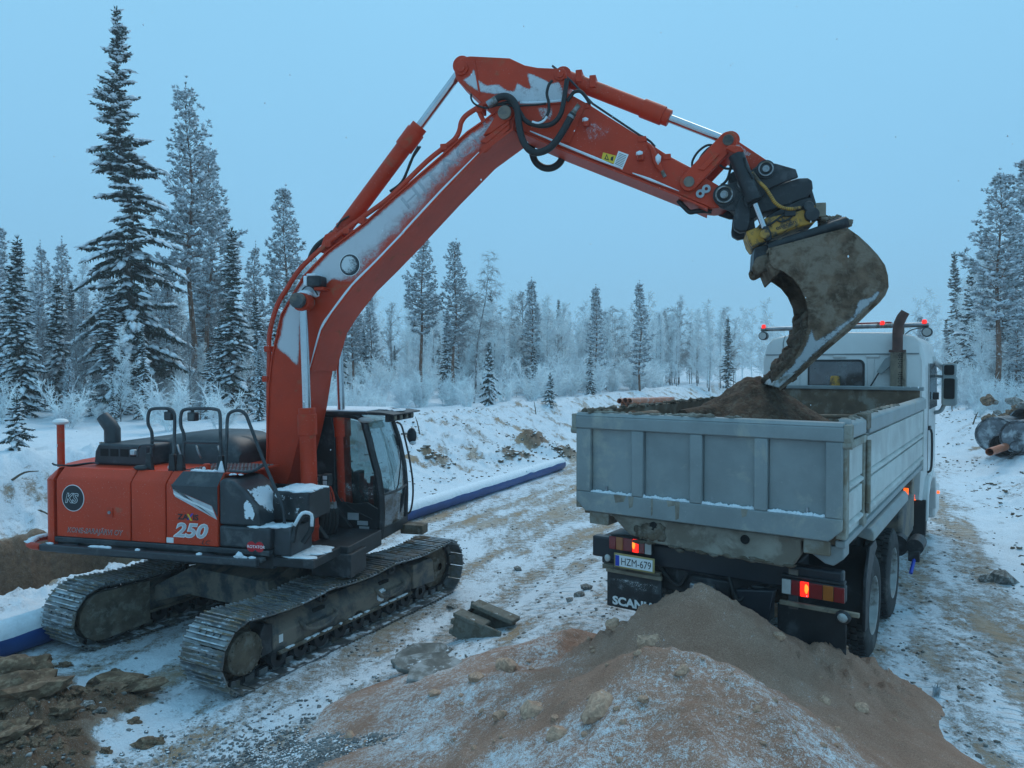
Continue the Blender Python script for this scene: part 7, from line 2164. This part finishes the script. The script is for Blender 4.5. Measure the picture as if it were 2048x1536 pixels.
# exhaust stack with perforated guard
xs_ = XB-.14
es = MB().tube([(xs_, .385, 2.2), (xs_, .385, 3.62), (xs_, .37, 3.72), (xs_, .33, 3.82), (xs_, .28, 3.90)], [.075, .075, .075, .074, .066], 18, cap=False)
es.tube([(xs_, .385, 3.6), (xs_, .37, 3.72), (xs_, .33, 3.82), (xs_, .28, 3.90)], [.06, .06, .06, .055], 14, cap=False)
eso = D(es, 'exhaust_stack', M_RUST)
gd = MB()
gd.lathe([(.098, 2.45), (.098, 3.27)], (xs_, .385, 0), 'z', 24)
gd.box(xs_-.09, xs_+.09, .27, .30, 2.45, 3.27)
gdo = gd.build('perforated_guard', M_GUARD, eso)
hl = MB()
for r_ in range(26):
    for c_ in range(5):
        a = R(198+c_*13+(6.5 if r_ % 2 else 0)); z = 2.52+r_*.029
        if 2.98 < z < 3.02: continue
        p = np.array((xs_+.0985*math.cos(a), .385+.0985*math.sin(a), z)); n_ = np.array((math.cos(a), math.sin(a), 0))
        hl.tube([p, p+n_*.002], .009, 6)
hl.build('guard_holes', M_HOLE, gdo)['kind'] = 'stuff'
MB().box(xs_-.06, xs_+.06, .27, .50, 3.27, 3.31).build('clamp', M_RUST, eso, bevel=.005)
ib = D(MB().prism([(.48, 3.22), (.48, 3.06), (.62, 2.92), (.68, 2.97), (.56, 3.18)], XB-.12, XB-.06, 'x'), 'air_bracket', M_TGREY, bevel=.006)
MB().tube([(XB-.09, .64, 2.97), (XB-.09, .87, 2.55)], .012, 6).build('strut', M_BLACK, ib)
# cylinder and blue hook at the rear wheel
D(MB().cyl((3.95, -.12, .74), (4.35, -.12, .74), .10, n=16), 'tool_tube', M_BLACK)
D(MB().box(3.9, 4.0, -.18, -.05, .56, .70), 'tool_holder', M_BLACK, bevel=.01)
D(MB().tube([(3.93, -.12, .60), (3.74, -.10, .45)], .022, 8), 'blue_handle', M_EU)
ml = D(MB().box(5.2, 5.24, .10, .16, 1.2, 1.3), 'side_marker', M_MARK, bevel=.006)
# ================================================================== PIPES, STONES AND OTHER SMALL THINGS
# long blue water pipe beside the track
def pipe_pts():
    a = np.array([-6.05, 9.07, 0]); d = np.array([.438, .899, 0])
    out = []
    for s_ in np.linspace(-2.2, 17.6, 40):
        p = a+d*s_; p[2] = hz(p[0], p[1])*.35+.20
        out.append(p)
    return out
pp = pipe_pts()
zs_ = np.array([p[2] for p in pp]); zs_ = np.convolve(np.pad(zs_, 4, 'edge'), np.ones(9)/9, 'valid')
pp = [np.array([p[0], p[1], z]) for p, z in zip(pp, zs_)]
bpipe = MB().tube(pp, .20, 24).build('water_pipe', M_BLUEPIPE, None, smooth=180)
tag(bpipe, 'long blue plastic pipe lying under snow beside the excavator', 'pipe')
sb = MB(); rr = random.Random(17)
for i in range(len(pp)-1):
    pass
# snow cap: lumpy half ring over the pipe
V = []; F = []; m = 9; NS = 240
pa = np.array(pp)
for i in range(NS):
    t = i/(NS-1)*(len(pa)-1); k = min(int(t), len(pa)-2); c = pa[k]+(pa[k+1]-pa[k])*(t-k)
    sdv = np.array([-.899, .438, 0])
    cut = .42+.25*float(fbm(np.array([i*.11]), np.array([4.2]), 3)[0])
    for j in range(m):
        a = R(-30)*0+(-math.pi/2+.55-cut*.6)+(j/(m-1))*(math.pi*.98+cut*.9)
        a2 = math.pi/2+(j/(m-1)-.5)*2*(1.62-cut*.75) + .0
        e = math.sin(j/(m-1)*math.pi)
        thin = 1-.65*i/NS
        r_ = .203+.050*e*thin+.016*float(fbm(np.array([i*.3]), np.array([j*.8]), 3)[0])*e
        if j in (0, m-1): r_ = .196
        V.append(c+sdv*(-math.cos(a2))*r_*-1+np.array([0, 0, 1])*math.sin(a2)*r_)
for i in range(NS-1):
    for j in range(m-1): F.append((i*m+j, i*m+j+1, (i+1)*m+j+1, (i+1)*m+j))
MB().add(V, F).build('pipe_snow', M_SNOW, bpipe, smooth=180)

def lay_pipe(px0, py0, d0, px1, py1, d1, r, nm, label, cat, m, group=None, lip=True, wall=.09):
    def P(px, py, d):
        v = ray(px, py); return CAM+v*d
    a, b = P(px0, py0, d0), P(px1, py1, d1)
    mb = MB().tube([a, b], r, 22, cap=False)
    mb.tube([a, b], r*(1-wall), 22, cap=False)
    d = (b-a)/np.linalg.norm(b-a)
    for p in (a, b):
        n = len(mb.v); mb.tube([p-d*.001, p+d*.001], r, 22, cap=False)
    ringA = len(mb.v)
    # end annulus
    base = 0
    for e in (0, 1):
        for k in range(22):
            k2 = (k+1) % 22
            mb.f.append((e*22+k, e*22+k2, 44+e*22+k2, 44+e*22+k)); mb.mi.append(0)
    o = mb.build(nm, m, None)
    return tag(o, label, cat, group), a, b
# brown pipe bundle glimpsed over the box side
bl = []
for k, (px, py, lb) in enumerate(((1239, 802, 'leftmost brown pipe of the bundle seen over the truck box rim'), (1250, 801, 'middle brown pipe of the bundle seen over the truck box rim'), (1259, 802, 'right brown pipe of the bundle seen over the truck box rim'), (1246, 811, 'lower brown pipe of the bundle seen over the truck box rim'), (1256, 811, 'lowest right brown pipe of the bundle seen over the truck box rim'))):
    o, a, b = lay_pipe(px, py, 24.0, px+84+k, py-4, 27.5, .088, 'drain_pipe', lb, 'pipe', M_OPIPE, 'brown pipes bundled behind the truck')
sc = MB()
for k in range(16):
    v = CAM+ray(1262+k*5.2, 797.5-k*.2)*(24.4+k*.2); sc.lump(v, (.14, .1, .04), 1, k, .3)
tag(sc.build('snow_cap', M_SNOW, None, smooth=180), 'strip of snow lying on the brown pipe bundle', 'snow')
# black well pipes and the loose brown pipe on the right bank
o, a, b = lay_pipe(1990, 870, 21.0, 2086, 854, 24.5, .52, 'well_pipe', 'large black plastic pipe lying behind the capped pipe on the right bank', 'pipe', M_BPIPE)
cap0 = mat('rimed_grey_cap', (.13, .145, .165), .7, var=.3, vscale=5, dirt=(.4, .44, .47), damt=.35)
d = (b-a)/np.linalg.norm(b-a); MB().tube([a+d*.03, a+d*.07], .47, 28).build('pipe_cap', cap0, o)
o, a, b = lay_pipe(2004, 892, 20.0, 2080, 862, 22.5, .33, 'well_pipe', 'black pipe end squeezed below the two large black pipes', 'pipe', M_BPIPE)
o, a, b = lay_pipe(2036, 874, 19.6, 2130, 858, 22.5, .45, 'capped_pipe', 'black plastic pipe with its round ribbed cap facing the road', 'pipe', M_BPIPE)
d = (b-a)/np.linalg.norm(b-a)
cap = MB()
for r0, r1_, off in ((.40, .40, .02), (.36, .30, -.015), (.24, .20, -.02), (.12, .08, -.02)):
    cap.tube([a+d*off, a+d*(off+.04)], r0 if r0 == .40 else r0, 28)
cap.build('pipe_cap', mat('rimed_grey_cap', (.16, .18, .20), .7, var=.3, vscale=5, dirt=(.4, .44, .47), damt=.35), o)
o, a, b = lay_pipe(2047, 845, 21.5, 2150, 838, 24., .42, 'well_pipe', 'black snowy pipe on top at the right border of the photo', 'pipe', M_BPIPE)
lay_pipe(1979, 904, 19.0, 2040, 884, 20.6, .10, 'drain_pipe', 'single brown pipe lying open ended before the black pipes', 'pipe', M_OPIPE)
lay_pipe(2032, 894, 19.6, 2060, 888, 20.3, .16, 'well_pipe', 'short black pipe stub beyond the single brown pipe', 'pipe', M_BPIPE)

# stones and clods -------------------------------------------------------------
def rock_mesh(seed, m, r=(1, 1, .7), amp=.35, sub=2):
    return MB().lump((0, 0, 0), r, sub, seed, amp).mesh('clod', m, 35)
M_CLOD = mat('clay_clod', (.15, .092, .056), 1., var=.4, vscale=3, dirt=(.28, .20, .13), damt=.35, dscale=4, bump=.008, bscale=9, rnd=True)
M_SANDCLOD = mat('sand_clod', (.46, .28, .19), 1., var=.3, vscale=3, dirt=(.60, .40, .28), damt=.35, dscale=4, bump=.006, bscale=12, rnd=True, snow=.12)
M_STONE = mat('grey_stone', (.16, .155, .14), .9, var=.4, vscale=4, dirt=(.34, .35, .35), damt=.35, rnd=True, snow=.12)
CL = [rock_mesh(s_, M_CLOD, (1, .68, .60), .55, 3) for s_ in range(5)]
SC = [rock_mesh(s_+20, M_SANDCLOD, (1, .8, .7), .35) for s_ in range(4)]
ST = [rock_mesh(s_+40, M_STONE, (1, .75, .55), .4, 1) for s_ in range(4)]
def put(me, nm, x, y, s_, label, cat, group=None, rot=None, z=None, sink=.25, sc=(1, 1, 1), tilt=(0, 0)):
    o = bpy.data.objects.new(nm, me); COL.objects.link(o)
    zz = (top_at(x, y) if z is None else z)
    o.location = (x, y, zz+s_*(.5-sink)*sc[2]); o.scale = (s_*sc[0], s_*sc[1], s_*sc[2])
    o.rotation_euler = (tilt[0], tilt[1], rr.uniform(0, 6.28) if rot is None else rot)
    return tag(o, label, cat, group)
def gp(px, py):
    p = ground_px(px, py); return p[0], p[1]
BIG = [  # px, py, size, rot, scale, label
    (25, 1372, .30, .1, (1.2, .8, .6), 'flat broad clod of clay at the left edge of the photo, upper one'),
    (38, 1400, .28, .3, (1.1, .9, .8), 'dark rounded clod at the left edge below the flat one'),
    (58, 1462, .30, .9, (1.15, .9, .8), 'biggest smooth slab of clay in the left foreground heap'),
    (245, 1398, .33, .0, (1.15, .7, .55), 'long brown clod lying at the right rim of the left foreground heap'),
    (128, 1478, .13, .4, (1, .9, .9), 'rounded clod below the biggest slab'),
    (5, 1440, .15, .6, (1, .8, .8), 'dark clod cut by the left edge of the photo'),
    (195, 1375, .14, 1.2, (1, .9, .9), 'small clod behind the long brown clod'),
    (90, 1376, .12, 1.6, (.6, .8, 1.3), 'upright pointed clod in the middle of the left heap'),
    (235, 1352, .10, .5, (1, 1, .9), 'round brown stone behind the left heap'),
    (130, 1336, .08, .2, (1, .8, .8), 'small dark stone left of the round brown stone'),
    (270, 1457, .07, .8, (1, .9, .9), 'small dark clod on the snow right of the left heap'),
    (300, 1500, .12, .3, (1, .8, .7), 'brown clod on the snow near the bottom edge'),
    (20, 1520, .2, .5, (1, .9, .6), 'broad clod in the bottom left corner'),
    (165, 1420, .14, .2, (1.2, .8, .6), 'jagged clod in front of the long brown clod'),
    (170, 1445, .10, 1., (1, .9, .9), 'pale grey stone in the left heap'),
    (196, 1452, .09, 1., (1, .9, .9), 'round dark stone beside the pale grey stone'),
]
for i, (px, py, s_, ro, sc_, lb) in enumerate(BIG):
    x, y = gp(px, py); z = hz(x, y)
    m = CL[i % 5] if 'pale' not in lb else ST[1]
    put(m, 'clod', x, y, s_, lb, 'clod', 'clods of clay in the left foreground', ro, z=z, sink=.30, sc=sc_, tilt=(rr.uniform(-.2, .2), rr.uniform(-.2, .2)))
for i in range(150):
    x, y, rx, ry, hh = rr.choice(SPOIL)
    x += rr.gauss(0, rx*.55); y += rr.gauss(0, ry*.55)
    if y < 3.6: continue
    put(CL[i % 5], 'clod', x, y, rr.uniform(.018, .07), 'small crumbled clod scattered over the left foreground heap', 'clod', 'small clods over the left foreground heap', z=hz(x, y), sink=.3, sc=(1, rr.uniform(.8, 1.2), rr.uniform(.8, 1.4)))
# clods on the sand pile
PILE = [(1690, 1290, .09, 'round sand clod rolled out behind the rear wheel'), (1545, 1228, .16, 'large sand clod on the ridge before the right tail light'), (1228, 1262, .09, 'sand lump on the left shoulder of the pile under the mud flap'),
        (1070, 1425, .10, 'pale frosted clod in the middle of the left slope of the pile'), (1015, 1335, .12, 'brown clod on the snowy left apron below the grey block'), (952, 1360, .08, 'small brown clod left of the frosted clod on the apron'),
        (1365, 1345, .05, 'pebble sized clod on the crest of the whitish front ridge'), (1648, 1405, .06, 'small clod on the right face of the pile'), (1722, 1420, .07, 'cracked clod low on the right face of the pile'),
        (1560, 1275, .05, 'crumb of sand just below the ridge clod'), (1200, 1420, .12, 'dark hollowed clod left of the whitish front ridge'), (1300, 1290, .11, 'sand clod high on the left face of the pile'),
        (1000, 1435, .06, 'little brown clod low on the left apron'), (868, 1390, .06, 'brown clod at the toe of the left apron'), (700, 1475, .06, 'brown pebble at the far left toe of the pile'), (1120, 1470, .08, 'clod near the bottom edge left of the front ridge')]
def pile_px(px, py):
    d = ray(px, py); t = np.arange(3.0, 14, .03)
    P = CAM+d*t[:, None]
    z, b_ = pile_h(P[:, 0], P[:, 1])
    inside = (P[:, 0] > -1.85) & (P[:, 0] < 4.4) & (P[:, 1] > 2.4) & (P[:, 1] < 9.1)
    k = np.nonzero(P[:, 2] < np.where(inside, np.maximum(z, b_), b_))[0]
    return P[k[0]] if len(k) else P[-1]
for i, (px, py, s_, lb) in enumerate(PILE):
    p = pile_px(px, py); put(SC[i % 4], 'sand_clod', p[0], p[1], s_, lb, 'clod', 'clods on the sand pile', sink=.42)
for i in range(64):
    px, py = rr.uniform(640, 1300), rr.uniform(1270, 1530)
    if i > 40: px, py = rr.uniform(1400, 1980), rr.uniform(1260, 1530)
    if py < 1250+abs(px-1400)*.12: continue
    p = pile_px(px, py)
    put(SC[i % 4], 'sand_clod', p[0], p[1], rr.uniform(.010, .034), 'small crumb of sand strewn over the slopes of the sand pile', 'clod', 'crumbs on the sand pile', sink=.5)
# loose stones on the road: stuff
def gravel(name, n, place, sizes, m, seed, label):
    rg = random.Random(seed)
    bm = bmesh.new(); bmesh.ops.create_icosphere(bm, subdivisions=1, radius=1)
    base = np.array([tuple(v.co) for v in bm.verts]); bf = np.array([[v.index for v in f.verts] for f in bm.faces]); bm.free()
    r_ = np.random.default_rng(seed)
    X, Y = place(r_, n)
    Z = hgt(X, Y)
    n = len(X)
    s_ = r_.uniform(*sizes, n)**1.0
    v = base[None]*r_.uniform(.65, 1.35, (n, len(base), 1))*s_[:, None, None]*np.stack([r_.uniform(.7, 1.4, n), r_.uniform(.7, 1.4, n), r_.uniform(.4, .8, n)], -1)[:, None, :]
    v = v+np.stack([X, Y, Z+s_*.12], -1)[:, None, :]
    f = (bf[None]+(np.arange(n)*len(base))[:, None, None]).reshape(-1, 3)
    me = bpy.data.meshes.new(name)
    V_ = v.reshape(-1, 3)
    me.vertices.add(len(V_)); me.vertices.foreach_set('co', V_.astype(np.float32).ravel())
    me.loops.add(len(f)*3); me.loops.foreach_set('vertex_index', f.astype(np.int32).ravel())
    me.polygons.add(len(f)); me.polygons.foreach_set('loop_start', np.arange(0, len(f)*3, 3, dtype=np.int32))
    me.materials.append(m); me.update(calc_edges=True)
    o = bpy.data.objects.new(name, me); COL.objects.link(o)
    return tag(o, label, None, None, 'stuff')
def place_road(r_, n):
    u = r_.uniform(-.75, .75, n); d = np.exp(r_.uniform(math.log(4.5), math.log(22), n))
    X, Y = u*d, d; s_, q = sd(X, Y)
    k = (q > -12.5) & (q < 1.0) & (fbm(X*.6, Y*.6, 3) > -.15)
    return X[k], Y[k]
gravel('road_stones', 5200, place_road, (.006, .026), M_STONE, 3, 'small stones frozen into the snowy track')
def place_grav(r_, n):
    X = r_.normal(-1.75, .75, n); Y = r_.normal(5.9, .62, n); k = (X < -.3) & (Y > 4.0)
    return X[k], Y[k]
M_GRAVEL = mat('blueish_gravel', (.15, .155, .155), .9, var=.45, vscale=2, rnd=False, snow=.30)
gravel('gravel_patch', 5200, place_grav, (.008, .022), M_GRAVEL, 5, 'patch of coarse grey gravel under thin snow in the foreground')
def place_bank(r_, n):
    s_ = r_.uniform(4, 24, n); q = r_.uniform(1.3, 6.4, n)
    X = P0[0]+PD[0]*s_+PN[0]*q; Y = P0[1]+PD[1]*s_+PN[1]*q
    k = (fbm(X*.8+3, Y*.8, 3) > -.02)
    return X[k], Y[k]
M_BCLOD = mat('bank_clod', (.15, .11, .075), .95, var=.4, vscale=2, snow=.55)
gravel('bank_clods', 1300, place_bank, (.012, .055), M_BCLOD, 7, 'crumbled earth showing through the snow of the bank')
def place_bank2(r_, n):
    X = []; Y = []
    for x, y, rx, ry, hh in MOUNDS:
        X.append(r_.normal(x, rx*.6, n//4)); Y.append(r_.normal(y, ry*.6, n//4))
    return np.concatenate(X), np.concatenate(Y)
gravel('heap_clods', 170, place_bank2, (.03, .10), M_BCLOD, 8, 'clods on the brown heap of the bank')
def place_right(r_, n):
    s_ = r_.uniform(0, 40, n); q = -11.3-r_.gamma(2., .9, n)
    X = P0[0]+PD[0]*s_+PN[0]*q; Y = P0[1]+PD[1]*s_+PN[1]*q
    k = fbm(X*.5+1, Y*.5, 3) > -.05
    return X[k], Y[k]
gravel('verge_clods', 1000, place_right, (.015, .055), M_BCLOD, 9, 'frozen earth and stones along the right verge of the road')
# named stones
for i, (px, py, s_, lb) in enumerate(((1035, 1140, .10, 'stone on the snowy track between the crawler and the truck'), (905, 1218, .10, 'brown stone near the front end of the crawler'), (940, 1258, .12, 'cluster stone before the grey block'),
        (1158, 1195, .09, 'first reddish stone left of the mud flap'), (1172, 1180, .10, 'upper reddish stone left of the mud flap'), (1140, 1203, .07, 'smallest reddish stone left of the mud flap'), (2010, 1165, .22, 'snow capped lump on the right side of the road'), (1975, 1162, .12, 'grey stone beside the snow capped lump'))):
    x, y = gp(px, py); put(ST[i % 4], 'stone', x, y, s_, lb, 'stone', 'single stones on the track', z=hz(x, y), sink=.3)
# rubble heap at the right edge
for i in range(26):
    px, py = rr.uniform(1965, 2075), rr.uniform(800, 862); dp = rr.uniform(24, 30)
    x = (px-1024)/FPX*dp; z = CAM_H-(py-733)/FPX*dp
    o = put(rr.choice(CL+ST), 'rubble_lump', x, dp, rr.uniform(.15, .42), 'lump of earth and brush in the rubble heap beyond the black pipes', 'rubble', 'rubble heap on the right bank', z=z, sink=.5)
# soil mass under that rubble
# grey hollow block -----------------------------------------------------------
x, y = gp(958, 1268)
blk = thing('hollow_block', 'muddy grey hollow block half buried between the crawler and the sand pile', 'block', (x, y, hz(x, y)-.06), R(-28))
blk.scale = (.68, .68, .72)
bb = MB()
def slab(x0, x1, y0, y1, z0, z1_): return MB().box(x0, x1, y0, y1, z0, z1_)
o = slab(-.42, .55, -.30, -.24, -.02, .40).build('side_wall', M_BLOCK, blk, bevel=.02); o.rotation_euler = (0, .20, 0)
o = slab(-.42, .55, .24, .30, -.02, .46).build('side_wall', M_BLOCK, blk, bevel=.02); o.rotation_euler = (0, .20, 0)
o = slab(-.40, .53, -.24, .24, .02, .08).build('base_plate', M_BLOCK, blk, bevel=.01); o.rotation_euler = (0, .20, 0)
o = slab(-.44, .20, -.33, -.02, .33, .40).build('top_plate', M_BLOCK, blk, bevel=.02); o.rotation_euler = (0, .20, 0)
o = slab(-.30, .60, .02, .33, .44, .52).build('top_plate', M_BLOCK, blk, bevel=.02); o.rotation_euler = (0, .20, 0)
for z0 in (.0, .18): 
    o = slab(-.48, -.40, -.31, .08, z0, z0+.09).build('end_rib', M_BLOCK, blk, bevel=.015); o.rotation_euler = (0, .20, 0)
o = slab(-.47, -.41, -.05, .08, .0, .34).build('end_rib', M_BLOCK, blk, bevel=.015); o.rotation_euler = (0, .20, 0)
o = slab(-.36, -.34, -.23, .23, .06, .36).build('hollow', M_HOLE, blk); o.rotation_euler = (0, .20, 0)
# broken crust slabs
for i, (px, py, w, h_, ro, lb) in enumerate(((845, 1318, .34, .22, .2, 'snow covered broken slab of frozen crust, the upper one'), (850, 1338, .36, .2, .1, 'broken slab of frozen crust lying before the upper slab'), (880, 1352, .40, .22, .5, 'grey broken slab tilting out of the ground at the pile toe'))):
    x, y = gp(px, py)
    pts = [(w*math.cos(a)*rr.uniform(.8, 1.2), h_*math.sin(a)*rr.uniform(.8, 1.2)) for a in np.linspace(0, 6.283, 8)[:-1]]
    o = MB().prism(pts, 0, .05, 'z').build('crust_slab', M_STONE, None, bevel=.012)
    o.location = (x, y, hz(x, y)+.02); o.rotation_euler = (.22, -.12+.1*i, ro); tag(o, lb, 'slab', 'broken crust slabs')
# sticks in the bank
for i, (px, py, dx, dy, L_, lb) in enumerate(((1072, 828, -4, -26, .55, 'upright stick in the snow at the rim of the bank'), (1085, 832, 22, 14, .5, 'fallen twig beside the upright stick'), (840, 868, -10, -34, .5, 'thin sapling stem on the bank behind the cab'), (1120, 845, 30, 12, .5, 'long bent branch across the top of the bank'), (20, 958, 42, -12, .6, 'dead branch on the snowy spoil left of the excavator'), (60, 1020, 30, 12, .5, 'dark thin branch on the spoil below the dead branch'), (1945, 850, 12, -22, .4, 'straight thin stick leaning on the right bank'), (1905, 830, 30, 2, .5, 'twig lying across the right bank beyond the mirror'))):
    p = ground_px(px, py)
    k = np.linalg.norm(p-CAM)/FPX
    q = p+np.array([dx*k, .1, -dy*k])
    mid = (p+q)/2+np.array([0, 0, .05])
    o = MB().tube([p-np.array([0, 0, .05]), mid, q], [.028, .022, .010], 6, smooth=3).build('stick', M_WOOD, None); tag(o, lb, 'stick', 'sticks in the snow')
# a green sprig on the pile
p = pile_px(1870, 1392); sp_ = TB(); rg = random.Random(2)
for k in range(14): sp_.blade(p+np.array([rg.uniform(-.03, .03), rg.uniform(-.03, .03), -.01]), np.array([rg.gauss(0, .4), rg.gauss(0, .4), 1.]), .12, .012, rg)
tag(sp_.build('green_sprig', M_PNEEDLE, None, smooth=0), 'green sprig of heather stuck on the right toe of the sand pile', 'plant')
# falling snow
fl = MB(); rg = random.Random(77)
for k in range(200):
    dp = rg.uniform(3.5, 16); x = (rg.uniform(-60, 2100)-1024)/FPX*dp; z = CAM_H-(rg.uniform(20, 1500)-733)/FPX*dp
    if z < 1.7: continue
    s_ = rg.uniform(.0025, .0055)
    fl.lump((x, dp, z), (s_, s_, s_*1.5), 1, k, .3)
tag(fl.build('snowflakes', M_SNOW, None, smooth=180, fix=False), 'falling snowflakes in the air', None, None, 'stuff')

# ================================================================== HAZE: the snowy air that pales the far trees
hm, hnt, hout = newmat('haze_air')
pv = N(hnt, 'ShaderNodeVolumePrincipled')
pv.inputs['Color'].default_value = (1, 1, 1, 1); pv.inputs['Density'].default_value = HAZE
hnt.links.new(pv.outputs[0], hout.inputs['Volume'])
hz_o = MB().box(-180, 180, -60, 165, -4.5, 20.5).build('haze', hm, None, smooth=0)
tag(hz_o, 'thin snowy haze filling the air of the whole site', None, None, 'stuff')
